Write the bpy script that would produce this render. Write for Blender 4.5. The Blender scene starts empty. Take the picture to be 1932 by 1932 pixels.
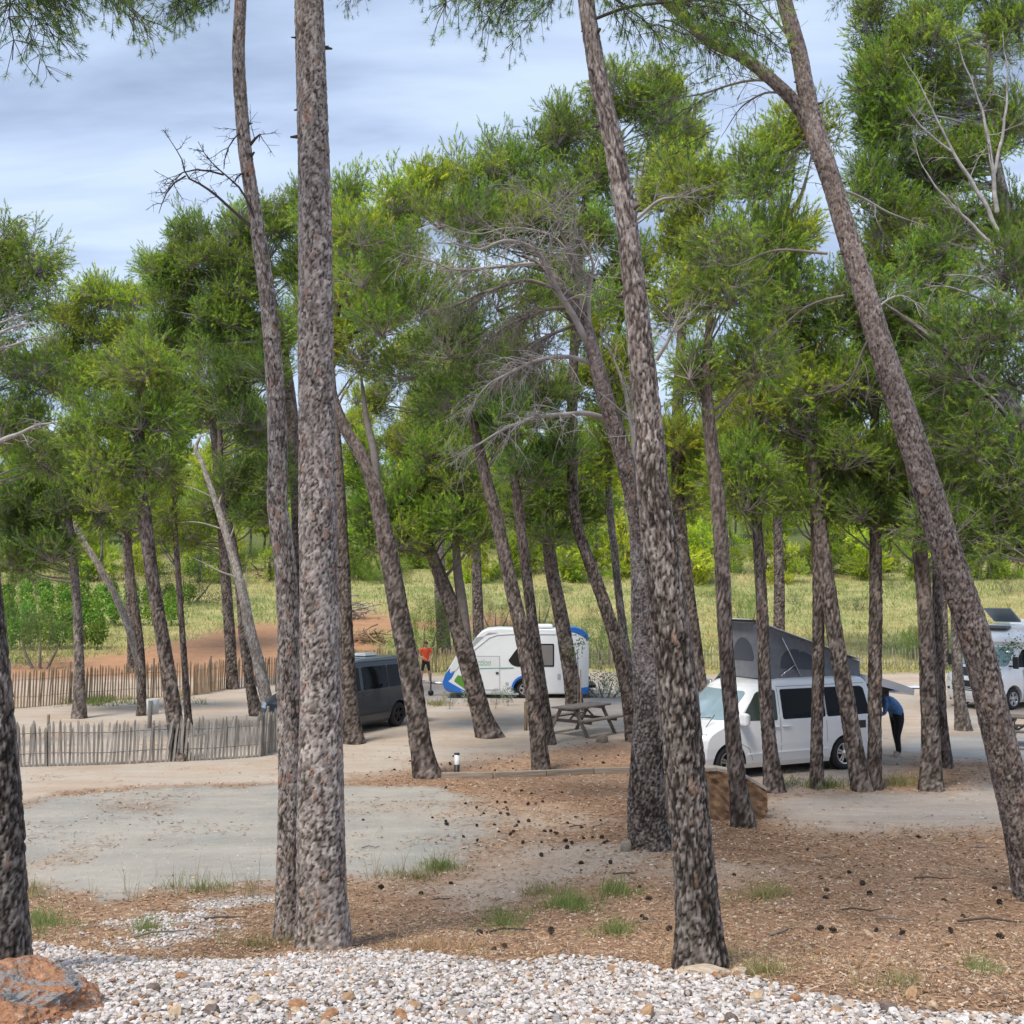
import bpy, bmesh, math, random
import numpy as np
from mathutils import Vector, Matrix

# ------------------------------------------------------------------ camera, sky, sun, exposure
scene = bpy.context.scene
COL = scene.collection
F = 1932.0; CX = 966.0; CY = 966.0          # photograph measured on a 1932 px grid, focal length = its width
CAMZ = 3.7
PITCH = math.atan(156.0 / F)
cam_data = bpy.data.cameras.new('camera'); cam = bpy.data.objects.new('camera', cam_data); COL.objects.link(cam)
cam.location = (0, 0, CAMZ); cam.rotation_euler = (math.pi / 2 + PITCH, 0, 0)
cam_data.sensor_width = 36; cam_data.lens = 36; cam_data.clip_start = 0.05; cam_data.clip_end = 8000
scene.camera = cam

SUN_EL, SUN_AZ = math.radians(58), math.radians(215)      # soft light from behind the camera, a little left
world = bpy.data.worlds.new('World'); scene.world = world; world.use_nodes = True
wn, wl = world.node_tree.nodes, world.node_tree.links
wn.clear()
w_out = wn.new('ShaderNodeOutputWorld'); w_bg = wn.new('ShaderNodeBackground')
w_sky = wn.new('ShaderNodeTexSky'); w_sky.sky_type = 'NISHITA'; w_sky.sun_disc = False
w_sky.sun_elevation = SUN_EL; w_sky.sun_rotation = SUN_AZ
w_bg.inputs['Strength'].default_value = 0.088
w_tc = wn.new('ShaderNodeTexCoord')
w_sep = wn.new('ShaderNodeSeparateXYZ'); wl.new(w_tc.outputs['Generated'], w_sep.inputs[0])
# cloud sheet: direction projected on a plane overhead, so the streaks flatten towards the horizon
w_add = wn.new('ShaderNodeMath'); w_add.operation = 'ADD'; w_add.inputs[1].default_value = 0.22
w_abs = wn.new('ShaderNodeMath'); w_abs.operation = 'ABSOLUTE'; wl.new(w_sep.outputs[2], w_abs.inputs[0]); wl.new(w_abs.outputs[0], w_add.inputs[0])
w_dx = wn.new('ShaderNodeMath'); w_dx.operation = 'DIVIDE'; wl.new(w_sep.outputs[0], w_dx.inputs[0]); wl.new(w_add.outputs[0], w_dx.inputs[1])
w_dy = wn.new('ShaderNodeMath'); w_dy.operation = 'DIVIDE'; wl.new(w_sep.outputs[1], w_dy.inputs[0]); wl.new(w_add.outputs[0], w_dy.inputs[1])
w_cmb = wn.new('ShaderNodeCombineXYZ'); wl.new(w_dx.outputs[0], w_cmb.inputs[0]); wl.new(w_dy.outputs[0], w_cmb.inputs[1])
w_map = wn.new('ShaderNodeMapping'); w_map.inputs['Scale'].default_value = (0.75, 2.3, 1); w_map.inputs['Rotation'].default_value = (0, 0, 0.22)
wl.new(w_cmb.outputs[0], w_map.inputs['Vector'])
w_n1 = wn.new('ShaderNodeTexNoise'); w_n1.inputs['Scale'].default_value = 1.9; w_n1.inputs['Detail'].default_value = 5; w_n1.inputs['Roughness'].default_value = 0.5; w_n1.inputs['Distortion'].default_value = 0.25
wl.new(w_map.outputs[0], w_n1.inputs['Vector'])
w_r = wn.new('ShaderNodeValToRGB'); wl.new(w_n1.outputs['Fac'], w_r.inputs[0])
w_r.color_ramp.elements[0].position = 0.36; w_r.color_ramp.elements[0].color = (1.75, 2.2, 3.1, 1)     # darker blue-grey cloud bases
w_r.color_ramp.elements[1].position = 0.60; w_r.color_ramp.elements[1].color = (3.3, 3.95, 4.95, 1)    # pale cloud
e = w_r.color_ramp.elements.new(0.48); e.color = (2.6, 3.2, 4.3, 1)
w_mix = wn.new('ShaderNodeMixRGB'); w_mix.inputs[0].default_value = 0.88
wl.new(w_sky.outputs[0], w_mix.inputs[1]); wl.new(w_r.outputs[0], w_mix.inputs[2])
wl.new(w_mix.outputs[0], w_bg.inputs['Color']); wl.new(w_bg.outputs[0], w_out.inputs['Surface'])

sun_d = bpy.data.lights.new('sun', 'SUN'); sun = bpy.data.objects.new('sun', sun_d); COL.objects.link(sun)
sun_d.energy = 1.5; sun_d.angle = math.radians(16); sun_d.color = (1.0, 0.93, 0.82)
_sd = Vector((math.sin(SUN_AZ) * math.cos(SUN_EL), math.cos(SUN_AZ) * math.cos(SUN_EL), math.sin(SUN_EL)))
sun.rotation_euler = _sd.to_track_quat('Z', 'Y').to_euler()

scene.view_settings.view_transform = 'Standard'; scene.view_settings.look = 'None'
scene.view_settings.gamma = 1.0; scene.view_settings.use_curve_mapping = False
scene.view_settings.exposure = 1.36
scene.render.engine = 'CYCLES'
scene.cycles.max_bounces = 6; scene.cycles.diffuse_bounces = 3; scene.cycles.glossy_bounces = 3
scene.cycles.transmission_bounces = 4; scene.cycles.transparent_max_bounces = 6
scene.cycles.caustics_reflective = False; scene.cycles.caustics_refractive = False

rng = np.random.default_rng(7); random.seed(7)

# ------------------------------------------------------------------ helpers
def ray(px, py):
    xr = (px - CX) / F; yr = -(py - CY) / F
    return np.array((xr, math.cos(PITCH) - math.sin(PITCH) * yr, math.sin(PITCH) + math.cos(PITCH) * yr))
def at(px, py, Y):
    d = ray(px, py); s = Y / d[1]
    return np.array((d[0] * s, Y, CAMZ + d[2] * s))
_ys = np.array([-40, 0, 3, 5, 6.5, 8, 9.5, 11, 12.5, 19, 22, 44, 48, 60, 75, 92, 120, 300, 4000.])
_zl = np.array([2.3, 2.15, 2.0, 1.75, 1.42, 1.0, 0.72, 0.36, 0.26, 0.14, 0, 0, .25, 2.0, 4.2, 6.6, 12.0, 42, 42.])
_zr = np.array([2.3, 2.15, 2.0, 1.75, 1.40, 1.0, 0.80, 0.64, 0.50, 0.02, 0, 0, .25, 2.0, 4.2, 6.6, 12.0, 42, 42.])
_yf = np.linspace(-40, 400, 8801)
def _smooth(z):
    f = np.interp(_yf, _ys, z); k = np.ones(41) / 41
    return np.convolve(np.pad(f, 20, mode='edge'), k, mode='valid')
_fl, _fr = _smooth(_zl), _smooth(_zr)
def height(x, y):
    x = np.asarray(x, float); y = np.asarray(y, float)
    t = np.clip((x + 0.6) / 2.2, 0, 1); t = t * t * (3 - 2 * t)
    z = np.interp(y, _yf, _fl) * (1 - t) + np.interp(y, _yf, _fr) * t
    z = z + 0.035 * np.sin(x * 1.9 + 0.7 * y) * np.sin(y * 1.3 - 0.4 * x) * np.clip((14 - y) / 6, 0.15, 1)
    z = z + 0.35 * np.sin(x * 0.11 + 1) * np.sin(y * 0.08) * np.clip((y - 50) / 30, 0, 1)
    return z
def ground(px, py):
    d = ray(px, py); lo, hi = None, None; s0 = 2.0
    s = 2.0
    while s < 400:
        p = d * s
        if CAMZ + p[2] < height(p[0], p[1]): hi = s; break
        lo = s; s *= 1.02
    if hi is None: raise ValueError('ray misses the ground %s' % ((px, py),))
    for _ in range(30):
        m = (lo + hi) / 2; p = d * m
        if CAMZ + p[2] < height(p[0], p[1]): hi = m
        else: lo = m
    p = d * hi
    return np.array((p[0], p[1], float(height(p[0], p[1]))))

def tag(o, label=None, cat=None, group=None, kind=None):
    if label: o['label'] = label
    if cat: o['category'] = cat
    if group: o['group'] = group
    if kind: o['kind'] = kind
    return o
def empty(name, loc=(0, 0, 0), rz=0.0, parent=None):
    o = bpy.data.objects.new(name, None); COL.objects.link(o); o.location = tuple(float(c) for c in loc); o.rotation_euler = (0, 0, rz)
    o.empty_display_size = 0.1
    if parent: o.parent = parent
    return o
def link(name, me, parent=None, loc=None, rot=None, scale=None):
    o = bpy.data.objects.new(name, me); COL.objects.link(o)
    if parent: o.parent = parent
    if loc is not None: o.location = tuple(float(c) for c in loc)
    if rot is not None: o.rotation_euler = rot
    if scale is not None: o.scale = scale if hasattr(scale, '__len__') else (scale,) * 3
    return o
def copy_tree(o, parent=None):
    c = o.copy(); COL.objects.link(c); c.parent = parent
    for ch in list(o.children): copy_tree(ch, c)
    return c
def np_mesh(name, V, T, mats, col=None, colname='Col', smooth=False, midx=None):
    """mesh from arrays: V (n,3), T (m,3) or (m,4)"""
    V = np.ascontiguousarray(V, dtype=np.float32); T = np.ascontiguousarray(T, dtype=np.int32)
    me = bpy.data.meshes.new(name); k = T.shape[1]
    me.vertices.add(len(V)); me.vertices.foreach_set('co', V.ravel())
    me.loops.add(T.size); me.loops.foreach_set('vertex_index', T.ravel())
    me.polygons.add(len(T)); me.polygons.foreach_set('loop_start', np.arange(0, T.size, k, dtype=np.int32))
    if midx is not None: me.polygons.foreach_set('material_index', np.asarray(midx, dtype=np.int32))
    me.polygons.foreach_set('use_smooth', np.full(len(T), bool(smooth)))
    for m in (mats if isinstance(mats, (list, tuple)) else [mats]): me.materials.append(m)
    if col is not None:
        for nm, c in (col.items() if isinstance(col, dict) else [(colname, col)]):
            a = me.attributes.new(nm, 'FLOAT_COLOR', 'POINT')
            c = np.asarray(c, dtype=np.float32)
            if c.shape[1] == 3: c = np.concatenate([c, np.ones((len(c), 1), np.float32)], 1)
            a.data.foreach_set('color', np.ascontiguousarray(c).ravel())
    me.update(calc_edges=True); me.validate()
    return me

class MB:
    """collects shapes, builds one mesh object"""
    def __init__(s): s.v = []; s.f = []; s.sm = []
    def add(s, vs, fs, smooth=False, M=None):
        b = len(s.v)
        for p in vs:
            p = Vector(p)
            if M is not None: p = M @ p
            s.v.append(tuple(p))
        for f in fs: s.f.append(tuple(b + i for i in f)); s.sm.append(smooth)
        return s
    def box(s, c, d, M=None, bevel=0.0):
        x, y, z = d[0] / 2, d[1] / 2, d[2] / 2
        if bevel <= 0:
            vs = [(c[0] + a * x, c[1] + b * y, c[2] + e * z) for e in (-1, 1) for b in (-1, 1) for a in (-1, 1)]
            return s.add(vs, [(0, 2, 3, 1), (4, 5, 7, 6), (0, 1, 5, 4), (2, 6, 7, 3), (0, 4, 6, 2), (1, 3, 7, 5)], False, M)
        bm = bmesh.new(); bmesh.ops.create_cube(bm, size=1, matrix=Matrix.Translation(c) @ Matrix.Diagonal((d[0], d[1], d[2], 1)))
        bmesh.ops.bevel(bm, geom=list(bm.edges), offset=bevel, segments=2, profile=0.5, affect='EDGES')
        bm.verts.index_update()
        s.add([v.co.copy() for v in bm.verts], [[v.index for v in f.verts] for f in bm.faces], False, M); bm.free()
        return s
    def tube(s, pts, rad, n=8, caps=True, M=None, smooth=True):
        pts = [Vector(p) for p in pts]
        if not hasattr(rad, '__len__'): rad = [rad] * len(pts)
        vs, fs = [], []; up = Vector((0, 0, 1)); prev = None
        for i, p in enumerate(pts):
            t = (pts[min(i + 1, len(pts) - 1)] - pts[max(i - 1, 0)]); t = t.normalized() if t.length > 1e-9 else Vector((0, 0, 1))
            if prev is None:
                a = t.cross(up) if abs(t.z) < 0.95 else t.cross(Vector((1, 0, 0)))
            else: a = prev - t * prev.dot(t)
            a.normalize(); prev = a; b = t.cross(a)
            for k in range(n):
                w = 2 * math.pi * k / n; vs.append(p + (a * math.cos(w) + b * math.sin(w)) * rad[i])
        for i in range(len(pts) - 1):
            for k in range(n):
                fs.append((i * n + k, i * n + (k + 1) % n, (i + 1) * n + (k + 1) % n, (i + 1) * n + k))
        s.add(vs, fs, smooth, M)
        if caps:
            s.add(vs[:n], [tuple(reversed(range(n)))], False, M); s.add(vs[-n:], [tuple(range(n))], False, M)
        return s
    def lathe(s, prof, n=24, M=None, axis='Z', smooth=True):
        vs, fs = [], []
        for r, z in prof:
            for k in range(n):
                w = 2 * math.pi * k / n
                p = (r * math.cos(w), r * math.sin(w), z)
                if axis == 'Y': p = (p[0], p[2], p[1])
                vs.append(p)
        for i in range(len(prof) - 1):
            for k in range(n): fs.append((i * n + k, i * n + (k + 1) % n, (i + 1) * n + (k + 1) % n, (i + 1) * n + k))
        return s.add(vs, fs, smooth, M)
    def prism(s, poly, off0, off1):
        """poly: list of 3D points, thickened from +off0 to +off1 (vectors)"""
        n = len(poly); a = [Vector(p) + Vector(off0) for p in poly]; b = [Vector(p) + Vector(off1) for p in poly]
        return s.add(a + b, [tuple(reversed(range(n))), tuple(range(n, 2 * n))] + [(i, (i + 1) % n, n + (i + 1) % n, n + i) for i in range(n)])
    def build(s, name, mat, parent=None, loc=None, rz=0.0, fix=True):
        me = bpy.data.meshes.new(name); me.from_pydata(s.v, [], s.f)
        me.polygons.foreach_set('use_smooth', s.sm)
        me.materials.append(mat); me.update()
        if fix:
            bm = bmesh.new(); bm.from_mesh(me); bmesh.ops.remove_doubles(bm, verts=bm.verts, dist=1e-5)
            bmesh.ops.recalc_face_normals(bm, faces=bm.faces); bm.to_mesh(me); bm.free()
        o = link(name, me, parent, loc)
        if rz: o.rotation_euler = (0, 0, rz)
        return o

# ------------------------------------------------------------------ materials
def new_mat(name):
    m = bpy.data.materials.new(name); m.use_nodes = True
    nt = m.node_tree; b = nt.nodes['Principled BSDF']
    return m, nt.nodes, nt.links, b
def simple(name, col, rough=0.5, metal=0.0, spec=0.5, noise=0.0, nscale=8.0, bump=0.0, coat=0.0, dirt=None):
    m, n, l, b = new_mat(name)
    b.inputs['Roughness'].default_value = rough; b.inputs['Metallic'].default_value = metal
    b.inputs['Specular IOR Level'].default_value = spec; b.inputs['Coat Weight'].default_value = coat
    b.inputs['Base Color'].default_value = (*col, 1)
    if noise > 0 or bump > 0:
        tc = n.new('ShaderNodeTexCoord'); t = n.new('ShaderNodeTexNoise'); t.inputs['Scale'].default_value = nscale; t.inputs['Detail'].default_value = 5
        l.new(tc.outputs['Object'], t.inputs['Vector'])
        if noise > 0:
            mr = n.new('ShaderNodeMapRange'); mr.inputs[1].default_value = 0.3; mr.inputs[2].default_value = 0.7
            mr.inputs[3].default_value = 1 - noise; mr.inputs[4].default_value = 1 + noise; l.new(t.outputs['Fac'], mr.inputs[0])
            mx = n.new('ShaderNodeVectorMath'); mx.operation = 'SCALE'; mx.inputs[0].default_value = col; l.new(mr.outputs[0], mx.inputs['Scale'])
            l.new(mx.outputs[0], b.inputs['Base Color'])
        if bump > 0:
            bp = n.new('ShaderNodeBump'); bp.inputs['Strength'].default_value = bump; bp.inputs['Distance'].default_value = 0.02
            l.new(t.outputs['Fac'], bp.inputs['Height']); l.new(bp.outputs[0], b.inputs['Normal'])
    return m
def wood(name, c1, c2, axis=0, scale=14.0, rough=0.8):
    m, n, l, b = new_mat(name); b.inputs['Roughness'].default_value = rough
    tc = n.new('ShaderNodeTexCoord'); mp = n.new('ShaderNodeMapping'); sc = [scale] * 3; sc[axis] = scale * 0.07; mp.inputs['Scale'].default_value = sc
    oi = n.new('ShaderNodeObjectInfo'); ad = n.new('ShaderNodeVectorMath'); ad.operation = 'ADD'
    l.new(tc.outputs['Object'], ad.inputs[0]); cm = n.new('ShaderNodeCombineXYZ'); ml = n.new('ShaderNodeMath'); ml.operation = 'MULTIPLY'; ml.inputs[1].default_value = 9.0
    l.new(oi.outputs['Random'], ml.inputs[0]); [l.new(ml.outputs[0], cm.inputs[i]) for i in range(3)]; l.new(cm.outputs[0], ad.inputs[1])
    l.new(ad.outputs[0], mp.inputs['Vector'])
    t = n.new('ShaderNodeTexNoise'); t.inputs['Scale'].default_value = 4; t.inputs['Detail'].default_value = 6; l.new(mp.outputs[0], t.inputs['Vector'])
    r = n.new('ShaderNodeValToRGB'); r.color_ramp.elements[0].position = 0.32; r.color_ramp.elements[1].position = 0.68
    r.color_ramp.elements[0].color = (*c1, 1); r.color_ramp.elements[1].color = (*c2, 1); l.new(t.outputs['Fac'], r.inputs[0])
    hs = n.new('ShaderNodeHueSaturation'); mr = n.new('ShaderNodeMapRange'); mr.inputs[3].default_value = 0.72; mr.inputs[4].default_value = 1.25
    l.new(oi.outputs['Random'], mr.inputs[0]); l.new(mr.outputs[0], hs.inputs['Value']); l.new(r.outputs[0], hs.inputs['Color'])
    l.new(hs.outputs[0], b.inputs['Base Color'])
    bp = n.new('ShaderNodeBump'); bp.inputs['Strength'].default_value = 0.5; bp.inputs['Distance'].default_value = 0.01
    l.new(t.outputs['Fac'], bp.inputs['Height']); l.new(bp.outputs[0], b.inputs['Normal'])
    return m
def leaf_mat(name, trans=0.35, rough=0.55, hue=0.02, val=0.35, sat=1.0):
    """colour from the Col attribute, varied per object; some light passes through"""
    m, n, l, b = new_mat(name)
    at_ = n.new('ShaderNodeAttribute'); at_.attribute_name = 'Col'
    oi = n.new('ShaderNodeObjectInfo'); hs = n.new('ShaderNodeHueSaturation'); hs.inputs['Saturation'].default_value = sat
    mr = n.new('ShaderNodeMapRange'); mr.inputs[3].default_value = 1 - val; mr.inputs[4].default_value = 1 + val
    mh = n.new('ShaderNodeMapRange'); mh.inputs[3].default_value = 0.5 - hue; mh.inputs[4].default_value = 0.5 + hue
    wn_ = n.new('ShaderNodeTexWhiteNoise'); wn_.noise_dimensions = '1D'; l.new(oi.outputs['Random'], wn_.inputs['W'])
    l.new(oi.outputs['Random'], mr.inputs[0]); l.new(wn_.outputs['Value'], mh.inputs[0])
    mc = n.new('ShaderNodeMixRGB'); mc.blend_type = 'MULTIPLY'; mc.inputs[0].default_value = 1.0
    l.new(at_.outputs['Color'], mc.inputs[1]); l.new(oi.outputs['Color'], mc.inputs[2])
    l.new(mr.outputs[0], hs.inputs['Value']); l.new(mh.outputs[0], hs.inputs['Hue']); l.new(mc.outputs[0], hs.inputs['Color'])
    l.new(hs.outputs[0], b.inputs['Base Color']); b.inputs['Roughness'].default_value = rough; b.inputs['Specular IOR Level'].default_value = 0.25
    tr = n.new('ShaderNodeBsdfTranslucent'); l.new(hs.outputs[0], tr.inputs['Color'])
    mx = n.new('ShaderNodeMixShader'); mx.inputs[0].default_value = trans
    l.new(b.outputs[0], mx.inputs[1]); l.new(tr.outputs[0], mx.inputs[2]); l.new(mx.outputs[0], n['Material Output'].inputs['Surface'])
    return m
def col_mat(name, rough=0.9, bump=0.0, nscale=40.0, spec=0.25):
    m, n, l, b = new_mat(name); a = n.new('ShaderNodeAttribute'); a.attribute_name = 'Col'
    b.inputs['Roughness'].default_value = rough; b.inputs['Specular IOR Level'].default_value = spec
    tc = n.new('ShaderNodeTexCoord'); t = n.new('ShaderNodeTexNoise'); t.inputs['Scale'].default_value = nscale; t.inputs['Detail'].default_value = 3; l.new(tc.outputs['Object'], t.inputs['Vector'])
    mr = n.new('ShaderNodeMapRange'); mr.inputs[3].default_value = 0.7; mr.inputs[4].default_value = 1.3; l.new(t.outputs['Fac'], mr.inputs[0])
    sc = n.new('ShaderNodeVectorMath'); sc.operation = 'SCALE'; l.new(a.outputs['Color'], sc.inputs[0]); l.new(mr.outputs[0], sc.inputs['Scale'])
    l.new(sc.outputs[0], b.inputs['Base Color'])
    return m
def bark_mat(name, plate_a, plate_b, red, crack_col, red_amt=0.12, up=None, upr=(.38, .62)):
    m, n, l, b = new_mat(name); b.inputs['Roughness'].default_value = 0.95; b.inputs['Specular IOR Level'].default_value = 0.15
    a = n.new('ShaderNodeAttribute'); a.attribute_name = 'bark'; sp = n.new('ShaderNodeSeparateColor'); l.new(a.outputs['Color'], sp.inputs[0])
    tc = n.new('ShaderNodeTexCoord'); t = n.new('ShaderNodeTexNoise'); t.inputs['Scale'].default_value = 22; t.inputs['Detail'].default_value = 7; t.inputs['Roughness'].default_value = 0.65
    l.new(tc.outputs['Object'], t.inputs['Vector'])
    t2 = n.new('ShaderNodeTexNoise'); t2.inputs['Scale'].default_value = 2.3; t2.inputs['Detail'].default_value = 3; l.new(tc.outputs['Object'], t2.inputs['Vector'])
    r = n.new('ShaderNodeValToRGB'); els = r.color_ramp.elements
    els[0].position = 0.18; els[0].color = (*plate_a, 1); els[1].position = 0.80; els[1].color = (*plate_b, 1)
    l.new(sp.outputs[1], r.inputs[0])
    rm_ = n.new('ShaderNodeMapRange'); rm_.inputs[1].default_value = 1 - red_amt; rm_.inputs[2].default_value = 1 - red_amt * .8; rm_.inputs[4].default_value = .8; l.new(sp.outputs[2], rm_.inputs[0])
    rx_ = n.new('ShaderNodeMixRGB'); rx_.inputs[2].default_value = (*red, 1); l.new(rm_.outputs[0], rx_.inputs[0]); l.new(r.outputs[0], rx_.inputs[1])
    # grain inside the plates
    mr = n.new('ShaderNodeMapRange'); mr.inputs[1].default_value = 0.3; mr.inputs[2].default_value = 0.72; mr.inputs[3].default_value = 0.55; mr.inputs[4].default_value = 1.4; l.new(t.outputs['Fac'], mr.inputs[0])
    mr2 = n.new('ShaderNodeMapRange'); mr2.inputs[1].default_value = 0.3; mr2.inputs[2].default_value = 0.7; mr2.inputs[3].default_value = 0.75; mr2.inputs[4].default_value = 1.2; l.new(t2.outputs['Fac'], mr2.inputs[0])
    mu = n.new('ShaderNodeMath'); mu.operation = 'MULTIPLY'; l.new(mr.outputs[0], mu.inputs[0]); l.new(mr2.outputs[0], mu.inputs[1])
    sc = n.new('ShaderNodeVectorMath'); sc.operation = 'SCALE'; l.new(rx_.outputs[0], sc.inputs[0]); l.new(mu.outputs[0], sc.inputs['Scale'])
    mx = n.new('ShaderNodeMixRGB'); mx.inputs[1].default_value = (*crack_col, 1); l.new(sc.outputs[0], mx.inputs[2]); l.new(sp.outputs[0], mx.inputs[0])
    outc = mx.outputs[0]
    if up:
        r2 = n.new('ShaderNodeValToRGB'); r2.color_ramp.elements[0].position = .18; r2.color_ramp.elements[0].color = (*up[0], 1); r2.color_ramp.elements[1].position = .8; r2.color_ramp.elements[1].color = (*up[1], 1); l.new(sp.outputs[1], r2.inputs[0])
        sc2 = n.new('ShaderNodeVectorMath'); sc2.operation = 'SCALE'; l.new(r2.outputs[0], sc2.inputs[0]); l.new(mu.outputs[0], sc2.inputs['Scale'])
        mx2 = n.new('ShaderNodeMixRGB'); mx2.inputs[1].default_value = (*up[2], 1); l.new(sc2.outputs[0], mx2.inputs[2]); l.new(sp.outputs[0], mx2.inputs[0])
        fm = n.new('ShaderNodeMapRange'); fm.inputs[1].default_value = upr[0]; fm.inputs[2].default_value = upr[1]; l.new(a.outputs['Alpha'], fm.inputs[0])
        mx3 = n.new('ShaderNodeMixRGB'); l.new(fm.outputs[0], mx3.inputs[0]); l.new(outc, mx3.inputs[1]); l.new(mx2.outputs[0], mx3.inputs[2]); outc = mx3.outputs[0]
    l.new(outc, b.inputs['Base Color'])
    bp = n.new('ShaderNodeBump'); bp.inputs['Strength'].default_value = 0.7; bp.inputs['Distance'].default_value = 0.012
    l.new(t.outputs['Fac'], bp.inputs['Height']); l.new(bp.outputs[0], b.inputs['Normal'])
    return m
BARK = {
 'grey':  bark_mat('bark_grey', (.215, .175, .152), (.56, .485, .435), (.36, .205, .145), (.040, .031, .025), 0.11),
 'dark':  bark_mat('bark_dark', (.085, .065, .054), (.33, .285, .255), (.24, .145, .10), (.018, .014, .011), 0.06, ((.19, .15, .13), (.42, .365, .335), (.06, .045, .038)), (.28, .50)),
 'mid':   bark_mat('bark_mid', (.115, .090, .078), (.30, .25, .222), (.24, .14, .10), (.030, .022, .018), 0.08, ((.15, .115, .098), (.27, .22, .195), (.07, .05, .042)), (.4, .7)),
 'red':   bark_mat('bark_red', (.115, .088, .075), (.33, .28, .25), (.28, .17, .12), (.030, .022, .018), 0.09, ((.19, .145, .125), (.34, .285, .26), (.07, .05, .042)), (.3, .55)),
 'pale':  bark_mat('bark_pale', (.18, .152, .134), (.36, .32, .29), (.28, .19, .15), (.065, .05, .043), 0.06),
 'bare':  bark_mat('bark_bare', (.38, .335, .30), (.58, .53, .485), (.36, .27, .22), (.20, .162, .14), 0.06),
}
LIMB_PALE = simple('limb_pale', (.37, .335, .305), 0.9, noise=.3, nscale=6, bump=.4)
LIMB_GREY = simple('limb_grey', (.20, .17, .15), 0.9, noise=.3, nscale=6, bump=.4)
TWIG = simple('twig_grey', (.25, .215, .19), 0.9)
TWIG_DARK = simple('twig_dark', (.075, .058, .05), 0.9)
NEEDLE = leaf_mat('pine_needles', 0.48, 0.5, 0.016, 0.25)
LEAF = leaf_mat('green_leaves', 0.35, 0.5, 0.02, 0.25)
# ------------------------------------------------------------------ terrain: one height field split into zones
def poly_world(pts): return np.array([ground(*p)[:2] for p in pts])
def sdist(P, poly):
    """signed distance to polygon, positive inside"""
    x, y = P[:, 0], P[:, 1]; n = len(poly); d = np.full(len(P), 1e9); ins = np.zeros(len(P), bool)
    for i in range(n):
        a, b = poly[i], poly[(i + 1) % n]; e = b - a; L = max(float(e @ e), 1e-9)
        t = np.clip(((x - a[0]) * e[0] + (y - a[1]) * e[1]) / L, 0, 1)
        d = np.minimum(d, np.hypot(x - a[0] - t * e[0], y - a[1] - t * e[1]))
        c = ((a[1] > y) != (b[1] > y)); 
        with np.errstate(divide='ignore', invalid='ignore'):
            xi = (b[0] - a[0]) * (y - a[1]) / (b[1] - a[1] + 1e-12) + a[0]
        ins ^= c & (x < xi)
    return np.where(ins, d, -d)
def vnoise(x, y, s, seed=0):
    """smooth value noise in 0..1"""
    x = np.asarray(x) * s + 1000.3; y = np.asarray(y) * s + 1000.7
    xi, yi = np.floor(x).astype(np.int64), np.floor(y).astype(np.int64); fx, fy = x - xi, y - yi
    fx = fx * fx * (3 - 2 * fx); fy = fy * fy * (3 - 2 * fy)
    def h(a, b):
        v = (a * 374761393 + b * 668265263 + seed * 974711) & 0x7fffffff; v = ((v ^ (v >> 13)) * 1274126177) & 0x7fffffff
        return ((v ^ (v >> 16)) & 0xffff) / 65535.0
    return (h(xi, yi) * (1 - fx) + h(xi + 1, yi) * fx) * (1 - fy) + (h(xi, yi + 1) * (1 - fx) + h(xi + 1, yi + 1) * fx) * fy
def fbm(x, y, s, seed=0): return sum(vnoise(x, y, s * 2 ** k, seed + k) * 0.5 ** (k + 1) for k in range(4)) / 0.9375

GB = poly_world([(-300, 1800), (45, 1775), (200, 1803), (330, 1815), (480, 1812), (560, 1802), (640, 1792), (760, 1798), (900, 1812), (1000, 1822), (1100, 1803), (1200, 1815), (1280, 1838), (1400, 1852), (1560, 1878), (1700, 1900), (1932, 1925), (2300, 1960), (2300, 2100), (-300, 2100)])
GB2 = poly_world([(150, 1790), (190, 1735), (330, 1718), (420, 1745), (520, 1760), (520, 1785), (330, 1790)])
GB3 = poly_world([(330, 1708), (430, 1692), (545, 1684), (545, 1698), (420, 1716)])
PAD = poly_world([(-250, 1540), (45, 1522), (130, 1497), (300, 1485), (530, 1481), (830, 1488), (950, 1505), (1020, 1540), (930, 1590), (875, 1640), (660, 1652), (400, 1682), (200, 1692), (60, 1672), (-250, 1690)])
ROAD = poly_world([(-300, 1460), (40, 1449), (530, 1441), (660, 1437), (800, 1440), (700, 1462), (640, 1474), (530, 1477), (300, 1481), (130, 1492), (45, 1514), (-300, 1535)])
RPAD = poly_world([(1440, 1510), (1480, 1500), (1640, 1497), (1800, 1488), (1900, 1460), (2200, 1430), (2200, 1560), (1890, 1566), (1650, 1572), (1560, 1568), (1450, 1545)])
ASPH = poly_world([(1690, 1415), (1720, 1392), (1800, 1387), (2150, 1380), (2150, 1440), (1900, 1437), (1760, 1425)])
APRON = poly_world([(750, 1345), (760, 1305), (900, 1285), (1150, 1285), (1200, 1310), (1200, 1390), (1050, 1350), (980, 1325), (830, 1330)])
BR1 = poly_world([(665, 1472), (760, 1452), (860, 1440), (930, 1425), (1080, 1405), (1190, 1400), (1330, 1440), (1330, 1475), (1190, 1470), (960, 1475), (830, 1478)])
BR2 = poly_world([(1640, 1490), (1670, 1440), (1740, 1432), (1900, 1440), (1870, 1470), (1760, 1492)])
VAN = poly_world([(1330, 1500), (1335, 1440), (1500, 1420), (1690, 1435), (1660, 1480), (1500, 1500)])
SOIL = np.array([(-24, 45.6), (-9, 45.6), (-6, 48), (-7, 53), (-9.5, 59), (-15, 60), (-19, 52), (-24, 49)])
SOIL2 = poly_world([(560, 1165), (700, 1150), (760, 1170), (930, 1160), (1000, 1168), (1000, 1185), (700, 1195), (560, 1190)])

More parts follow.
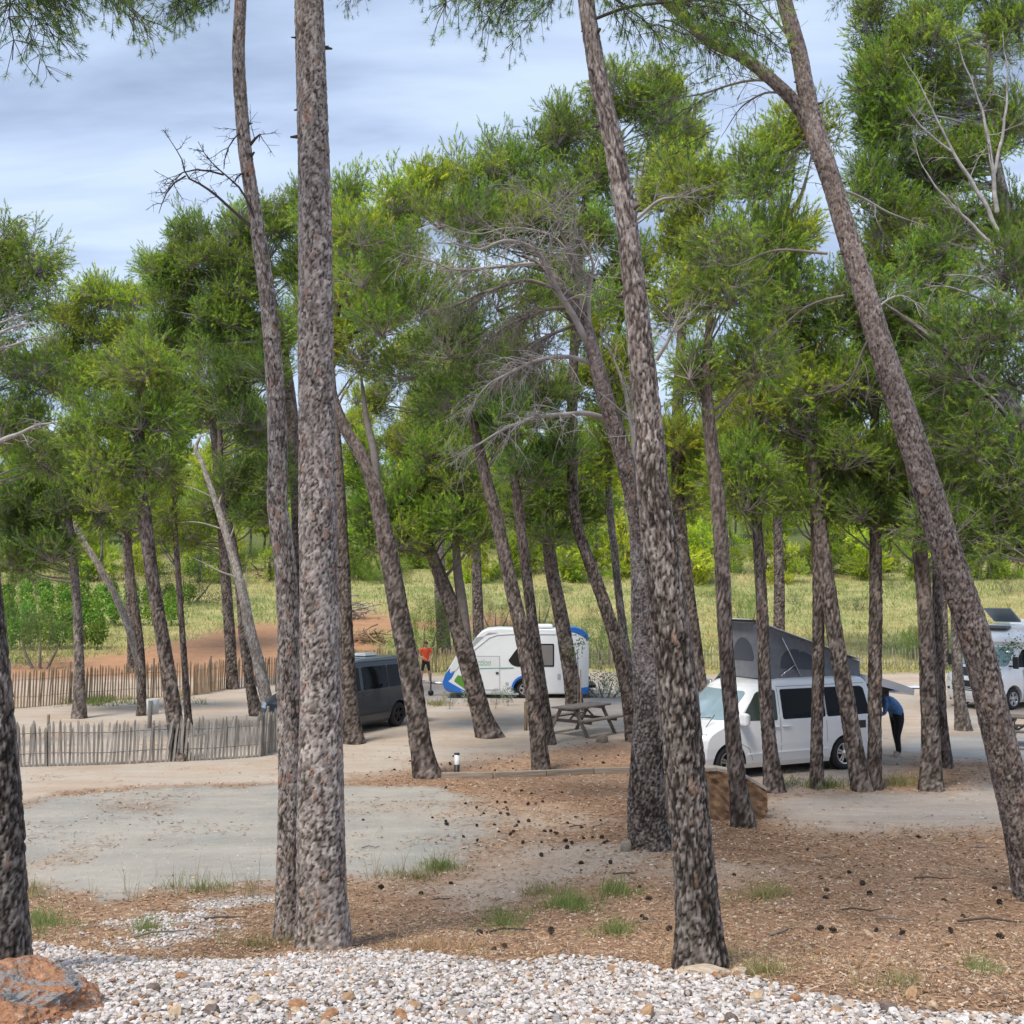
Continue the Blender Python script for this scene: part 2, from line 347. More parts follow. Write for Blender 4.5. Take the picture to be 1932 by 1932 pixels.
def zone_weights(x, y):
    P = np.stack([x, y], 1); n1 = fbm(x, y, 0.7, 3) - 0.5; n2 = fbm(x, y, 3.0, 5) - 0.5; n3 = fbm(x, y, 0.18, 9) - .5
    sm = lambda d, w: np.clip(d / w * 0.5 + 0.5, 0, 1)
    W = np.zeros((len(x), 8)); y_ = y
    gb = np.maximum(sm(sdist(P, GB) + 0.22 * n1 + 0.25 * n2, 0.08), np.maximum(.85 * sm(sdist(P, GB2) + 1.0 * n1 + 1.4 * n2 - .22, 0.15), sm(sdist(P, GB3) + .3 * n1 + .4 * n2, .12)))
    n4 = fbm(x, y, 9.0, 15) - .5; pad = sm(sdist(P, PAD) + 0.6 * n1 + 0.8 * n2 + .5 * n4, 0.30)
    edge = np.clip(1 - np.abs((x - 0.2) / 2.2), 0, 1)            # the pad fades out to the right under the cones
    pad = pad * np.clip(1.0 - np.clip((x - (-1.2)) / 1.9, 0, 1) * 0.9 + 1.1 * n1, 0, 1)
    sand = np.clip((y_ - 20.3 + 1.8 * n1 + 1.0 * n2 - 0.1 * np.clip(x, -3, 3)) / 1.5, 0, 1)
    sand = np.maximum(sand, sm(sdist(P, ROAD) + .35 * n1 + .4 * n2, .25)); sand = np.maximum(sand, sm(sdist(P, RPAD) + .5 * n1 + .6 * n2, .5))
    sand = np.maximum(sand, np.clip(0.55 + 2.2 * n1 - np.abs(y - 13.5) / 5 + np.clip((1 - np.abs(x - .8)) / 3, -1, .2), 0, .75))
    br = np.maximum(sm(sdist(P, BR1) + 1.2 * n1 + .8 * n2, .7), sm(sdist(P, BR2) + 1.0 * n1 + .8 * n2, .6))
    patch = np.clip((n3 * 2.6 + n1 * 1.1 - 0.45) * 2.2, 0, 1) * (y > 20) * (y < 44) * .5
    sand = sand * (1 - 0.92 * br) * (1 - patch)
    asph = np.maximum.reduce([sm(sdist(P, ASPH) + .3 * n1, .2), 0.75 * sm(sdist(P, APRON) + .6 * n1, .5), .55 * sm(sdist(P, RPAD) - .4 + 1.6 * n1, .5), .6 * sm(sdist(P, VAN) + .8 * n1, .5)])
    mead = np.clip((y_ - 46.5 + 3.0 * n3 + 1.5 * n1 + np.clip((x + 4) * .05, -.5, 2.0)) / 1.2, 0, 1)
    soil = np.maximum(sm(sdist(P, SOIL) + 2.5 * n1, 1.0), .9 * sm(sdist(P, SOIL2) + 3 * n1 - .5, 1.0))
    wood_ = np.clip((y_ - 93 + 6 * n3 + 3 * n1) / 6, 0, 1); rem = np.ones(len(x))
    for k, w in ((7, wood_), (1, gb), (2, pad), (6, soil), (5, mead), (4, asph), (3, sand)):
        W[:, k] = rem * np.clip(w, 0, 1); rem = rem * (1 - np.clip(w, 0, 1))
    W[:, 0] = rem
    return W

m_ter, n, l, b = new_mat('terrain')
b.inputs['Roughness'].default_value = 0.97; b.inputs['Specular IOR Level'].default_value = 0.15
tc = n.new('ShaderNodeTexCoord')
def _noise(s, d=6, r=.6):
    t = n.new('ShaderNodeTexNoise'); t.inputs['Scale'].default_value = s; t.inputs['Detail'].default_value = d; t.inputs['Roughness'].default_value = r
    l.new(tc.outputs['Object'], t.inputs['Vector']); return t
N_f, N_m, N_l = _noise(34, 6, .8), _noise(4.5, 6, .65), _noise(.55, 5, .6)
mpt = n.new('ShaderNodeMapping'); mpt.inputs['Scale'].default_value = (.35, 1.5, 1); mpt.inputs['Rotation'].default_value = (0, 0, .35); l.new(tc.outputs['Object'], mpt.inputs['Vector'])
N_t = n.new('ShaderNodeTexNoise'); N_t.inputs['Scale'].default_value = 1.3; N_t.inputs['Detail'].default_value = 5; N_t.inputs['Roughness'].default_value = .6; l.new(mpt.outputs[0], N_t.inputs['Vector'])
def _ramp(src, stops):
    r = n.new('ShaderNodeValToRGB'); els = r.color_ramp.elements
    els[0].position, els[0].color = stops[0][0], (*stops[0][1], 1); els[1].position, els[1].color = stops[-1][0], (*stops[-1][1], 1)
    for p, c in stops[1:-1]: x = els.new(p); x.color = (*c, 1)
    l.new(src, r.inputs[0]); return r
def _mixn(a, b_, f):
    x = n.new('ShaderNodeMixRGB')
    if isinstance(f, float): x.inputs[0].default_value = f
    else: l.new(f, x.inputs[0])
    l.new(a, x.inputs[1]); l.new(b_, x.inputs[2]); return x.outputs[0]
def two(stops_f, stops_l, f=.5): return _mixn(_ramp(N_f.outputs['Fac'], stops_f).outputs[0], _ramp(N_m.outputs['Fac'], stops_l).outputs[0], f)
zc = [
 _mixn(two([(.3, (.11, .062, .038)), (.5, (.24, .145, .092)), (.72, (.45, .32, .235))], [(.3, (.22, .115, .065)), (.5, (.33, .195, .12)), (.7, (.43, .285, .19))]), _ramp(N_l.outputs['Fac'], [(.35, (.25, .14, .082)), (.65, (.43, .29, .19))]).outputs[0], .40),   # litter
 two([(.3, (.22, .19, .17)), (.7, (.55, .51, .48))], [(.3, (.30, .24, .19)), (.7, (.5, .46, .42))]),       # gravel bed base
 _mixn(two([(.32, (.20, .19, .17)), (.5, (.33, .315, .285)), (.7, (.50, .47, .42))], [(.3, (.28, .265, .235)), (.7, (.43, .40, .355))]), _ramp(N_l.outputs['Fac'], [(.4, (.29, .28, .255)), (.62, (.47, .41, .335))]).outputs[0], .40),   # pad
 _mixn(two([(.3, (.33, .27, .215)), (.7, (.53, .45, .375))], [(.3, (.37, .30, .24)), (.7, (.53, .46, .385))]), _ramp(N_l.outputs['Fac'], [(.38, (.46, .33, .235)), (.6, (.50, .44, .375))]).outputs[0], .5),   # sand
 two([(.3, (.32, .30, .28)), (.7, (.46, .435, .405))], [(.3, (.36, .335, .31)), (.7, (.46, .43, .395))]),   # grey hard standing
 _mixn(two([(.3, (.20, .20, .07)), (.7, (.44, .40, .18))], [(.3, (.20, .22, .07)), (.5, (.36, .35, .14)), (.7, (.48, .41, .22))]), _ramp(N_l.outputs['Fac'], [(.38, (.18, .23, .065)), (.62, (.50, .41, .20))]).outputs[0], .5),   # meadow
 two([(.3, (.28, .135, .07)), (.7, (.50, .28, .16))], [(.3, (.32, .165, .09)), (.7, (.47, .285, .17))]),   # tilled soil
 two([(.3, (.055, .075, .025)), (.7, (.16, .20, .065))], [(.3, (.08, .11, .035)), (.7, (.19, .20, .08))]),   # woodland floor
]
A1 = n.new('ShaderNodeAttribute'); A1.attribute_name = 'zoneA'; A2 = n.new('ShaderNodeAttribute'); A2.attribute_name = 'zoneB'
A3 = n.new('ShaderNodeAttribute'); A3.attribute_name = 'zoneC'; S3 = n.new('ShaderNodeSeparateColor'); l.new(A3.outputs['Color'], S3.inputs[0])
S1 = n.new('ShaderNodeSeparateColor'); S2 = n.new('ShaderNodeSeparateColor'); l.new(A1.outputs['Color'], S1.inputs[0]); l.new(A2.outputs['Color'], S2.inputs[0])
acc = zc[0]
for k, src in ((3, S1.outputs[2]), (4, S2.outputs[0]), (5, S2.outputs[1]), (6, S2.outputs[2]), (2, S1.outputs[1]), (1, S1.outputs[0]), (7, S3.outputs[0])):
    acc = _mixn(acc, zc[k], src)
trk = n.new('ShaderNodeMapRange'); trk.inputs[1].default_value = .35; trk.inputs[2].default_value = .65; trk.inputs[3].default_value = .91; trk.inputs[4].default_value = 1.06; l.new(N_t.outputs['Fac'], trk.inputs[0])
scl = n.new('ShaderNodeVectorMath'); scl.operation = 'SCALE'; l.new(acc, scl.inputs[0]); l.new(trk.outputs[0], scl.inputs['Scale'])
l.new(scl.outputs[0], b.inputs['Base Color'])
bp = n.new('ShaderNodeBump'); bp.inputs['Strength'].default_value = 0.6; bp.inputs['Distance'].default_value = 0.03
ad = n.new('ShaderNodeMath'); ad.operation = 'MULTIPLY_ADD'; ad.inputs[1].default_value = 0.35; l.new(N_f.outputs['Fac'], ad.inputs[0]); l.new(N_m.outputs['Fac'], ad.inputs[2])
l.new(ad.outputs[0], bp.inputs['Height']); l.new(bp.outputs[0], b.inputs['Normal'])

ylist = [-40, -25, -14, -8, -4, -2, 0, 1.2, 2.2, 3.0]
while ylist[-1] < 26: ylist.append(ylist[-1] * 1.0105)
while ylist[-1] < 140: ylist.append(ylist[-1] * 1.018)
while ylist[-1] < 5000: ylist.append(ylist[-1] * 1.2)
yl = np.array(ylist); NX = 330
sx = np.linspace(-1, 1, NX); sx = np.sign(sx) * (0.72 * np.abs(sx) + 0.28 * np.abs(sx) ** 3) 
GX = (5.0 + 0.95 * np.abs(yl))[:, None] * sx[None, :]; GY = np.repeat(yl[:, None], NX, 1)
vx, vy = GX.ravel(), GY.ravel(); vz = height(vx, vy)
micro = (fbm(vx, vy, 2.2, 21) - .5) * 0.10 * np.clip((24 - vy) / 6, 0, 1) + (fbm(vx, vy, .8, 22) - .5) * .22 * np.clip((vy - 46) / 6, 0, 1)
ZW = zone_weights(vx, vy)
vz = vz + micro * (ZW[:, 0] + ZW[:, 5] + ZW[:, 6] * 1.3 + .3 * ZW[:, 3])
TERR_V = np.stack([vx, vy, vz], 1); NY = len(yl)
idx = np.arange(NX * NY).reshape(NY, NX)
Q = np.stack([idx[:-1, :-1], idx[:-1, 1:], idx[1:, 1:], idx[1:, :-1]], -1).reshape(-1, 4)
zone_of = np.argmax(ZW[Q].mean(1), 1)
zone_name = {0: 'ground', 1: 'gravel_bed', 2: 'gravel_pad', 3: 'dirt_road', 4: 'hard_standing', 5: 'meadow', 6: 'tilled_field', 7: 'woodland_floor'}
for k, nm in zone_name.items():
    q = Q[zone_of == k]
    if not len(q): continue
    used, inv = np.unique(q.ravel(), return_inverse=True)
    me = np_mesh(nm, TERR_V[used], inv.reshape(-1, 4), m_ter, {'zoneA': ZW[used][:, [1, 2, 3]], 'zoneB': ZW[used][:, [4, 5, 6]], 'zoneC': ZW[used][:, [7, 7, 7]]}, smooth=True)
    tag(link(nm, me), kind='structure')
def gz(x, y): return height(x, y)
# ------------------------------------------------------------------ bark: cellular relief on a tube
def voronoi3(P, seed):
    ci = np.floor(P).astype(np.int64); f1 = np.full(len(P), 9.0); f2 = np.full(len(P), 9.0); idv = np.zeros(len(P)); dzv = np.zeros(len(P))
    def h(a, b_, c, s):
        v = (a * 73856093 ^ b_ * 19349663 ^ c * 83492791 ^ (s * 2654435761)) & 0x7fffffff
        v = ((v ^ (v >> 13)) * 1274126177) & 0x7fffffff; v = ((v ^ (v >> 15)) * 668265263) & 0x7fffffff
        return ((v ^ (v >> 16)) & 0xffff) / 65535.0
    for dx in (-1, 0, 1):
        for dy in (-1, 0, 1):
            for dz in (-1, 0, 1):
                a, b_, c = ci[:, 0] + dx, ci[:, 1] + dy, ci[:, 2] + dz
                q = np.stack([a + h(a, b_, c, seed), b_ + h(a, b_, c, seed + 1), c + h(a, b_, c, seed + 2)], 1)
                d = np.linalg.norm(P - q, axis=1); i_ = h(a, b_, c, seed + 3)
                nearer = d < f1
                f2 = np.where(nearer, f1, np.minimum(f2, d)); idv = np.where(nearer, i_, idv); dzv = np.where(nearer, P[:, 2] - q[:, 2], dzv); f1 = np.where(nearer, d, f1)
    return f1, f2, idv, dzv
def smooth_path(C, R, step):
    """Catmull-Rom through points, resampled about every step metres"""
    C = np.asarray(C, float); R = np.asarray(R, float); n_ = len(C)
    t = np.concatenate([[0], np.cumsum(np.linalg.norm(np.diff(C, axis=0), axis=1))])
    m = np.gradient(C, t, axis=0) if n_ > 2 else np.repeat(((C[1] - C[0]) / t[-1])[None], 2, 0)
    N = max(4, int(t[-1] / step)); s = np.linspace(0, t[-1], N); k = np.clip(np.searchsorted(t, s, 'right') - 1, 0, n_ - 2)
    h = (t[k + 1] - t[k]); u = ((s - t[k]) / h)[:, None]; h = h[:, None]
    P = (2 * u**3 - 3 * u**2 + 1) * C[k] + (u**3 - 2 * u**2 + u) * h * m[k] + (-2 * u**3 + 3 * u**2) * C[k + 1] + (u**3 - u**2) * h * m[k + 1]
    return P, np.interp(s, t, R), s
def bark_tube(C, R, seed, step=0.012, nseg=72, cell=(.042, .095), amp=.016, flare=0.0, stubs=0, rough=0.06, crackw=.16):
    P, r, s = smooth_path(C, R, step)
    N = len(P); T = np.gradient(P, axis=0); T /= np.linalg.norm(T, axis=1)[:, None]
    A = np.cross(T, np.array((0, 1.0, 0.13))); A /= np.linalg.norm(A, axis=1)[:, None]; B = np.cross(T, A)
    th = np.linspace(0, 2 * math.pi, nseg, endpoint=False); ct, st = np.cos(th), np.sin(th)
    lump = 1 + rough * (np.sin(th[None, :] * 2 + s[:, None] * 0.9 + seed) * .5 + np.sin(th[None, :] * 3 - s[:, None] * 1.7 + seed * 2) * .35 + np.sin(s[:, None] * 3.1 + th[None, :] + seed) * .3)
    if flare: lump = lump + flare * np.exp(-s[:, None] / .30) * (1 + .35 * np.sin(th[None, :] * 5 + seed) * np.exp(-s[:, None] / .2))
    rr = r[:, None] * lump
    X3 = np.stack([rr * ct, rr * st, np.repeat(s[:, None], nseg, 1)], -1).reshape(-1, 3)
    def warp(f, ph): return np.stack([np.sin(X3[:, 2] * f * 1.3 + X3[:, 1] * f * 1.1 + ph), np.sin(X3[:, 2] * f * .9 - X3[:, 0] * f * 1.4 + ph * 2), np.sin(X3[:, 0] * f * 2.1 + X3[:, 1] * f * 1.7 + ph * 3)], 1)
    wv = warp(11, seed) * (.010, .010, .022) + warp(31, seed + 2) * (.005, .005, .010) + warp(73, seed + 5) * (.0022, .0022, .005)
    U = (X3 + wv) / np.array((cell[0], cell[0], cell[1])) + 50
    f1, f2, idv, dz = voronoi3(U + seed * 7.3, seed)
    U2 = (X3 + wv * .6) / np.array((cell[0] * .42, cell[0] * .42, cell[1] * .38)) + 90
    g1, g2, id2, dz2 = voronoi3(U2 + seed * 3.1, seed + 40)
    cw = crackw * (1 - .45 * np.repeat(np.clip(s / s[-1] * 2.2 - .5, 0, 1), nseg)) * (.45 + .9 * (np.sin(X3[:, 2] * 5.3 + np.tile(th, N) * 2 + seed) * .5 + .5))
    crack = np.clip((f2 - f1) / cw, 0, 1); crack = crack * crack * (3 - 2 * crack)
    fine = np.clip((g2 - g1) / .16, 0, 1)
    relief = (crack - 1) * .75 + .38 * (idv - .5) - .30 * dz * crack + .16 * (id2 - .5) - .10 * dz2 + .10 * (fine - 1)
    relief = relief * np.clip(r / .10, .35, 1)[:, None].repeat(nseg, 1).ravel()
    rr = rr.ravel() + amp * relief
    V = np.repeat(P, nseg, 0) + (np.tile(ct, N) * rr)[:, None] * np.repeat(A, nseg, 0) + (np.tile(st, N) * rr)[:, None] * np.repeat(B, nseg, 0)
    ii = np.arange(N * nseg).reshape(N, nseg); jn = np.roll(ii, -1, 1)
    Qd = np.stack([ii[:-1], jn[:-1], jn[1:], ii[1:]], -1).reshape(-1, 4)
    col = np.stack([crack * (.62 + .38 * fine), np.clip(.45 * idv + .6 * id2 - .02, 0, 1), idv, np.repeat(s / s[-1], nseg)], 1)
    # closed broken top
    top = np.vstack([V[ii[-1]], P[-1] + T[-1] * r[-1] * .4]); off = len(V)
    V = np.vstack([V, P[-1] + T[-1] * r[-1] * .4]); col = np.vstack([col, [.5, .5, .2, 1]])
    Qt = np.array([[ii[-1][k], ii[-1][(k + 1) % nseg], off, off] for k in range(nseg)])
    if stubs:
        rg = np.random.default_rng(seed + 99)
        for _ in range(stubs):
            i = int(rg.uniform(.25, .97) * N); a = rg.uniform(0, 2 * math.pi); d = A[i] * math.cos(a) + B[i] * math.sin(a) + T[i] * rg.uniform(-.2, .5)
            d /= np.linalg.norm(d); L_ = rg.uniform(.02, .055); w = rg.uniform(.006, .014); c0 = P[i] + d * (r[i] * .9); c1 = P[i] + d * (r[i] + L_)
            e1 = np.cross(d, T[i]); e1 /= np.linalg.norm(e1) + 1e-9; e2 = np.cross(d, e1); o = len(V)
            ring = [c0 + (e1 * math.cos(q) + e2 * math.sin(q)) * w * 1.4 for q in np.arange(5) * 2 * math.pi / 5] + [c1 + (e1 * math.cos(q) + e2 * math.sin(q)) * w * .6 for q in np.arange(5) * 2 * math.pi / 5]
            V = np.vstack([V, ring]); col = np.vstack([col, [[.25, .2, .3, .6]] * 10])
            Qt = np.vstack([Qt, [[o + k, o + (k + 1) % 5, o + 5 + (k + 1) % 5, o + 5 + k] for k in range(5)] + [[o + 5, o + 6, o + 7, o + 9], [o + 7, o + 8, o + 9, o + 9]]])
    return V, Qd, Qt, col
def quads_tris_mesh(name, V, Qd, Qt, mat, col):
    # triangles are stored as degenerate quads in Qt: split them
    tri = Qt[Qt[:, 2] == Qt[:, 3]][:, :3]; qd = np.vstack([Qd, Qt[Qt[:, 2] != Qt[:, 3]]])
    me = bpy.data.meshes.new(name); nq, nt_ = len(qd), len(tri)
    me.vertices.add(len(V)); me.vertices.foreach_set('co', np.ascontiguousarray(V, np.float32).ravel())
    lv = np.concatenate([qd.ravel(), tri.ravel()]).astype(np.int32); me.loops.add(len(lv)); me.loops.foreach_set('vertex_index', lv)
    me.polygons.add(nq + nt_); me.polygons.foreach_set('loop_start', np.concatenate([np.arange(nq) * 4, nq * 4 + np.arange(nt_) * 3]).astype(np.int32))
    me.polygons.foreach_set('use_smooth', np.ones(nq + nt_, bool)); me.materials.append(mat)
    a = me.attributes.new('bark', 'FLOAT_COLOR', 'POINT'); a.data.foreach_set('color', col.astype(np.float32).ravel())
    me.update(calc_edges=True); me.validate(); return me

# ------------------------------------------------------------------ needles
def needle_tris(P0, D, L, w, rg):
    """one thin triangle per needle: root P0, direction D, length L, width w"""
    S = rg.normal(size=D.shape); S = np.cross(D, S); S /= np.linalg.norm(S, axis=1)[:, None] + 1e-9
    a = P0 - S * (w / 2)[:, None]; b_ = P0 + S * (w / 2)[:, None]; c = P0 + D * L[:, None]
    return np.stack([a, b_, c], 1)
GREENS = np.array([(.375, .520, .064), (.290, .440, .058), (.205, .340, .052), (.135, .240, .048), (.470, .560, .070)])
def make_clump(seed, nbr=30, nsh=9, nn=42, Ln=(.06, .10), wn=.0105, flat=.75, droop=0.0, gmix=(.24, .32, .24, .10, .10), tw_r=.011, shoot=.20):
    """a head of pine foliage about one metre in radius: branchlets ending in separate bottle-brush shoots"""
    rg = np.random.default_rng(seed); tris = []; cols = []; TV = []; TF = []
    root = np.array((0, 0, -.42))
    def tw(pts, r0, r1):
        o = len(TV); m = len(pts)
        for i in range(m):
            rad = r0 + (r1 - r0) * i / (m - 1); d = pts[min(i + 1, m - 1)] - pts[max(i - 1, 0)]; d = d / (np.linalg.norm(d) + 1e-9)
            e1 = np.cross(d, (0.3, .2, .9)); e1 /= np.linalg.norm(e1) + 1e-9; e2 = np.cross(d, e1)
            for q in range(3): w = q * 2.0944; TV.append(pts[i] + (e1 * math.cos(w) + e2 * math.sin(w)) * rad)
        for i in range(m - 1):
            for q in range(3):
                p, q_ = o + i * 3 + q, o + i * 3 + (q + 1) % 3; TF.extend([(p, q_, q_ + 3), (p, q_ + 3, p + 3)])
    for k in range(nbr):
        z = rg.uniform(-.6, 1); a = rg.uniform(0, 2 * math.pi); q = math.sqrt(max(0, 1 - z * z))
        end = np.array((q * math.cos(a), q * math.sin(a), z * flat)) * rg.uniform(.5, .95) * (1 + .22 * math.sin(3 * a + seed)); end[2] -= droop * rg.uniform(.2, 1)
        mid = root + (end - root) * .5 + rg.normal(size=3) * .08 + np.array((0, 0, -.06)); t = np.linspace(0, 1, 5)[:, None]
        pts = (1 - t)**2 * root + 2 * t * (1 - t) * mid + t * t * end; tw(pts, tw_r, tw_r * .35); dirn = (end - mid) / np.linalg.norm(end - mid); out = end / (np.linalg.norm(end) + .01)
        for j in range(nsh):
            u = rg.uniform(.45, 1.0); b0 = (1 - u)**2 * root + 2 * u * (1 - u) * mid + u * u * end
            sd = dirn * .45 + out * .35 + rg.normal(size=3) * .62 + np.array((0, 0, .25 - droop)); sd /= np.linalg.norm(sd); L = rg.uniform(.10, .34)
            b1 = b0 + sd * L; s2 = sd * .7 + np.array((0, 0, .05 + .62 * max(0, end[2] + .15) - 1.2 * droop)) + rg.normal(size=3) * .2; s2 /= np.linalg.norm(s2); SL = shoot * rg.uniform(.7, 1.2); b2 = b1 + s2 * SL; tw(np.array([b0, b1, b2]), tw_r * .45, tw_r * .22)
            n_ = int(nn * rg.uniform(.7, 1.25)); al = rg.uniform(-.15, 1.0, n_); P0 = b1 + s2 * (al * SL)[:, None]; rad = rg.normal(size=(n_, 3)); rad -= s2 * (rad @ s2)[:, None]; rad /= np.linalg.norm(rad, axis=1)[:, None] + 1e-9
            op = (1.05 - .75 * np.clip(al, 0, 1))[:, None]; D = s2 * .75 + rad * op * rg.uniform(.55, 1.1, (n_, 1)); D /= np.linalg.norm(D, axis=1)[:, None]
            tris.append(needle_tris(P0, D, rg.uniform(*Ln, n_), rg.uniform(.7, 1.3, n_) * wn, rg)); g = GREENS[rg.choice(5, p=gmix)] * rg.uniform(.8, 1.2)
            tip = np.where((al > .72)[:, None], np.array((1.22, 1.15, 1.0)), np.array((1.0, 1.0, 1.0))) * rg.uniform(.85, 1.15, (n_, 1)); dead = (rg.random(n_) < .05)[:, None]
            cols.append(np.repeat(np.where(dead, np.array((.30, .20, .10)), g * tip), 3, 0))
    V = np.concatenate(tris).reshape(-1, 3); nv = len(V); T_ = np.arange(nv).reshape(-1, 3)
    V2 = np.vstack([V, np.array(TV)]); T2 = np.vstack([T_, np.array(TF) + nv]); C = np.vstack([np.concatenate(cols), np.tile((.1, .08, .07), (len(TV), 1))])
    return np_mesh('needle_clump', V2, T2, [NEEDLE, TWIG], C, midx=np.concatenate([np.zeros(len(T_)), np.ones(len(TF))]))
CLUMPS = [make_clump(11 + i) for i in range(7)]
CLUMPS_LOOSE = [make_clump(31 + i, nbr=25, nsh=7, droop=.16, tw_r=.012) for i in range(4)]
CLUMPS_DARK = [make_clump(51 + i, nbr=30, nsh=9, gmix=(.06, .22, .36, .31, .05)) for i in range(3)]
CLUMPS_BG = [make_clump(71 + i, nbr=26, nsh=8, nn=34, Ln=(.09, .15), wn=.020, gmix=(.40, .25, .08, .02, .25), shoot=.28) for i in range(4)]
def make_spray(seed, nbr=46, nn=26, L=1.1):
    """an overhanging end of a pine branch seen close: drooping twigs ending in stars of fine needles"""
    rg = np.random.default_rng(seed); tris = []; TV = []; TF = []; cols = []
    def tw(pts, r0, r1):
        o = len(TV); m = len(pts)
        for i in range(m):
            d = pts[min(i + 1, m - 1)] - pts[max(i - 1, 0)]; d = d / (np.linalg.norm(d) + 1e-9)
            e1 = np.cross(d, (0.31, .9, .2)); e1 /= np.linalg.norm(e1) + 1e-9; e2 = np.cross(d, e1); rad = r0 + (r1 - r0) * i / (m - 1)
            for q in range(4): w = q * math.pi / 2; TV.append(pts[i] + (e1 * math.cos(w) + e2 * math.sin(w)) * rad)
        for i in range(m - 1):
            for q in range(4):
                p, q_ = o + i * 4 + q, o + i * 4 + (q + 1) % 4; TF.extend([(p, q_, q_ + 4), (p, q_ + 4, p + 4)])
    t = np.linspace(0, 1, 9)[:, None]; main = t * np.array((L, 0, 0)) + t * t * np.array((0, 0, -.35)) * L + np.concatenate([np.zeros((1, 3)), rg.normal(size=(8, 3)) * .018])
    tw(main, .011, .004)
    for k in range(nbr):
        u = rg.uniform(.12, 1.0); i = int(u * 8); b0 = main[min(i, 8)]
        d = np.array((rg.uniform(.1, .8), rg.normal() * .75, rg.normal() * .45 - .25)); d /= np.linalg.norm(d); l_ = rg.uniform(.10, .42)
        pts = np.array([b0, b0 + d * l_ * .5 + rg.normal(size=3) * .02, b0 + d * l_ + np.array((0, 0, -.05 * rg.uniform(0, 1.5)))])
        tw(pts, .004, .0022)
        sd = pts[2] - pts[1]; sd /= np.linalg.norm(sd)
        n_ = int(nn * rg.uniform(.7, 1.4)); P0 = pts[2] - sd * rg.uniform(0, .07, n_)[:, None]
        D = sd * .55 + rg.normal(size=(n_, 3)) * .62 + np.array((0, 0, -.05)); D /= np.linalg.norm(D, axis=1)[:, None]
        tris.append(needle_tris(P0, D, rg.uniform(.055, .10, n_), np.full(n_, .0046), rg)); g = GREENS[rg.choice(5, p=(.05, .2, .4, .3, .05))] * rg.uniform(.7, 1.1)
        cols.append(np.tile(g, (n_ * 3, 1)))
    V = np.concatenate(tris).reshape(-1, 3); nv = len(V); T_ = np.arange(nv).reshape(-1, 3)
    V2 = np.vstack([V, np.array(TV)]); T2 = np.vstack([T_, np.array(TF) + nv]); C = np.vstack([np.concatenate(cols), np.tile((.1, .08, .07), (len(TV), 1))])
    return np_mesh('needle_spray', V2, T2, [NEEDLE, TWIG_DARK], C, midx=np.concatenate([np.zeros(len(T_)), np.ones(len(TF))]))
SPRAYS = [make_spray(101 + i) for i in range(4)]

# ------------------------------------------------------------------ trees
tree_rng = np.random.default_rng(23)
def branch_mesh(pts, r0, r1, mat, n=6, step=.08, wob=.0, seed=0):
    P, r, s = smooth_path(pts, np.linspace(r0, r1, len(pts)), step)
    if wob: P = P + (np.stack([np.sin(s * 5 + seed), np.sin(s * 4.1 + 2 * seed), np.sin(s * 6.3 + 3 * seed)], 1)) * wob * np.linspace(0, 1, len(s))[:, None]
    r = r * (1 - .8 * np.linspace(0, 1, len(r)) ** 4); m = MB(); m.tube([tuple(p) for p in P], list(r), n, True); return m
def twig_branch(base, pts, r0, r1, mat, parent, ntw=14, tl=(.3, .9), droop=.5, name='branch', seed=0, sub=True, lift=0.0):
    """a bare limb with drooping twigs, all one piece of dead wood"""
    rg = np.random.default_rng(seed + 5); P, r, s = smooth_path(pts, np.linspace(r0, r1, len(pts)), .08); r = np.maximum(r * (1 - np.linspace(0, 1, len(r)) ** 2.2 * .75), .0026)
    P = P + (np.stack([np.sin(s * 7 + seed), np.sin(s * 6.1 + 2 * seed), np.sin(s * 8.3 + 3 * seed)], 1)) * .012
    m = MB(); m.tube([tuple(p - base) for p in P], list(r), 6, True)
    for k in range(ntw):
        i = int(rg.uniform(.25, .99) * (len(P) - 1)); d = P[min(i + 1, len(P) - 1)] - P[max(i - 1, 0)]; d /= np.linalg.norm(d)
        v = d * rg.uniform(.4, 1.0) + rg.normal(size=3) * .55; v /= np.linalg.norm(v); L = rg.uniform(*tl) * (1.1 - .5 * i / len(P)); q = P[i]; pl = [q]
        for j in range(4):
            v = v + np.array((0, 0, -droop * .28 + lift * .28)) + rg.normal(size=3) * .16; v /= np.linalg.norm(v); q = q + v * L / 4; pl.append(q)
        rt = max(.35 * r[i], .004); m.tube([tuple(p - base) for p in pl], [rt * (1 - .18 * j) for j in range(5)], 4, False)
        if sub:
            for j in (1, 2, 3):
                for _ in range(2):
                    w = v * .5 + rg.normal(size=3) * .6 + np.array((0, 0, -droop * .4 + lift * .3)); w /= np.linalg.norm(w); L2 = L * rg.uniform(.18, .45)
                    mid = pl[j] + w * L2 * .5; e_ = mid + (w + np.array((0, 0, -droop * .4))) * L2 * .5
                    m.tube([tuple(pl[j] - base), tuple(mid - base), tuple(e_ - base)], [rt * .55, rt * .42, rt * .28], 3, False)
    return m.build(name, mat, parent, fix=False)

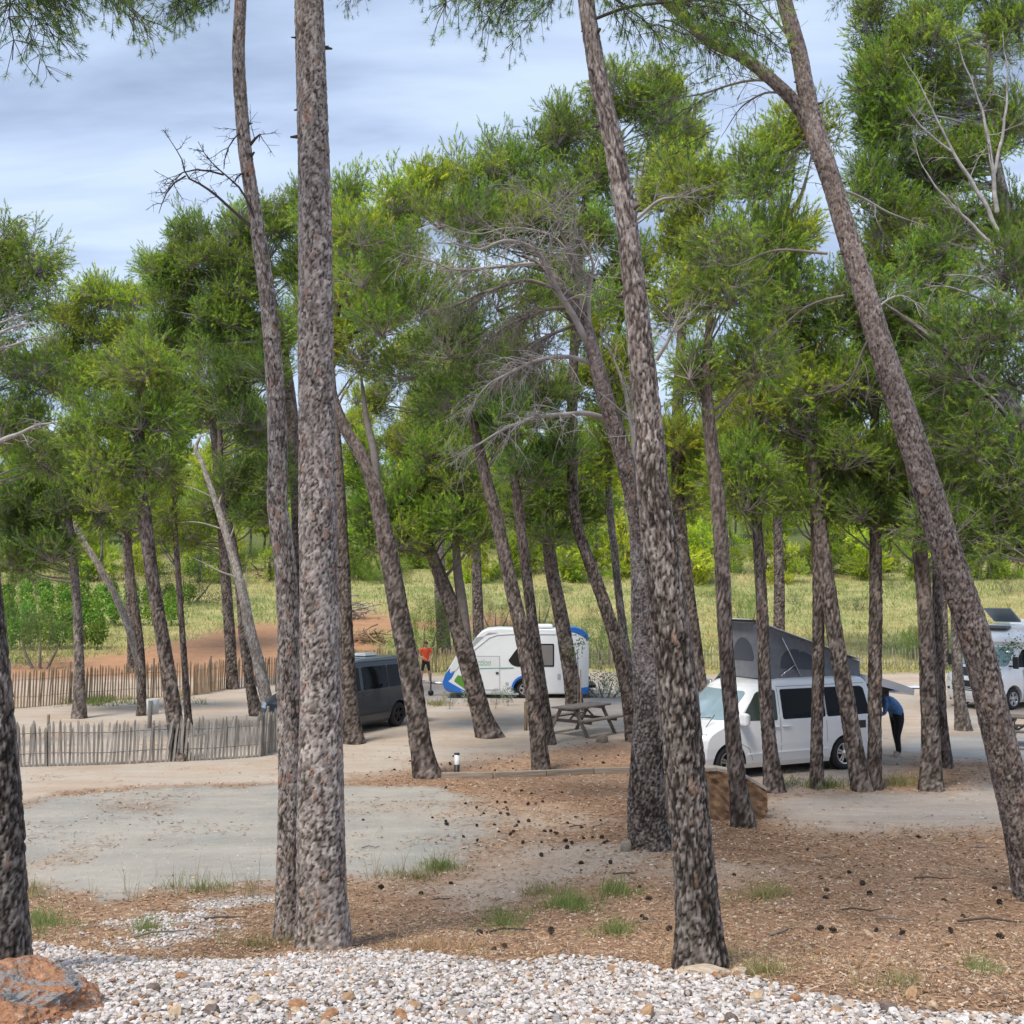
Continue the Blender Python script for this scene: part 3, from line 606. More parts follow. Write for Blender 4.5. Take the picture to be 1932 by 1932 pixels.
def pine(label, path, bark='mid', lobes=(), fg=False, Y=None, clump='n', rc=.75, density=1.35, extra=2.0, group=None, category='tree', tint=(1, 1, 1), limb_mat=None, name='pine_tree', flare=.24, nlimb=99, stubs=0, depth=1.0, sky=()):
    """path: (px, py, width px) from the foot up; lobes: (px, py, rx px, ry px) of foliage masses at the tree's own distance"""
    foot = ground(path[0][0], path[0][1]) if Y is None else None
    if foot is None:
        q = at(path[0][0], path[0][1], Y); foot = np.array((q[0], Y, float(height(q[0], Y))))
    Yd = foot[1]; base = foot; root = empty(name, base); tag(root, label, category, group)
    C = [at(px, py, Yd) for px, py, w in path]; R = [w / 2 / F * Yd for _, _, w in path]
    C[0] = foot.copy(); drop = foot - (C[1] - foot) / np.linalg.norm(C[1] - foot) * .25
    C = [drop] + C; R = [R[0] * 1.02] + R
    sd = int(abs(path[0][0] * 3 + path[0][1])) % 1000
    if fg: V, Qd, Qt, col = bark_tube(np.array(C) - base, R, sd, .0155, 70, (.034, .092) if bark in ('grey', 'red') else (.029, .125), .013 if bark in ('grey', 'red') else .017, flare * .9, stubs or 14, .06, .15 if bark in ('grey', 'red') else .30)
    elif Yd > 70: V, Qd, Qt, col = bark_tube(np.array(C) - base, R, sd, .30, 10, (.08, .25), .012, flare, 0, .06, .30)
    else: V, Qd, Qt, col = bark_tube(np.array(C) - base, R, sd, .050, 28, (.045, .17), .016, flare, stubs, .06, .30)
    link('trunk', quads_tris_mesh('trunk', V, Qd, Qt, BARK[bark], col), root)
    if lobes or sky:
        crown = empty('crown', parent=root)
        pool = {'n': CLUMPS, 'l': CLUMPS_LOOSE, 'd': CLUMPS_DARK, 'b': CLUMPS_BG}[clump]
        trunk_pts = np.array(C); made = 0
        for lb in lobes:
            cx, cy, rx, ry = lb[:4]; c = at(cx, cy, Yd); ax = rx / F * Yd; az = ry / F * Yd; r_ = min(rc, ax * 1.0, az * 1.25)
            n_ = max(1, int(density * extra * ax * az / (r_ * r_) + .5)); pts = []
            for k in range(n_):
                for _ in range(12):
                    q = tree_rng.uniform(-1, 1, 3)
                    if (q ** 2).sum() > 1: continue
                    p = c + q * np.array((max(ax - r_ * .75, .01), depth * max(min(ax, 1.6) - .4, .15), max(az - r_ * .6, .01)))
                    if all(np.linalg.norm(p - o_) > r_ * .6 for o_ in pts): break
                pts.append(p)
            for p in pts:
                sc = r_ * tree_rng.uniform(.75, 1.3)
                o = link('needle_clump', pool[int(tree_rng.integers(len(pool)))], crown, p - base, (tree_rng.normal() * .4, tree_rng.normal() * .4, tree_rng.uniform(0, 6.28)), (sc * tree_rng.uniform(.85, 1.2), sc * tree_rng.uniform(.85, 1.2), sc * tree_rng.uniform(.9, 1.35)))
                v = tree_rng.uniform(.85, 1.15); o.color = (tint[0] * v, tint[1] * v, tint[2] * v, 1)
                if made < nlimb:
                    dz = trunk_pts[:, 2] - (p[2] - .35 - .45 * np.linalg.norm(trunk_pts[:, :2] - p[:2], axis=1))
                    # start on the trunk below the clump
                    seg = np.linspace(0, len(trunk_pts) - 1, 80); TP = np.stack([np.interp(seg, np.arange(len(trunk_pts)), trunk_pts[:, i]) for i in range(3)], 1)
                    cost = np.linalg.norm(TP - (p - np.array((0, 0, .9))), axis=1) + .6 * np.clip(TP[:, 2] - p[2] + .4, 0, 99); st_ = TP[int(np.argmin(cost))]
                    L = np.linalg.norm(p - st_); mid = st_ + (p - st_) * .5 + np.array((0, 0, -.10 * L)) + tree_rng.normal(size=3) * .05 * L
                    if L > .5:
                        branch_mesh([st_ - base, mid - base, p - base + np.array((0, 0, -.3 * sc))], min(.012 + .013 * L, .07), .009, None, 6, .25, .03, made).build('limb', limb_mat or LIMB_GREY, crown, fix=False)
                    made += 1
    return root, base, Yd
# ------------------------------------------------------------------ the pines, nearest first
def spray(root, base, px, py, Y, rz, s=1.0, tilt=0.0):
    p = at(px, py, Y); o = link('needle_spray', SPRAYS[int(tree_rng.integers(4))], root, p - base, (tree_rng.uniform(-.4, .4), tilt, rz), s)
    return o
def high_crown(root, base, top, pts, pool=None):
    """foliage head above the frame: clumps on limbs at given offsets from the trunk's top"""
    cr = empty('crown', parent=root)
    for dx, dy, dz, s in pts:
        p = top + np.array((dx, dy, dz)); link('needle_clump', (pool or CLUMPS)[int(tree_rng.integers(3))], cr, p - base, (0, 0, tree_rng.uniform(0, 6)), s)
        branch_mesh([top - base + np.array((0, 0, -.6)), top - base + np.array((dx * .5, dy * .5, dz * .4 - .2)), p - base], .035, .012, None, 6, .3, .03, 1).build('limb', LIMB_GREY, cr, fix=False)
    return cr

# near left edge
T1, b1, y1 = pine('dark rough pine trunk cut off by the left edge of the picture', [(4, 1838, 96), (2, 1700, 88), (-4, 1500, 84), (-22, 1250, 78), (-42, 1050, 70), (-75, 800, 62), (-110, 500, 54), (-150, 100, 46), (-170, -250, 38), (-175, -700, 22)], 'dark', fg=True)
# the close pair in front of the pale pad
T2, b2, y2 = pine('slim crooked grey pine with a bare dead branch, left of the stoutest straight trunk', [(545, 1778, 58), (545, 1640, 44), (546, 1500, 40), (544, 1300, 42), (543, 1150, 40), (536, 1050, 39), (523, 950, 37), (524, 850, 36), (521, 750, 35), (514, 650, 33), (503, 550, 31), (488, 450, 29), (477, 380, 28), (463, 290, 27), (455, 200, 26), (450, 100, 25), (454, 0, 23), (462, -200, 21), (450, -520, 14)], 'grey', fg=True, stubs=40)
T3, b3, y3 = pine('stoutest straight pine trunk with flaky grey bark, in front of the gravel pad', [(610, 1790, 104), (609, 1700, 92), (606, 1500, 87), (604, 1300, 75), (602, 1150, 71), (599, 900, 69), (597, 700, 67), (595, 500, 66), (591, 300, 63), (587, 120, 60), (583, 0, 58), (578, -300, 50), (570, -800, 30)], 'grey', fg=True, stubs=46)
T4, b4, y4 = pine('tall pine curving left at the centre right, its foot behind a flat stone', [(1322, 1826, 100), (1318, 1740, 82), (1306, 1600, 72), (1294, 1480, 74), (1282, 1350, 74), (1268, 1200, 72), (1250, 1050, 68), (1235, 950, 62), (1222, 800, 55), (1208, 650, 50), (1192, 500, 46), (1176, 380, 42), (1156, 270, 40), (1134, 170, 38), (1118, 80, 35), (1106, 0, 32), (1092, -250, 26), (1090, -650, 15)], 'dark', fg=True, stubs=24)
T5, b5, y5 = pine('thick dark gnarled pine leaning into the curved trunk before it, with long bare grey limbs', [(1230, 1600, 78), (1222, 1540, 72), (1220, 1450, 62), (1228, 1350, 64), (1226, 1250, 66), (1222, 1150, 64), (1214, 1020, 52), (1206, 960, 40), (1203, 900, 26)], 'dark', fg=True, stubs=4)
_C = [at(x, y, y5 - .05) for x, y in ((1218, 1030), (1196, 930), (1176, 860), (1155, 790), (1136, 730), (1118, 660), (1098, 600), (1062, 545), (1020, 500), (985, 480))]
V_, Q_, Qt_, c_ = bark_tube(np.array(_C) - b5, [w / 2 / F * y5 for w in (44, 38, 35, 33, 31, 28, 25, 20, 12, 4)], 77, .014, 56, (.05, .10), .008, 0, 10, .06, .12)
link('forked_trunk', quads_tris_mesh('forked_trunk', V_, Q_, Qt_, BARK['red'], c_), T5)
T6, b6, y6 = pine('long pine leaning left across the right side of the picture, forking near the top', [(1952, 1700, 66), (1925, 1560, 62), (1898, 1440, 60), (1866, 1310, 58), (1836, 1190, 58), (1792, 1060, 58), (1748, 920, 54), (1714, 810, 50), (1678, 700, 46), (1640, 580, 42), (1600, 450, 39), (1568, 340, 37), (1538, 250, 40), (1522, 180, 34), (1505, 90, 32), (1480, 0, 30), (1450, -160, 24), (1440, -400, 15)], 'red', fg=True, stubs=26)

# fork limb of the right-hand leaning pine and its side branches
def limb_px(root, base, Y, pts, w0, w1, mat=None, name='limb', n=8, dy=0.0):
    P = [at(x, y, Y + dy * i / max(1, len(pts) - 1)) - base for i, (x, y) in enumerate(pts)]
    return branch_mesh(P, w0 / 2 / F * Y, w1 / 2 / F * Y, None, n, .06, .006, int(pts[0][0])).build(name, mat or LIMB_GREY, root, fix=False)
_C = [at(x, y, y6) for x, y in ((1541, 275), (1508, 205), (1455, 150), (1395, 104), (1330, 72), (1290, 32), (1250, 0), (1170, -70), (1050, -150))]
V_, Q_, Qt_, c_ = bark_tube(np.array(_C) - b6, [w / 2 / F * y6 for w in (28, 25, 24, 23, 21, 19, 17, 13, 6)], 91, .02, 36, (.05, .10), .007, 0, 10, .06, .12)
link('forked_trunk', quads_tris_mesh('forked_trunk', V_, Q_, Qt_, BARK['red'], c_), T6)
for pts, w in (([(1505, 205), (1450, 152), (1380, 160), (1290, 185), (1200, 190)], 7), ([(1480, 180), (1440, 175), (1400, 200), (1360, 260)], 5), ([(1600, 440), (1560, 330), (1520, 270), (1470, 330), (1440, 390)], 6), ([(1515, 140), (1480, 60), (1440, 10), (1410, -30)], 7), ([(1560, 480), (1480, 470), (1380, 500), (1300, 470)], 6), ([(1590, 560), (1520, 580), (1450, 640)], 6), ([(1640, 640), (1600, 720), (1540, 745)], 6)):
    P = [at(x, y, y6 + .25 * i) for i, (x, y) in enumerate(pts)]
    twig_branch(b6, P, w / 2 / F * y6, 2.0 / F * y6, LIMB_GREY, T6, ntw=7, tl=(.25, .7), droop=.35, seed=int(pts[0][0] + pts[1][1]))
for pts, w in (([(1640, 590), (1700, 560), (1760, 600)], 5), ([(1590, 360), (1640, 380), (1720, 420), (1760, 430)], 5)):
    P = [at(x, y, y6 + .15 * i) for i, (x, y) in enumerate(pts)]
    twig_branch(b6, P, w / 2 / F * y6, 1.6 / F * y6, LIMB_PALE, T6, ntw=6, tl=(.2, .5), droop=.2, seed=int(pts[1][0]))

# dead bare branch of the crooked pine, against the sky
for pts, w, nt_, sd in (([(497, 455), (470, 420), (420, 380), (375, 350), (352, 335), (345, 300), (325, 265), (310, 245)], 7, 9, 3), ([(500, 450), (478, 405), (450, 355), (420, 328), (395, 300), (376, 265)], 6, 9, 5), ([(420, 328), (380, 322), (345, 330), (315, 360)], 4, 7, 8), ([(350, 335), (325, 350), (310, 375), (300, 400)], 3.5, 5, 9), ([(476, 330), (455, 325), (440, 345)], 3.5, 5, 12), ([(470, 230), (450, 250), (430, 290), (425, 320)], 3.5, 6, 14), ([(470, 280), (486, 262), (492, 256), (489, 268)], 7, 3, 17)):
    P = [at(x, y, y2 - .05 * i) for i, (x, y) in enumerate(pts)]
    twig_branch(b2, P, w / 2 / F * y2, 1.5 / F * y2, TWIG_DARK, T2, ntw=nt_, tl=(.10, .30), droop=.1, seed=sd, name='dead_branch')

# bare grey limbs of the gnarled pine: arching left and drooping
for pts, w, nt_, dr, mt in (
    ([(1118, 670), (1085, 600), (1050, 545), (1010, 470), (960, 455), (900, 470), (850, 460), (800, 455)], 15, 20, .18, LIMB_PALE),
    ([(1100, 610), (1110, 540), (1080, 480), (1055, 430), (1040, 390), (1000, 360), (950, 345)], 9, 20, .05, LIMB_PALE),
    ([(1112, 640), (1110, 560), (1120, 500), (1085, 430), (1095, 380)], 9, 10, .05, LIMB_PALE),
    ([(1125, 690), (1060, 672), (990, 690), (930, 720), (880, 780)], 10, 22, .75, LIMB_PALE),
    ([(1150, 790), (1090, 780), (1030, 785), (970, 800), (920, 830), (880, 850), (850, 880)], 12, 20, .55, LIMB_PALE),
    ([(1060, 545), (1000, 530), (930, 545), (860, 575), (800, 590)], 9, 26, .75, LIMB_GREY),
    ([(1075, 580), (1010, 590), (950, 620), (900, 660)], 9, 28, .9, LIMB_GREY),
    ([(1095, 610), (1040, 630), (980, 680), (950, 720)], 8, 26, .9, LIMB_GREY),
    ([(1020, 500), (960, 500), (880, 510), (800, 490), (740, 470)], 8, 22, .3, LIMB_PALE),
    ([(1196, 930), (1185, 760), (1150, 660), (1130, 620)], 13, 5, .1, LIMB_PALE),
    ([(1110, 640), (1090, 540), (1070, 470), (990, 430), (900, 440), (830, 425)], 7, 18, .2, LIMB_PALE),
    ([(1240, 680), (1270, 620), (1300, 570)], 9, 6, -.1, LIMB_PALE), ([(1195, 420), (1240, 380), (1290, 370), (1330, 350)], 8, 8, 0, LIMB_PALE)):
    P = [at(x, y, y5 + (-.20 if mt is LIMB_PALE else -.05) * i) for i, (x, y) in enumerate(pts)]
    twig_branch(b5, P, w / 2 / F * y5, 2.0 / F * y5, mt, T5, ntw=int(nt_ * 2.0), tl=(.3, .95), droop=dr, seed=int(pts[1][0] + pts[1][1]), name='bare_limb')
cr5 = empty('crown', parent=T5)
for (px, py, r) in ((700, 520, 75), (760, 470, 70), (830, 400, 75), (900, 395, 70), (720, 600, 80), (800, 560, 80), (880, 520, 75), (960, 560, 80), (1010, 640, 75), (850, 650, 85), (760, 690, 75), (930, 700, 80), (1040, 560, 60), (990, 400, 65), (1060, 350, 60), (690, 450, 60), (820, 760, 65), (1130, 560, 55)):
    Yc = y5 + tree_rng.uniform(1.0, 2.8); p = at(px, py, Yc)
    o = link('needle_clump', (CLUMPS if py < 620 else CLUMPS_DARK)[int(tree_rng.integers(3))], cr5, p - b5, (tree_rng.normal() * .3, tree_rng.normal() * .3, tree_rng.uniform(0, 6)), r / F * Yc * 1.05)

# foliage hanging in from above the frame, carried by limbs of the near trunks
for root, base, Y, items in (
    (T1, b1, y1, [(-40, -50, .2, 1.0), (20, -20, -.3, .9), (70, -45, .5, .95), (110, -10, 0, .7), (-20, 20, 1.2, .8), (40, -80, 2.0, 1.0), (-60, -30, 0.1, .9), (10, 10, .6, .7)]),
    (T2, b2, y2, [(445, -15, 3.0, .85), (430, 25, 3.3, .7), (380, -40, 2.9, .9), (330, -20, 3.2, .8), (300, -50, 3.5, .8), (440, 60, 3.14, .5), (400, 20, 2.6, .7), (350, 15, 3.6, .6), (280, -25, 3.0, .6), (415, -60, 2.4, .9)]),
    (T3, b3, y3, [(680, -70, .0, .9), (720, -40, .4, .7), (760, -20, -.4, .7), (800, -50, .2, .9), (850, -60, 0, .8), (730, -10, 2.6, .6), (830, -20, .3, .5), (700, -5, 3.3, .5)]),
    (T4, b4, y4, [(1090, -30, 3.0, .9), (1060, 0, 3.3, .8), (1010, -30, 2.9, .9), (1120, 20, .2, .7), (1150, 40, -.2, .8), (1200, 20, .3, .9), (1250, 50, .1, .8), (1290, 10, 0, .9), (1080, 50, 3.1, .6), (1180, 70, .4, .7), (1240, 100, -.3, .7), (970, -40, 3.1, .7), (1040, 40, 2.8, .6), (1310, 60, .2, .7), (1340, 110, .2, .6)]),
    (T6, b6, y6, [(1360, 60, 2.9, .7), (1400, 20, 3.2, .8), (1440, 10, 2.8, .7), (1330, 130, 3.0, .6), (1380, 170, 3.4, .6), (1620, -30, 3.0, .5), (1300, 200, 3.0, .7), (1330, 260, 3.2, .7)])):
    for px, py, rz, s in items:
        for _k in range(2):
            spray(root, base, px + tree_rng.uniform(-25, 25), py - (62 if root is not T6 else 15) + tree_rng.uniform(-18, 18), Y + tree_rng.uniform(-.5, .9), rz + tree_rng.uniform(-.4, .4), s * .72, tree_rng.uniform(0, .4))
limb_px(T4, b4, y4, [(1112, 40), (1180, 15), (1250, 5), (1330, 0), (1400, 10), (1470, 0)], 7, 3, TWIG_DARK)
limb_px(T3, b3, y3, [(583, -90), (660, -70), (760, -55), (860, -60)], 9, 3, TWIG_DARK)
limb_px(T2, b2, y2, [(460, -60), (400, -40), (320, -45), (240, -20)], 8, 3, TWIG_DARK)
limb_px(T1, b1, y1, [(-165, -120), (-80, -60), (20, -40), (120, -20)], 9, 3, TWIG_DARK)
for root, base, Y, tp, sp in ((T1, b1, y1, (-175, -600), 1.0), (T2, b2, y2, (455, -450), .8), (T3, b3, y3, (572, -700), 1.2), (T4, b4, y4, (1090, -560), 1.0), (T6, b6, y6, (1440, -330), 1.0)):
    high_crown(root, base, at(*tp, Y), [(1.3 * sp, .3, .6, .9), (-1.2 * sp, -.4, .5, .9), (.3, 1.2 * sp, .9, .9), (-.2, -1.2, 1.0, .85), (0, 0, 1.8, 1.0), (.9, -.8, 1.4, .8)])

# ---------------- middle distance, right of centre: (foot up) , foliage lobes
G = (1.03, 1.03, 1); BR = (1.35, 1.2, .95); DK = (.85, .9, .95); LT = (1.5, 1.3, 1.0)
pine('thin dark pine standing right in front of the low stone wall end', [(1402, 1558, 46), (1392, 1480, 35), (1384, 1400, 31), (1372, 1250, 29), (1362, 1060, 28), (1352, 920, 26), (1338, 800, 24), (1332, 700, 20), (1340, 600, 14)], 'mid', [(1370, 560, 95, 85), (1315, 690, 80, 60), (1420, 670, 80, 70), (1350, 470, 80, 70)], limb_mat=LIMB_GREY, clump='l', density=1.5)
pine('pine half hidden behind the right edge of the curving central trunk', [(1338, 1446, 34), (1326, 1350, 29), (1312, 1230, 28), (1297, 1110, 27), (1282, 980, 25), (1278, 800, 22), (1290, 560, 16), (1300, 350, 10)], 'mid', [(1290, 560, 80, 90), (1330, 720, 75, 60), (1280, 830, 70, 60), (1320, 340, 80, 90), (1300, 440, 80, 70), (1290, 930, 70, 50), (1340, 880, 60, 50)], tint=BR)
pine('slender pine before the camper van, second trunk right of the stone wall', [(1462, 1494, 40), (1453, 1420, 28), (1446, 1340, 25), (1440, 1200, 23), (1432, 1050, 21), (1424, 920, 20), (1420, 700, 16), (1430, 450, 10)], 'mid', [(1430, 330, 60, 90), (1430, 470, 80, 90), (1400, 860, 80, 70), (1450, 600, 80, 70), (1400, 940, 80, 45), (1455, 900, 60, 45)], tint=G)
pine('narrow upright pine before the middle of the camper van, grass at its foot', [(1541, 1488, 27), (1541, 1380, 23), (1544, 1240, 23), (1544, 1100, 22), (1538, 960, 20), (1528, 800, 17), (1520, 600, 12)], 'mid', [(1490, 580, 80, 85), (1550, 650, 80, 75), (1500, 790, 75, 60), (1540, 860, 70, 50), (1590, 560, 70, 70), (1500, 940, 80, 40), (1560, 930, 60, 40)], tint=G, clump='l', density=1.5)
pine('leaning pine before the rear wheel of the camper van', [(1628, 1492, 42), (1614, 1420, 34), (1602, 1350, 32), (1584, 1250, 30), (1562, 1110, 29), (1546, 980, 28), (1532, 860, 26), (1514, 750, 22), (1500, 600, 16), (1480, 420, 10)], 'red', [(1500, 430, 80, 85), (1460, 260, 60, 60), (1540, 720, 80, 70), (1420, 760, 75, 60), (1520, 250, 70, 70)], tint=BR)
pine('straight narrow pine beside the rear corner of the camper van', [(1650, 1490, 28), (1650, 1400, 25), (1651, 1280, 25), (1652, 1120, 24), (1652, 950, 22), (1650, 800, 17), (1650, 600, 11)], 'mid', [(1640, 600, 80, 75), (1640, 740, 85, 70), (1590, 860, 85, 65), (1660, 900, 70, 50), (1600, 960, 80, 42), (1665, 975, 60, 40)], tint=DK)
pine('pine right of the bending person, front one of two close trunks', [(1757, 1490, 44), (1756, 1420, 34), (1753, 1320, 31), (1748, 1200, 29), (1740, 1080, 29), (1722, 950, 28), (1704, 850, 24), (1690, 700, 16)], 'red', [(1690, 860, 85, 60), (1690, 720, 85, 70), (1745, 620, 85, 75), (1790, 760, 80, 70), (1800, 900, 70, 60), (1700, 980, 80, 42), (1800, 990, 80, 45)], tint=DK)
pine('pine right of the bending person, rear one of two close trunks', [(1787, 1448, 24), (1778, 1360, 19), (1772, 1240, 18), (1768, 1100, 17), (1770, 900, 14), (1780, 600, 9)], 'mid', [(1790, 540, 80, 75), (1740, 480, 70, 70), (1830, 650, 80, 70)], tint=G)
pine('pale grey pine standing before the front of the motorhome', [(1818, 1378, 30), (1812, 1330, 22), (1806, 1250, 20), (1802, 1120, 18), (1800, 900, 15), (1770, 500, 10)], 'pale', [(1720, 400, 80, 80), (1760, 500, 80, 70), (1660, 480, 70, 80)], tint=BR)
pine('tall pine with pale bare limbs rising at the far right', [(2010, 1400, 44), (2000, 1200, 40), (1985, 900, 36), (1962, 690, 33), (1932, 545, 30), (1902, 420, 27), (1878, 310, 22), (1868, 150, 14), (1860, 30, 8)], 'pale', [(1670, 110, 70, 100), (1740, 60, 90, 90), (1690, 250, 80, 90), (1760, 330, 90, 90), (1800, 160, 80, 80), (1890, 60, 70, 90), (1910, 420, 70, 80), (1850, -40, 90, 60), (1660, 180, 70, 110), (1730, 180, 80, 90), (1830, 290, 80, 80), (1900, 230, 60, 90), (1645, 330, 60, 80), (1700, 420, 80, 60), (1800, 420, 80, 60), (1640, 20, 50, 60)], tint=G, density=1.5, limb_mat=LIMB_PALE)
R2, bR2, yR2 = pine('pine leaning in from beyond the right edge', [(2110, 1520, 50), (2080, 1200, 44), (2010, 950, 40), (1945, 820, 36), (1880, 745, 31), (1830, 700, 25), (1760, 640, 14), (1700, 595, 7), (1650, 560, 2)], 'pale', [(1860, 620, 110, 80), (1900, 500, 80, 70), (1780, 700, 90, 60), (1850, 830, 100, 85), (1890, 960, 90, 75), (1780, 980, 70, 60), (1930, 700, 70, 70), (1900, 890, 90, 75), (1860, 1010, 90, 50), (1925, 1010, 60, 60)], tint=DK, clump='l', density=1.7, limb_mat=LIMB_PALE)
TR, bTR, yTR = R2, bR2, yR2
for pts, w in (([(1932, 640), (1870, 575), (1800, 545), (1740, 535)], 9), ([(1950, 600), (1880, 545), (1830, 520), (1780, 520)], 7), ([(1945, 830), (1860, 740), (1780, 660)], 10)):
    P = [at(x, y, yTR - .2 * i) for i, (x, y) in enumerate(pts)]
    twig_branch(bTR, P, w / 2 / F * yTR, 1.6 / F * yTR, LIMB_PALE, TR, ntw=14, tl=(.3, .8), droop=.3, seed=int(pts[1][0]), name='bare_limb')
tall = bpy.data.objects
for nm, pts, w in (('r', [(1885, 440), (1850, 370), (1800, 290), (1770, 230), (1730, 150), (1700, 100)], 9), ('r', [(1880, 400), (1870, 300), (1850, 200), (1820, 120), (1800, 60)], 9), ('r', [(1800, 290), (1740, 240), (1710, 200)], 5), ('r', [(1890, 480), (1840, 430), (1790, 380), (1750, 330), (1720, 260)], 7), ('r', [(1875, 330), (1895, 230), (1900, 130), (1890, 60)], 7)):
    root = [o for o in bpy.data.objects if o.get('label') == 'tall pine with pale bare limbs rising at the far right'][0]; bb = np.array(root.location); Yd = bb[1] - 1.7
    P = [at(x, y, Yd) for x, y in pts]
    twig_branch(bb, P, w / 2 / F * Yd, 1.6 / F * Yd, LIMB_PALE, root, ntw=10, tl=(.4, 1.1), droop=-.1, seed=int(pts[1][0] + pts[0][1]), name='bare_limb')

# ---------------- middle distance, centre
pine('stout leaning pine between the grey van and the orange shirt, forked above', [(806, 1466, 54), (797, 1420, 44), (786, 1350, 41), (770, 1250, 39), (752, 1150, 37), (738, 1070, 36), (722, 990, 33), (706, 920, 30), (688, 870, 27), (664, 830, 24), (640, 785, 22), (620, 700, 17), (640, 560, 12)], 'mid', [(690, 560, 85, 75), (680, 440, 75, 70), (770, 380, 85, 75), (740, 480, 80, 70), (690, 680, 70, 60), (790, 560, 80, 70), (640, 620, 50, 60), (820, 330, 60, 50)], tint=BR)
limb = [o for o in bpy.data.objects if o.get('label', '').startswith('stout leaning pine between')][0]; lb = np.array(limb.location)
limb_px(limb, lb, lb[1], [(728, 1010), (712, 940), (706, 860), (690, 780), (680, 700)], 22, 12, LIMB_GREY, 'trunk_fork')
pine('leaning pine in front of the caravan nose, left of the post', [(922, 1390, 50), (908, 1345, 37), (892, 1285, 35), (872, 1210, 34), (850, 1140, 30), (830, 1085, 26), (800, 1000, 20), (790, 900, 15)], 'mid', [(820, 850, 90, 70), (760, 930, 70, 60), (850, 980, 75, 50), (740, 1010, 60, 40), (880, 900, 70, 60), (830, 970, 90, 55), (760, 1005, 80, 45), (890, 1010, 60, 38), (700, 980, 60, 45)], tint=G)
limb = [o for o in bpy.data.objects if o.get('label', '').startswith('leaning pine in front of the caravan nose')][0]; lb = np.array(limb.location)
limb_px(limb, lb, lb[1], [(880, 1230), (874, 1160), (864, 1080), (858, 1000), (850, 900)], 24, 12, LIMB_GREY, 'trunk_fork')
pine('pale stub of a trunk behind the man in orange', [(838, 1232, 30), (836, 1190, 26), (832, 1120, 24), (828, 1040, 20), (820, 940, 14)], 'pale', [(815, 760, 70, 70), (860, 690, 70, 60), (780, 660, 60, 60)], tint=LT)
pine('slim pine in front of the caravan, nearer one of the crossing pair', [(1022, 1456, 34), (1016, 1400, 31), (1008, 1330, 31), (990, 1220, 30), (968, 1120, 28), (948, 1030, 26), (930, 950, 24), (914, 890, 22), (890, 780, 16), (870, 680, 10)], 'mid', [(880, 740, 90, 70), (930, 660, 90, 70), (850, 620, 80, 60), (960, 800, 70, 60)], tint=DK, clump='d')
pine('slim pine in front of the caravan, farther one of the crossing pair', [(1036, 1404, 26), (1028, 1340, 22), (1014, 1240, 21), (1002, 1150, 20), (990, 1060, 20), (980, 970, 19), (968, 880, 17), (960, 760, 12)], 'mid', [(960, 700, 80, 65), (1020, 760, 75, 60), (1000, 880, 80, 60), (1060, 840, 60, 60)], tint=DK, clump='d')
pine('pine rising behind the picnic table, before the caravan rear', [(1086, 1340, 34), (1079, 1290, 30), (1068, 1220, 29), (1054, 1140, 28), (1040, 1070, 27), (1034, 1000, 22), (1040, 900, 15)], 'mid', [(1040, 1005, 65, 45), (1060, 900, 80, 70), (1100, 960, 60, 45), (990, 960, 60, 45)], tint=DK)
pine('tall leaning pine left of the gnarled trunk', [(1196, 1398, 32), (1186, 1320, 27), (1168, 1230, 26), (1140, 1140, 25), (1112, 1060, 24), (1094, 1010, 22), (1080, 800, 20), (1090, 550, 16), (1110, 300, 10)], 'mid', [(960, 310, 85, 75), (1050, 245, 80, 75), (1160, 190, 85, 60), (1130, 330, 90, 80), (880, 340, 70, 55), (1020, 360, 80, 70), (1240, 210, 70, 70), (1100, 450, 80, 70), (980, 420, 100, 70), (890, 430, 90, 60), (1060, 540, 90, 70), (1180, 520, 70, 80)], tint=G, density=1.5)
pine('thin pale pine just left of the gnarled trunk', [(1197, 1352, 20), (1188, 1270, 17), (1172, 1160, 16), (1160, 1050, 15), (1150, 950, 14), (1160, 700, 11), (1200, 400, 7)], 'pale', [(1250, 170, 70, 60), (1290, 250, 70, 75), (1250, 340, 70, 70), (1150, 700, 70, 70), (1130, 860, 60, 60), (1190, 560, 60, 60), (1100, 620, 70, 65), (1160, 780, 70, 55), (1080, 720, 70, 55), (1190, 660, 50, 60)], tint=BR)

# ---------------- middle distance, left
pine('pine beyond the left edge reaching in with pale limbs', [(-85, 1420, 36), (-80, 1200, 32), (-70, 1000, 30), (-50, 800, 26), (-40, 620, 20), (-30, 450, 12)], 'mid', [(20, 460, 85, 60), (80, 490, 55, 40), (40, 560, 80, 60), (-20, 640, 80, 70), (60, 700, 80, 70), (30, 800, 90, 70), (90, 850, 70, 60), (-30, 520, 80, 80)], tint=G, clump='l', density=1.6)
limb = [o for o in bpy.data.objects if o.get('label', '').startswith('pine beyond the left edge')][0]; lb = np.array(limb.location)
for pts, w in (([(-50, 700), (0, 660), (60, 640), (110, 625)], 8), ([(-55, 640), (0, 628), (50, 610), (90, 620)], 7), ([(-60, 850), (20, 825), (80, 800), (150, 800)], 12), ([(-45, 620), (10, 605), (60, 590)], 6)):
    P = [at(x, y, lb[1] - .9 - .2 * i) for i, (x, y) in enumerate(pts)]
    twig_branch(lb, P, w / 2 / F * lb[1], 1.6 / F * lb[1], LIMB_PALE, limb, ntw=14, tl=(.3, .8), droop=.25, seed=int(pts[1][1]), name='bare_limb')
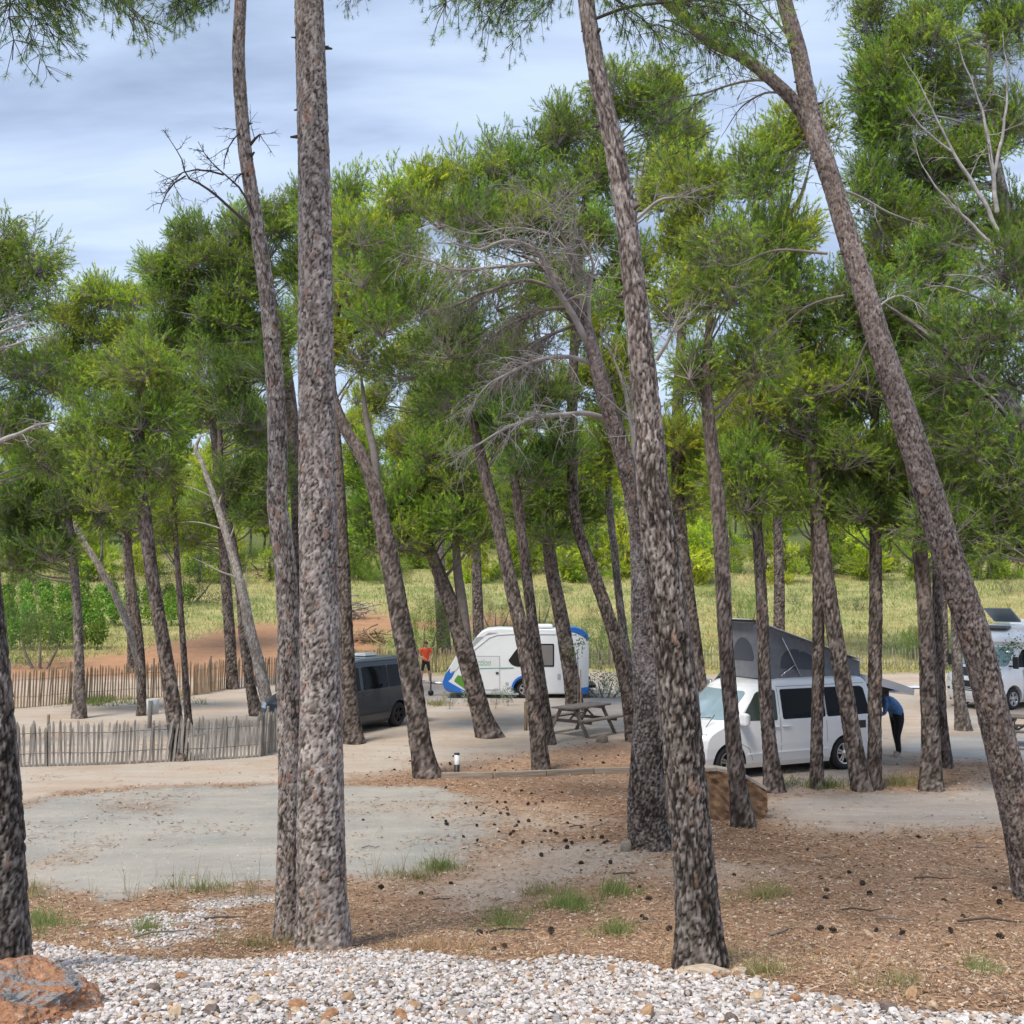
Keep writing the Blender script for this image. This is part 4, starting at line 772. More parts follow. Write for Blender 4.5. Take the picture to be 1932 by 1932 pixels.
pine('slender grey pine beside the green patch along the far fence', [(150, 1355, 27), (150, 1300, 20), (149, 1230, 18), (145, 1140, 17), (138, 1050, 16), (126, 960, 14), (118, 880, 10)], 'pale', [(110, 960, 75, 50), (60, 920, 70, 60), (140, 880, 70, 50), (70, 1010, 65, 45), (40, 1050, 50, 40), (110, 1040, 60, 35), (20, 990, 50, 50)], tint=DK, clump='d')
pine('leaning bare pale trunk crossing to the upper left above the fence', [(268, 1338, 17), (262, 1260, 14), (246, 1195, 14), (216, 1120, 13), (182, 1060, 12), (150, 1010, 11), (138, 985, 8)], 'bare', (), category='tree', name='dead_pine_tree')
pine('short dark pine behind the foot of the leaning bare trunk', [(266, 1350, 18), (268, 1290, 15), (262, 1200, 15), (250, 1110, 14), (244, 1050, 13), (240, 960, 9)], 'mid', [(225, 975, 70, 50), (180, 930, 60, 50), (280, 960, 55, 45)], tint=DK, clump='l')
pine('dark pine rising through the near paling fence', [(342, 1434, 38), (334, 1390, 32), (322, 1300, 29), (304, 1190, 26), (286, 1080, 25), (274, 980, 25), (266, 880, 24), (262, 780, 17), (270, 640, 11)], 'mid', [(230, 780, 80, 70), (210, 870, 80, 60), (270, 700, 80, 70), (300, 800, 50, 50), (170, 800, 70, 60), (290, 880, 60, 50), (225, 945, 80, 45)], tint=G)
pine('very thin pine just right of the pine in the near fence', [(357, 1390, 17), (352, 1310, 13), (346, 1220, 12), (338, 1110, 11), (332, 1020, 10), (328, 900, 6)], 'mid', [(318, 960, 35, 35), (325, 900, 35, 40), (310, 1010, 30, 30)], tint=BR, clump='l')
pine('pine trunk left of the broken snag', [(484, 1350, 27), (474, 1300, 20), (462, 1220, 19), (454, 1120, 18), (440, 1030, 16), (420, 940, 14), (415, 800, 9)], 'mid', [(420, 720, 75, 65), (470, 800, 75, 65), (460, 900, 70, 55), (500, 700, 60, 60), (480, 960, 50, 40), (510, 900, 50, 50)], tint=DK, clump='d')
SN, bS, yS = pine('broken dead snag with a bleached top, beside the crooked grey pine', [(516, 1368, 30), (502, 1315, 23), (488, 1250, 21), (470, 1180, 20), (456, 1110, 18), (442, 1060, 16), (424, 1000, 14), (408, 950, 12), (392, 905, 10), (380, 870, 8), (370, 845, 8), (376, 828, 5), (380, 820, 2)], 'bare', (), name='dead_pine_tree')
for pts, w in (([(412, 958), (416, 940), (420, 930)], 6), ([(432, 1020), (440, 1000), (442, 985)], 5), ([(405, 940), (360, 920), (320, 915)], 3), ([(425, 1000), (370, 985), (310, 990)], 3.5), ([(450, 1090), (420, 1080), (380, 1060), (360, 1050)], 5), ([(462, 1120), (466, 1090), (464, 1070)], 4)):
    limb_px(SN, bS, yS, pts, w, 1.5, LIMB_PALE, 'broken_limb', 6)
pine('pine whose trunk shows as a dark strip right of the stoutest trunk', [(668, 1402, 40), (660, 1325, 30), (655, 1230, 27), (650, 1120, 25), (644, 1000, 24), (640, 900, 20), (625, 700, 14)], 'mid', [(640, 480, 60, 90), (610, 420, 60, 60), (600, 600, 60, 80), (660, 360, 50, 50)], tint=G)
pine('bushy pine against the sky behind the crooked grey pine', [(575, 1335, 40), (570, 1100, 34), (560, 900, 28), (540, 700, 22), (500, 500, 14)], 'mid', [(340, 500, 70, 65), (360, 440, 60, 40), (330, 580, 65, 55), (450, 430, 65, 55), (520, 420, 60, 60), (480, 520, 70, 60), (410, 600, 80, 60), (520, 620, 70, 70), (560, 380, 40, 40), (380, 670, 80, 55), (480, 690, 70, 60), (400, 500, 80, 65), (300, 640, 60, 60), (310, 520, 50, 60), (450, 580, 80, 60), (560, 500, 50, 80)], tint=G, limb_mat=LIMB_PALE, density=1.4)
pine('rounded light green pine low on the left skyline', [(250, 1268, 17), (244, 1100, 15), (225, 850, 13), (215, 650, 9)], 'mid', [(210, 560, 75, 45), (160, 620, 70, 55), (250, 640, 70, 65), (200, 700, 80, 60), (120, 590, 50, 35), (290, 720, 60, 60), (180, 560, 60, 40), (250, 560, 60, 45), (110, 660, 60, 50), (150, 730, 70, 60)], tint=BR, rc=1.0)
pine('bushy dark pine filling the gap left of the crooked trunk', [(440, 1300, 22), (430, 1150, 20), (415, 950, 17), (400, 780, 12)], 'mid', [(380, 760, 80, 60), (450, 650, 80, 65), (330, 660, 70, 60), (500, 820, 70, 70), (420, 960, 80, 50), (350, 1000, 70, 40)], tint=G, density=1.5)
pine('dense pine between the stout leaning pine and the crossing pair', [(905, 1272, 22), (900, 1100, 20), (890, 900, 17), (880, 760, 12)], 'mid', [(830, 760, 80, 70), (930, 800, 80, 70), (760, 830, 70, 60), (880, 930, 90, 60), (980, 930, 60, 50), (700, 760, 60, 60)], tint=BR, density=1.5)
pine('dense pine behind the slender trunks right of the curving pine', [(1470, 1262, 22), (1470, 1100, 20), (1465, 900, 17), (1460, 700, 12)], 'mid', [(1400, 760, 80, 70), (1480, 700, 80, 70), (1560, 800, 80, 70), (1440, 900, 90, 60), (1350, 850, 70, 60), (1620, 700, 70, 70)], tint=BR, density=1.5)
pine('dense pine behind the two close trunks at right', [(1780, 1262, 22), (1775, 1100, 20), (1770, 900, 17), (1765, 700, 12)], 'mid', [(1700, 640, 80, 70), (1780, 800, 80, 70), (1850, 760, 80, 70), (1720, 950, 90, 60), (1830, 940, 80, 60), (1620, 950, 70, 50)], tint=G, density=1.5)
# ---------------- pines and undergrowth on the far hillside
far_spots = [(px + tree_rng.uniform(-18, 18), tree_rng.uniform(77, 88), tree_rng.uniform(3.5, 8.5), 0) for px in range(-160, 2120, 50)] + [(px + tree_rng.uniform(-30, 30), tree_rng.uniform(94, 110), tree_rng.uniform(9, 14), 1) for px in range(-150, 2100, 66)] + [(px + tree_rng.uniform(-30, 30), tree_rng.uniform(128, 155), tree_rng.uniform(13, 18), 2) for px in range(-180, 2150, 66)]
for i, (px, Yd, hh, rank) in enumerate(far_spots):
    p0 = at(px, 1000, Yd); zf = float(height(p0[0], Yd)); k = F / Yd
    py0 = 1122 - (zf - CAMZ) / Yd * F; tp = py0 - hh * k           # picture heights of its foot and top
    sh = ((.16, .6), (.45, 1.0), (.75, 1.15), (.95, .9)) if rank == 0 else ((.10, .8), (.28, 1.2), (.50, 1.4), (.72, 1.2))
    w_ = (1.6 if rank == 0 else 2.3) * tree_rng.uniform(.8, 1.2)
    lobes = [(px + tree_rng.uniform(-1, 1) * .9 * k, tp + hh * k * t, w_ * k * s, hh * .17 * k * s) for t, s in sh]
    lab = ('low bushy young pine along the upper edge of the meadow', 'middle sized pale green pine behind the meadow edge', 'tall distant pine higher up the wooded hillside')[rank]
    v_ = (1.15, 1.12, 1.0) if i % 3 else (1.5, 1.3, 1.0)
    pine(lab, [(px, py0, .26 * k), (px + 3, py0 - .4 * hh * k, .2 * k), (px, tp + 6, .08 * k)], 'pale', lobes, Y=Yd, clump='b', rc=1.25 if rank == 0 else 1.6, density=1.2, extra=1.0, group=('young pines along the meadow edge', 'pines behind the meadow edge', 'pines higher on the hillside')[rank], tint=v_, nlimb=0, flare=.2)
# ------------------------------------------------------------------ vehicles
M_WHITE = simple('car_paint_white', (.78, .79, .80), .22, 0, .5, noise=.03, nscale=3, coat=.6)
M_GREYP = simple('car_paint_grey', (.026, .034, .048), .30, 0, .45, noise=.05, nscale=3, coat=.35)
M_SILVER = simple('car_paint_silver', (.38, .41, .44), .25, .5, .5, coat=.5)
M_GLASS = simple('car_glass', (.004, .005, .006), .06, 0, .14)
M_GLASS2 = simple('cab_glass', (.05, .065, .055), .06, 0, .25)
M_SHADE = simple('windscreen_sunshade', (.24, .33, .37), .12, 0, .6, noise=.25, nscale=2)
M_BLACK = simple('black_plastic', (.014, .014, .015), .55)
M_TYRE = simple('tyre_rubber', (.018, .018, .019), .8, noise=.2, nscale=20)
M_ALLOY = simple('alloy', (.62, .63, .65), .25, .9)
M_ALLOYB = simple('alloy_black', (.02, .02, .022), .3, .5)
M_SEAM = simple('panel_gap', (.05, .05, .055), .7)
M_TRIM = simple('bright_strip', (.85, .86, .87), .2)
M_RED = simple('tail_light_red', (.35, .012, .012), .12, coat=.5)
M_CLEAR = simple('lamp_clear', (.62, .66, .70), .08, .2)
M_CANVAS = simple('tent_canvas', (.165, .175, .192), .85, noise=.12, nscale=9, bump=.25)
M_MESHW = simple('tent_window_mesh', (.062, .07, .088), .8)
M_PLATE = simple('number_plate', (.75, .75, .73), .4)
M_RIMD = simple('wheel_dark', (.03, .03, .032), .6)

def wheel(parent, pos, side, r=.345, w=.225, rim_mat=None, spokes=5, double=True, rr=.225):
    """wheel with axle along y; side = +1 left of the car, -1 right"""
    root = empty('wheel', pos, parent=parent)
    t = MB(); t.lathe([(rr, -w / 2 + .01), (r - .05, -w / 2), (r - .012, -w / 2 + .03), (r, -w / 2 + .06), (r, w / 2 - .06), (r - .012, w / 2 - .03), (r - .05, w / 2), (rr, w / 2 - .01), (rr - .01, 0)], 36, axis='Y'); t.build('tyre', M_TYRE, root)
    m = MB(); y0 = side * (w / 2 - .045)
    m.lathe([(rr, side * (w / 2 - .012)), (rr - .018, side * (w / 2 - .008)), (rr - .03, side * (w / 2 - .03)), (rr - .035, -side * w / 2)], 36, axis='Y')
    m.lathe([(.07, y0 + side * .012), (.055, y0 + side * .024), (0.0005, y0 + side * .026)], 20, axis='Y')
    for k in range(spokes):
        for s in ((-1, 1) if double else (0,)):
            a = 2 * math.pi * k / spokes + s * .17 + .3; a0 = 2 * math.pi * k / spokes + s * .34 + .3
            c, sn = math.cos(a), math.sin(a); tx, tz = -sn, c; wi, wo = (.018, .024) if double else (.03, .042)
            c0, s0 = math.cos(a0), math.sin(a0)
            pl = [(c0 * .055 - tx * wi, y0 + side * .014, s0 * .055 - tz * wi), (c0 * .055 + tx * wi, y0 + side * .014, s0 * .055 + tz * wi), (c * (rr - .024) + tx * wo, y0 + side * .02, sn * (rr - .024) + tz * wo), (c * (rr - .024) - tx * wo, y0 + side * .02, sn * (rr - .024) - tz * wo)]
            m.prism(pl, (0, 0, 0), (0, -side * .02, 0))
    m.build('rim', rim_mat or M_ALLOY, root)
    d = MB(); d.lathe([(rr - .03, y0 - side * .05), (.0005, y0 - side * .05)], 28, axis='Y'); d.build('brake_disc', M_RIMD, root)
    return root

class Shell:
    """car body lofted from plan slices: front x, rear x, half width by height"""
    def __init__(s, zs, xf, xr, hw, bf=.34, nf=4, br=.16, nr=6):
        s.zs, s.xf, s.xr, s.hw = map(np.array, (zs, xf, xr, hw)); s.bf, s.nf, s.br, s.nr = bf, nf, br, nr
    def W(s, z): return float(np.interp(z, s.zs, s.hw))
    def front(s, y, z): w = s.W(z); return float(np.interp(z, s.zs, s.xf)) - s.bf * min(1, abs(y) / w) ** s.nf
    def rear(s, y, z): w = s.W(z); return float(np.interp(z, s.zs, s.xr)) + s.br * min(1, abs(y) / w) ** s.nr
    def mesh(s, nz=46):
        zz = np.unique(np.concatenate([np.linspace(s.zs[0], s.zs[-1], nz), s.zs])); rings = []
        for z in zz:
            w = s.W(z); ring = []
            ys = np.sin(np.linspace(-1, 1, 19) * math.pi / 2) * w
            ring += [(s.front(y, z), y, z) for y in ys]
            xa, xb = s.front(w, z), s.rear(w, z); ring += [(xa + (xb - xa) * t, w, z) for t in np.linspace(0, 1, 14)[1:-1]]
            ring += [(s.rear(y, z), y, z) for y in ys[::-1]]
            ring += [(xb + (xa - xb) * t, -w, z) for t in np.linspace(0, 1, 14)[1:-1]]
            rings.append(ring)
        n_ = len(rings[0]); vs = [p for r in rings for p in r]
        fs = [(i * n_ + k, i * n_ + (k + 1) % n_, (i + 1) * n_ + (k + 1) % n_, (i + 1) * n_ + k) for i in range(len(rings) - 1) for k in range(n_)]
        fs += [tuple(reversed(range(n_))), tuple((len(rings) - 1) * n_ + k for k in range(n_))]
        return vs, fs
def dense(poly, n=4):
    out = []
    for i in range(len(poly)):
        a, b_ = np.array(poly[i], float), np.array(poly[(i + 1) % len(poly)], float)
        out += [tuple(a + (b_ - a) * t) for t in np.arange(n) / n]
    return out
def rounded(poly, r=.05, n=3):
    """round the corners of a 2-D polygon"""
    out = []; m = len(poly)
    for i in range(m):
        p0, p, p1 = (np.array(poly[j % m], float) for j in (i - 1, i, i + 1))
        a = p + (p0 - p) / (np.linalg.norm(p0 - p) + 1e-9) * min(r, np.linalg.norm(p0 - p) * .45); b_ = p + (p1 - p) / (np.linalg.norm(p1 - p) + 1e-9) * min(r, np.linalg.norm(p1 - p) * .45)
        for t in np.linspace(0, 1, n + 1): out.append(tuple((1 - t)**2 * a + 2 * t * (1 - t) * p + t * t * b_))
    return out
def grid_patch(poly, f3, off, name, mat, parent, step=.08):
    """polygon in surface coordinates, meshed finely so that it follows a curved shell, off metres proud of it"""
    poly = [tuple(p) for p in poly]; bm = bmesh.new(); vs = [bm.verts.new((p[0], p[1], 0)) for p in dense(poly, 3)]
    bm.faces.new(vs); bmesh.ops.triangulate(bm, faces=bm.faces)
    mn = np.min(poly, 0); mx = np.max(poly, 0)
    for ax in (0, 1):
        for c in np.arange(mn[ax] + step, mx[ax], step):
            no = (1, 0, 0) if ax == 0 else (0, 1, 0); co = (c, 0, 0) if ax == 0 else (0, c, 0)
            bmesh.ops.bisect_plane(bm, geom=bm.verts[:] + bm.edges[:] + bm.faces[:], plane_co=co, plane_no=no)
    for v in bm.verts: v.co = Vector(f3(v.co.x, v.co.y))
    bmesh.ops.recalc_face_normals(bm, faces=bm.faces); bm.normal_update()
    me = bpy.data.meshes.new(name); 
    sol = bmesh.ops.extrude_face_region(bm, geom=bm.faces[:]); 
    ev = [g for g in sol['geom'] if isinstance(g, bmesh.types.BMVert)]
    for v in ev: v.co = v.co + Vector(off)
    bmesh.ops.recalc_face_normals(bm, faces=bm.faces)
    bm.to_mesh(me); bm.free(); me.materials.append(mat); return link(name, me, parent)
def cut_arches(me, centers, r, half):
    """boolean wheel openings"""
    o = bpy.data.objects.new('tmp_body', me); COL.objects.link(o); cs = []
    for (x, z, y) in centers:
        m = MB(); m.tube([(x, y - half, z), (x, y + half, z)], r, 32); c = m.build('tmp_cut', M_BLACK); cs.append(c)
        md = o.modifiers.new('b', 'BOOLEAN'); md.object = c; md.operation = 'DIFFERENCE'; md.solver = 'EXACT'
    bpy.context.view_layer.update(); dg = bpy.context.evaluated_depsgraph_get()
    res = bpy.data.meshes.new_from_object(o.evaluated_get(dg), depsgraph=dg)
    for c in cs: bpy.data.objects.remove(c)
    bpy.data.objects.remove(o); return res
def shade_auto(me, ang=35):
    bm = bmesh.new(); bm.from_mesh(me); 
    for f in bm.faces: f.smooth = True
    for e in bm.edges:
        if len(e.link_faces) == 2 and e.calc_face_angle(0) > math.radians(ang): e.smooth = False
    bm.to_mesh(me); bm.free()

VAN_SHELL = Shell([.20, .30, .45, .65, .80, .90, .98, 1.06, 1.13, 1.22, 1.35, 1.50, 1.65, 1.78, 1.86, 1.91, 1.945, 1.965],
                  [2.30, 2.40, 2.45, 2.45, 2.41, 2.33, 2.18, 1.97, 1.76, 1.64, 1.50, 1.34, 1.17, 1.02, .86, .66, .35, .0],
                  [-2.34, -2.40, -2.44, -2.45, -2.45, -2.45, -2.445, -2.44, -2.44, -2.43, -2.415, -2.395, -2.37, -2.34, -2.30, -2.25, -2.15, -1.9],
                  [.84, .905, .94, .952, .952, .95, .948, .945, .942, .93, .905, .878, .85, .82, .785, .74, .66, .42])
def make_van(root, paint, rim_mat, white):
    S = VAN_SHELL; vs, fs = S.mesh(); m = MB(); m.add(vs, fs, True); me = bpy.data.meshes.new('body'); me.from_pydata(m.v, [], m.f); me.update()
    bm = bmesh.new(); bm.from_mesh(me); bmesh.ops.recalc_face_normals(bm, faces=bm.faces); bm.to_mesh(me); bm.free()
    me = cut_arches(me, [(1.55, .345, .8), (-1.45, .345, .8), (1.55, .345, -.8), (-1.45, .345, -.8)], .40, .32)
    me.materials.clear(); me.materials.append(paint); shade_auto(me); link('body', me, root)
    for sx in (1.55, -1.45):
        for sy in (1, -1):
            w = wheel(root, (sx, sy * .825, .345), sy, rim_mat=rim_mat)
            a = MB(); n_ = 20
            for k in range(n_):
                t0, t1 = math.pi * k / n_ - .12, math.pi * (k + 1) / n_ - .12
                t0, t1 = (max(-.25, math.pi * (k / n_) * 1.08 - .12), math.pi * ((k + 1) / n_) * 1.08 - .12)
                a.prism([(sx + math.cos(t0) * .392, sy * .60, .345 + math.sin(t0) * .392), (sx + math.cos(t1) * .392, sy * .60, .345 + math.sin(t1) * .392), (sx + math.cos(t1) * .392, sy * .93, .345 + math.sin(t1) * .392), (sx + math.cos(t0) * .392, sy * .93, .345 + math.sin(t0) * .392)], (0, 0, 0), (math.cos(t0) * .004, 0, math.sin(t0) * .004))
            a.build('wheel_arch', M_BLACK, root)
    fl = MB(); fl.box((0, 0, .22), (4.4, 1.5, .06)); fl.build('underbody', M_BLACK, root)
    for sy in (1, -1):
        side = lambda x, z, sy=sy: (x, sy * S.W(z), z)
        def pane(nm, poly, mat, off=.004, r=.05): return grid_patch(rounded(poly, r), side, (0, sy * off, 0), nm, mat, root, .12)
        pane('cab_window', [(1.27, 1.16), (.34, 1.13), (.32, 1.74), (.62, 1.755), (.83, 1.70)], M_GLASS2 if white else M_GLASS, .005)
        band = pane('side_window', [(.20, 1.14), (-.93, 1.14), (-.93, 1.745), (.20, 1.745)], M_GLASS)
        if white and sy > 0:
            grid_patch(rounded([(.10, 1.22), (-.40, 1.22), (-.40, 1.66), (.10, 1.66)], .05), side, (0, .0075, 0), 'sliding_pane', M_GLASS, band, .12)
        pane('side_window', [(-.97, 1.14), (-2.16, 1.15), (-2.06, 1.70), (-1.98, 1.74), (-.97, 1.745)], M_GLASS)
        # panel gaps and mouldings
        for k, pl in enumerate(([(.27, .33), (.27, 1.80)], [(-.95, .62), (-.95, 1.80)], [(1.36, .98), (1.30, .72), (1.08, .60), (.98, .36)], [(.27, 1.80), (-2.1, 1.80)])):
            for p, q in zip(pl[:-1], pl[1:]):
                d = np.array(q) - np.array(p); nrm = np.array((-d[1], d[0])) / np.linalg.norm(d) * .004
                grid_patch([tuple(np.array(p) - nrm), tuple(np.array(q) - nrm), tuple(np.array(q) + nrm), tuple(np.array(p) + nrm)], side, (0, sy * .0022, 0), 'panel_gap', M_SEAM, root, .2)
        pane('sill_strip', [(1.10, .475), (-.98, .475), (-.98, .505), (1.10, .505)], M_TRIM if white else M_BLACK, .008, .01)
        for hx in (.12, .42):
            h = MB(); h.box((hx, sy * (S.W(1.0) + .018), 1.0), (.20, .03, .035), bevel=.01); h.build('door_handle', paint, root)
        mr = MB(); mr.box((1.28, sy * 1.07, 1.20), (.12, .22, .26), bevel=.045); mr.box((1.30, sy * .95, 1.13), (.08, .12, .05), bevel=.01); mi = mr.build('wing_mirror', paint, root)
        gl = MB(); gl.box((1.214, sy * 1.075, 1.20), (.012, .17, .19)); gl.build('mirror_glass', M_CLEAR, mi)
        # lamps
        fr = lambda y, z: (S.front(y, z), y, z)
        grid_patch(rounded([(sy * .52, .78), (sy * .86, .80), (sy * .88, .93), (sy * .60, .90)], .03), fr, (.012, 0, .006), 'headlight', M_CLEAR, root, .06)
        rt = lambda y, z: (S.rear(y, z), y, z)
        grid_patch(rounded([(sy * .80, .72), (sy * .945, .72), (sy * .935, 1.14), (sy * .83, 1.14)], .03), rt, (-.02, sy * .006, 0), 'tail_light', M_RED, root, .06)
    fr = lambda y, z: (S.front(y, z), y, z)
    grid_patch(rounded([(-.80, 1.17), (.80, 1.17), (.70, 1.72), (-.70, 1.72)], .08), fr, (.006, 0, .006), 'windscreen', M_SHADE if white else M_GLASS, root, .08)
    grid_patch([(-.50, .76), (.50, .76), (.50, .90), (-.50, .90)], fr, (.008, 0, 0), 'grille', M_BLACK, root, .1)
    grid_patch([(-.70, .36), (.70, .36), (.70, .56), (-.70, .56)], fr, (.008, 0, 0), 'bumper_intake', M_BLACK, root, .1)
    for y0_ in (-.35, .35):
        wp = MB(); wp.tube([(1.80, y0_ - .3, 1.145), (1.72, y0_ + .2, 1.21)], .008, 5); wp.build('wiper', M_BLACK, root)
    bp_ = MB(); bp_.box((-2.44, 0, .50), (.14, 1.84, .24), bevel=.05); bp_.build('rear_bumper', paint, root)
    return S
def copy_parts(src, dst, remap, skip=()):
    for ch in list(src.children):
        if ch.name.split('.')[0] in skip: continue
        c = ch.copy(); COL.objects.link(c); c.parent = dst
        if c.data and c.data.materials and c.data.materials[0] in remap:
            c.data = c.data.copy(); c.data.materials[0] = remap[c.data.materials[0]]
        copy_parts(ch, c, remap, skip)

# --- white camper van with raised roof: rear left wheel touches the ground at (1595, 1453)
def place(anchor, local, yaw):
    """world position of the vehicle origin so that its local point stands on anchor"""
    c, s_ = math.cos(yaw), math.sin(yaw); return (anchor[0] - (c * local[0] - s_ * local[1]), anchor[1] - (s_ * local[0] + c * local[1]), 0.0)
yaw_w = math.pi + math.radians(25)      # nose to the left and towards the camera
aw = ground(1594, 1452); CV = empty('camper_van', place(aw, (-1.45, .90), yaw_w), yaw_w)
tag(CV, 'white camper van with its grey canvas pop-top raised, parked among the pines', 'camper van')
SV = make_van(CV, M_WHITE, M_ALLOY, True)
zf0, zr0 = 1.97, 1.97; FXT, RXT = .47, -2.24; zft, zrt = 3.12, 2.24
cvs = MB(); w0, w1 = .60, .56
P8 = [(FXT, w0, zf0 - .02), (FXT, -w0, zf0 - .02), (RXT, -w0, zr0 - .03), (RXT, w0, zr0 - .03), (FXT + .03, w1, zft), (FXT + .03, -w1, zft), (RXT - .02, -w1, zrt), (RXT - .02, w1, zrt)]
def canvas_pt(y, s_, u, v): return 0
nU, nV = 14, 6; side_l = []
def cpt(sy, u, v):
    sag = -.05 * math.sin(math.pi * v) * math.sin(math.pi * u) + .012 * math.sin(u * 22 + 3 * v)
    x = FXT + .03 * v + (RXT - FXT - .05 * v) * u; z = (zf0 - .02) * (1 - v) + (zft + (zrt - zft) * u) * v
    return (x, sy * (w0 + (w1 - w0) * v + sag * (1 if True else 0)), z)
for sy in (1, -1):
    vs = [cpt(sy, u, v) for v in np.linspace(0, 1, nV) for u in np.linspace(0, 1, nU)]
    cvs.add(vs, [(j * nU + i, j * nU + i + 1, (j + 1) * nU + i + 1, (j + 1) * nU + i) for j in range(nV - 1) for i in range(nU - 1)], True)
for u in (0, 1):
    vs = [(cpt(1, u, v)[0] + (.04 * math.sin(math.pi * v) * (-1 if u == 0 else 1)) * math.sin(math.pi * (t + 1) / 2), cpt(1, u, v)[1] * t, cpt(1, u, v)[2]) for v in np.linspace(0, 1, nV) for t in np.linspace(-1, 1, 8)]
    cvs.add(vs, [(j * 8 + i, j * 8 + i + 1, (j + 1) * 8 + i + 1, (j + 1) * 8 + i) for j in range(nV - 1) for i in range(7)], True)
canvas = cvs.build('tent_canvas', M_CANVAS, CV)
for sy in (1, -1):
    f3 = lambda a, b_, sy=sy: cpt(sy, a, b_)
    arch = [(.24, .22)] + [(.36 + .12 * math.cos(t), .22 + .42 * math.sin(t)) for t in np.linspace(math.pi, 0, 9)][1:-1] + [(.48, .22)]
    arch = [(.20, .20)] + [(.40 + .20 * math.cos(t), .20 + .50 * math.sin(t) ** .8) for t in np.linspace(math.pi * .95, math.pi * .05, 11)] + [(.60, .20)]
    grid_patch(arch, f3, (0, sy * .006, 0), 'canvas_window', M_MESHW, canvas, .1)
fw = [(-.55, .30)] + [(.62 * math.cos(t), .30 + .42 * math.sin(t)) for t in np.linspace(math.pi * .96, math.pi * .04, 13)] + [(.55, .30)]
grid_patch(fw, lambda t, v: (cpt(1, 0, v)[0] - .04 * math.sin(math.pi * v) * math.sin(math.pi * (t + 1) / 2), cpt(1, 0, v)[1] * t, cpt(1, 0, v)[2]), (.008, 0, 0), 'canvas_window', M_MESHW, canvas, .1)
lid = MB(); nu, nv = 16, 12; top = []; bot = []
for i in range(nu):
    u = i / (nu - 1)
    for j in range(nv):
        v = -1 + 2 * j / (nv - 1); x = FXT + .10 + (RXT - FXT - .16) * u; wd = .68 * (1 - .10 * (1 - u) ** 3)
        x += -.10 * abs(v) ** 4 * (1 - u) ** 6
        zb = zft + (zrt - zft) * u; top.append((x, v * wd, zb + .075 - .05 * abs(v) ** 3)); bot.append((x, v * wd, zb + .012))
n_ = nu * nv; lf = []
for i in range(nu - 1):
    for j in range(nv - 1):
        a = i * nv + j; lf += [(a, a + 1, a + nv + 1, a + nv), (n_ + a, n_ + a + nv, n_ + a + nv + 1, n_ + a + 1)]
edge = [j for j in range(nv)] + [i * nv + nv - 1 for i in range(1, nu)] + [(nu - 1) * nv + j for j in range(nv - 2, -1, -1)] + [i * nv for i in range(nu - 2, 0, -1)]
lf += [(edge[k], edge[(k + 1) % len(edge)], n_ + edge[(k + 1) % len(edge)], n_ + edge[k]) for k in range(len(edge))]
lid.add(top + bot, lf, False); lo = lid.build('roof_lid', M_WHITE, CV); shade_auto(lo.data, 40)
ls = MB(); ls.box((FXT + .125, 0, zft + .03), (.05, 1.20, .05), bevel=.01); ls.build('lid_front_seal', M_BLACK, lo)
for sy in (1, -1):
    yy = sy * .625
    for pts_ in ([(-.55, yy, 1.99), (-.10, yy - sy * .03, 2.80)], [(-.02, yy, 1.99), (-.42, yy - sy * .015, 2.22)], [(-1.55, yy, 1.99), (-1.45, yy, 2.16), (-1.62, yy, 2.36)]):
        st = MB(); st.tube(pts_, .014, 6); st.build('roof_strut', M_ALLOY, CV)
tg = MB(); hx, hz = -2.30, 1.93; ang = math.radians(-13); L = 1.25                               # tailgate, swung up and nearly level
def tgp(u, y, o): return (hx - math.cos(ang) * u + math.sin(ang) * o * 0, y, hz + math.sin(ang) * u + .02 * math.sin(u * 3) + o)
nu, nv = 8, 9; A_ = []; B_ = []
for i in range(nu):
    u = L * i / (nu - 1)
    for j in range(nv):
        v = -1 + 2 * j / (nv - 1); wd = .70 + .20 * (i / (nu - 1)) ** .8; A_.append(tgp(u, v * wd, .05 - .05 * abs(v) ** 4 - .03 * (i / (nu - 1)) ** 4)); B_.append(tgp(u, v * wd * .97, -.17))
n_ = nu * nv; lf = []
for i in range(nu - 1):
    for j in range(nv - 1): a = i * nv + j; lf += [(a, a + 1, a + nv + 1, a + nv), (n_ + a, n_ + a + nv, n_ + a + nv + 1, n_ + a + 1)]
edge = [j for j in range(nv)] + [i * nv + nv - 1 for i in range(1, nu)] + [(nu - 1) * nv + j for j in range(nv - 2, -1, -1)] + [i * nv for i in range(nu - 2, 0, -1)]
lf += [(edge[k], edge[(k + 1) % len(edge)], n_ + edge[(k + 1) % len(edge)], n_ + edge[k]) for k in range(len(edge))]
tg.add(A_ + B_, lf); to = tg.build('tailgate', M_WHITE, CV); shade_auto(to.data, 40); to['label'] = 'tailgate swung up level behind the van'
tw = MB(); tw.box((hx - .45, 0, hz - .30), (.75, 1.40, .10)); tw.box((hx - .95, 0, hz - .44), (.22, .6, .16)); tw.build('tailgate_lining', M_BLACK, to)
tp = MB(); tp.tube([(hx - .55, .62, hz - .12), (hx - .56, .62, hz - .30), (hx - .60, .62, hz - .34), (hx - .53, .62, hz - .34), (hx - .55, .62, hz - .28)], .01, 5); tp.build('pull_strap', M_BLACK, to)
for sy in (1, -1):
    gs = MB(); gs.tube([(-2.36, sy * .78, 1.35), (-2.72, sy * .74, 1.86)], .012, 6); gs.build('gas_strut', M_BLACK, to)
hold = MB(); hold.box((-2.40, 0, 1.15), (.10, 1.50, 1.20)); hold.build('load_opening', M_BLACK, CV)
fl = MB(); fl.add([], [])
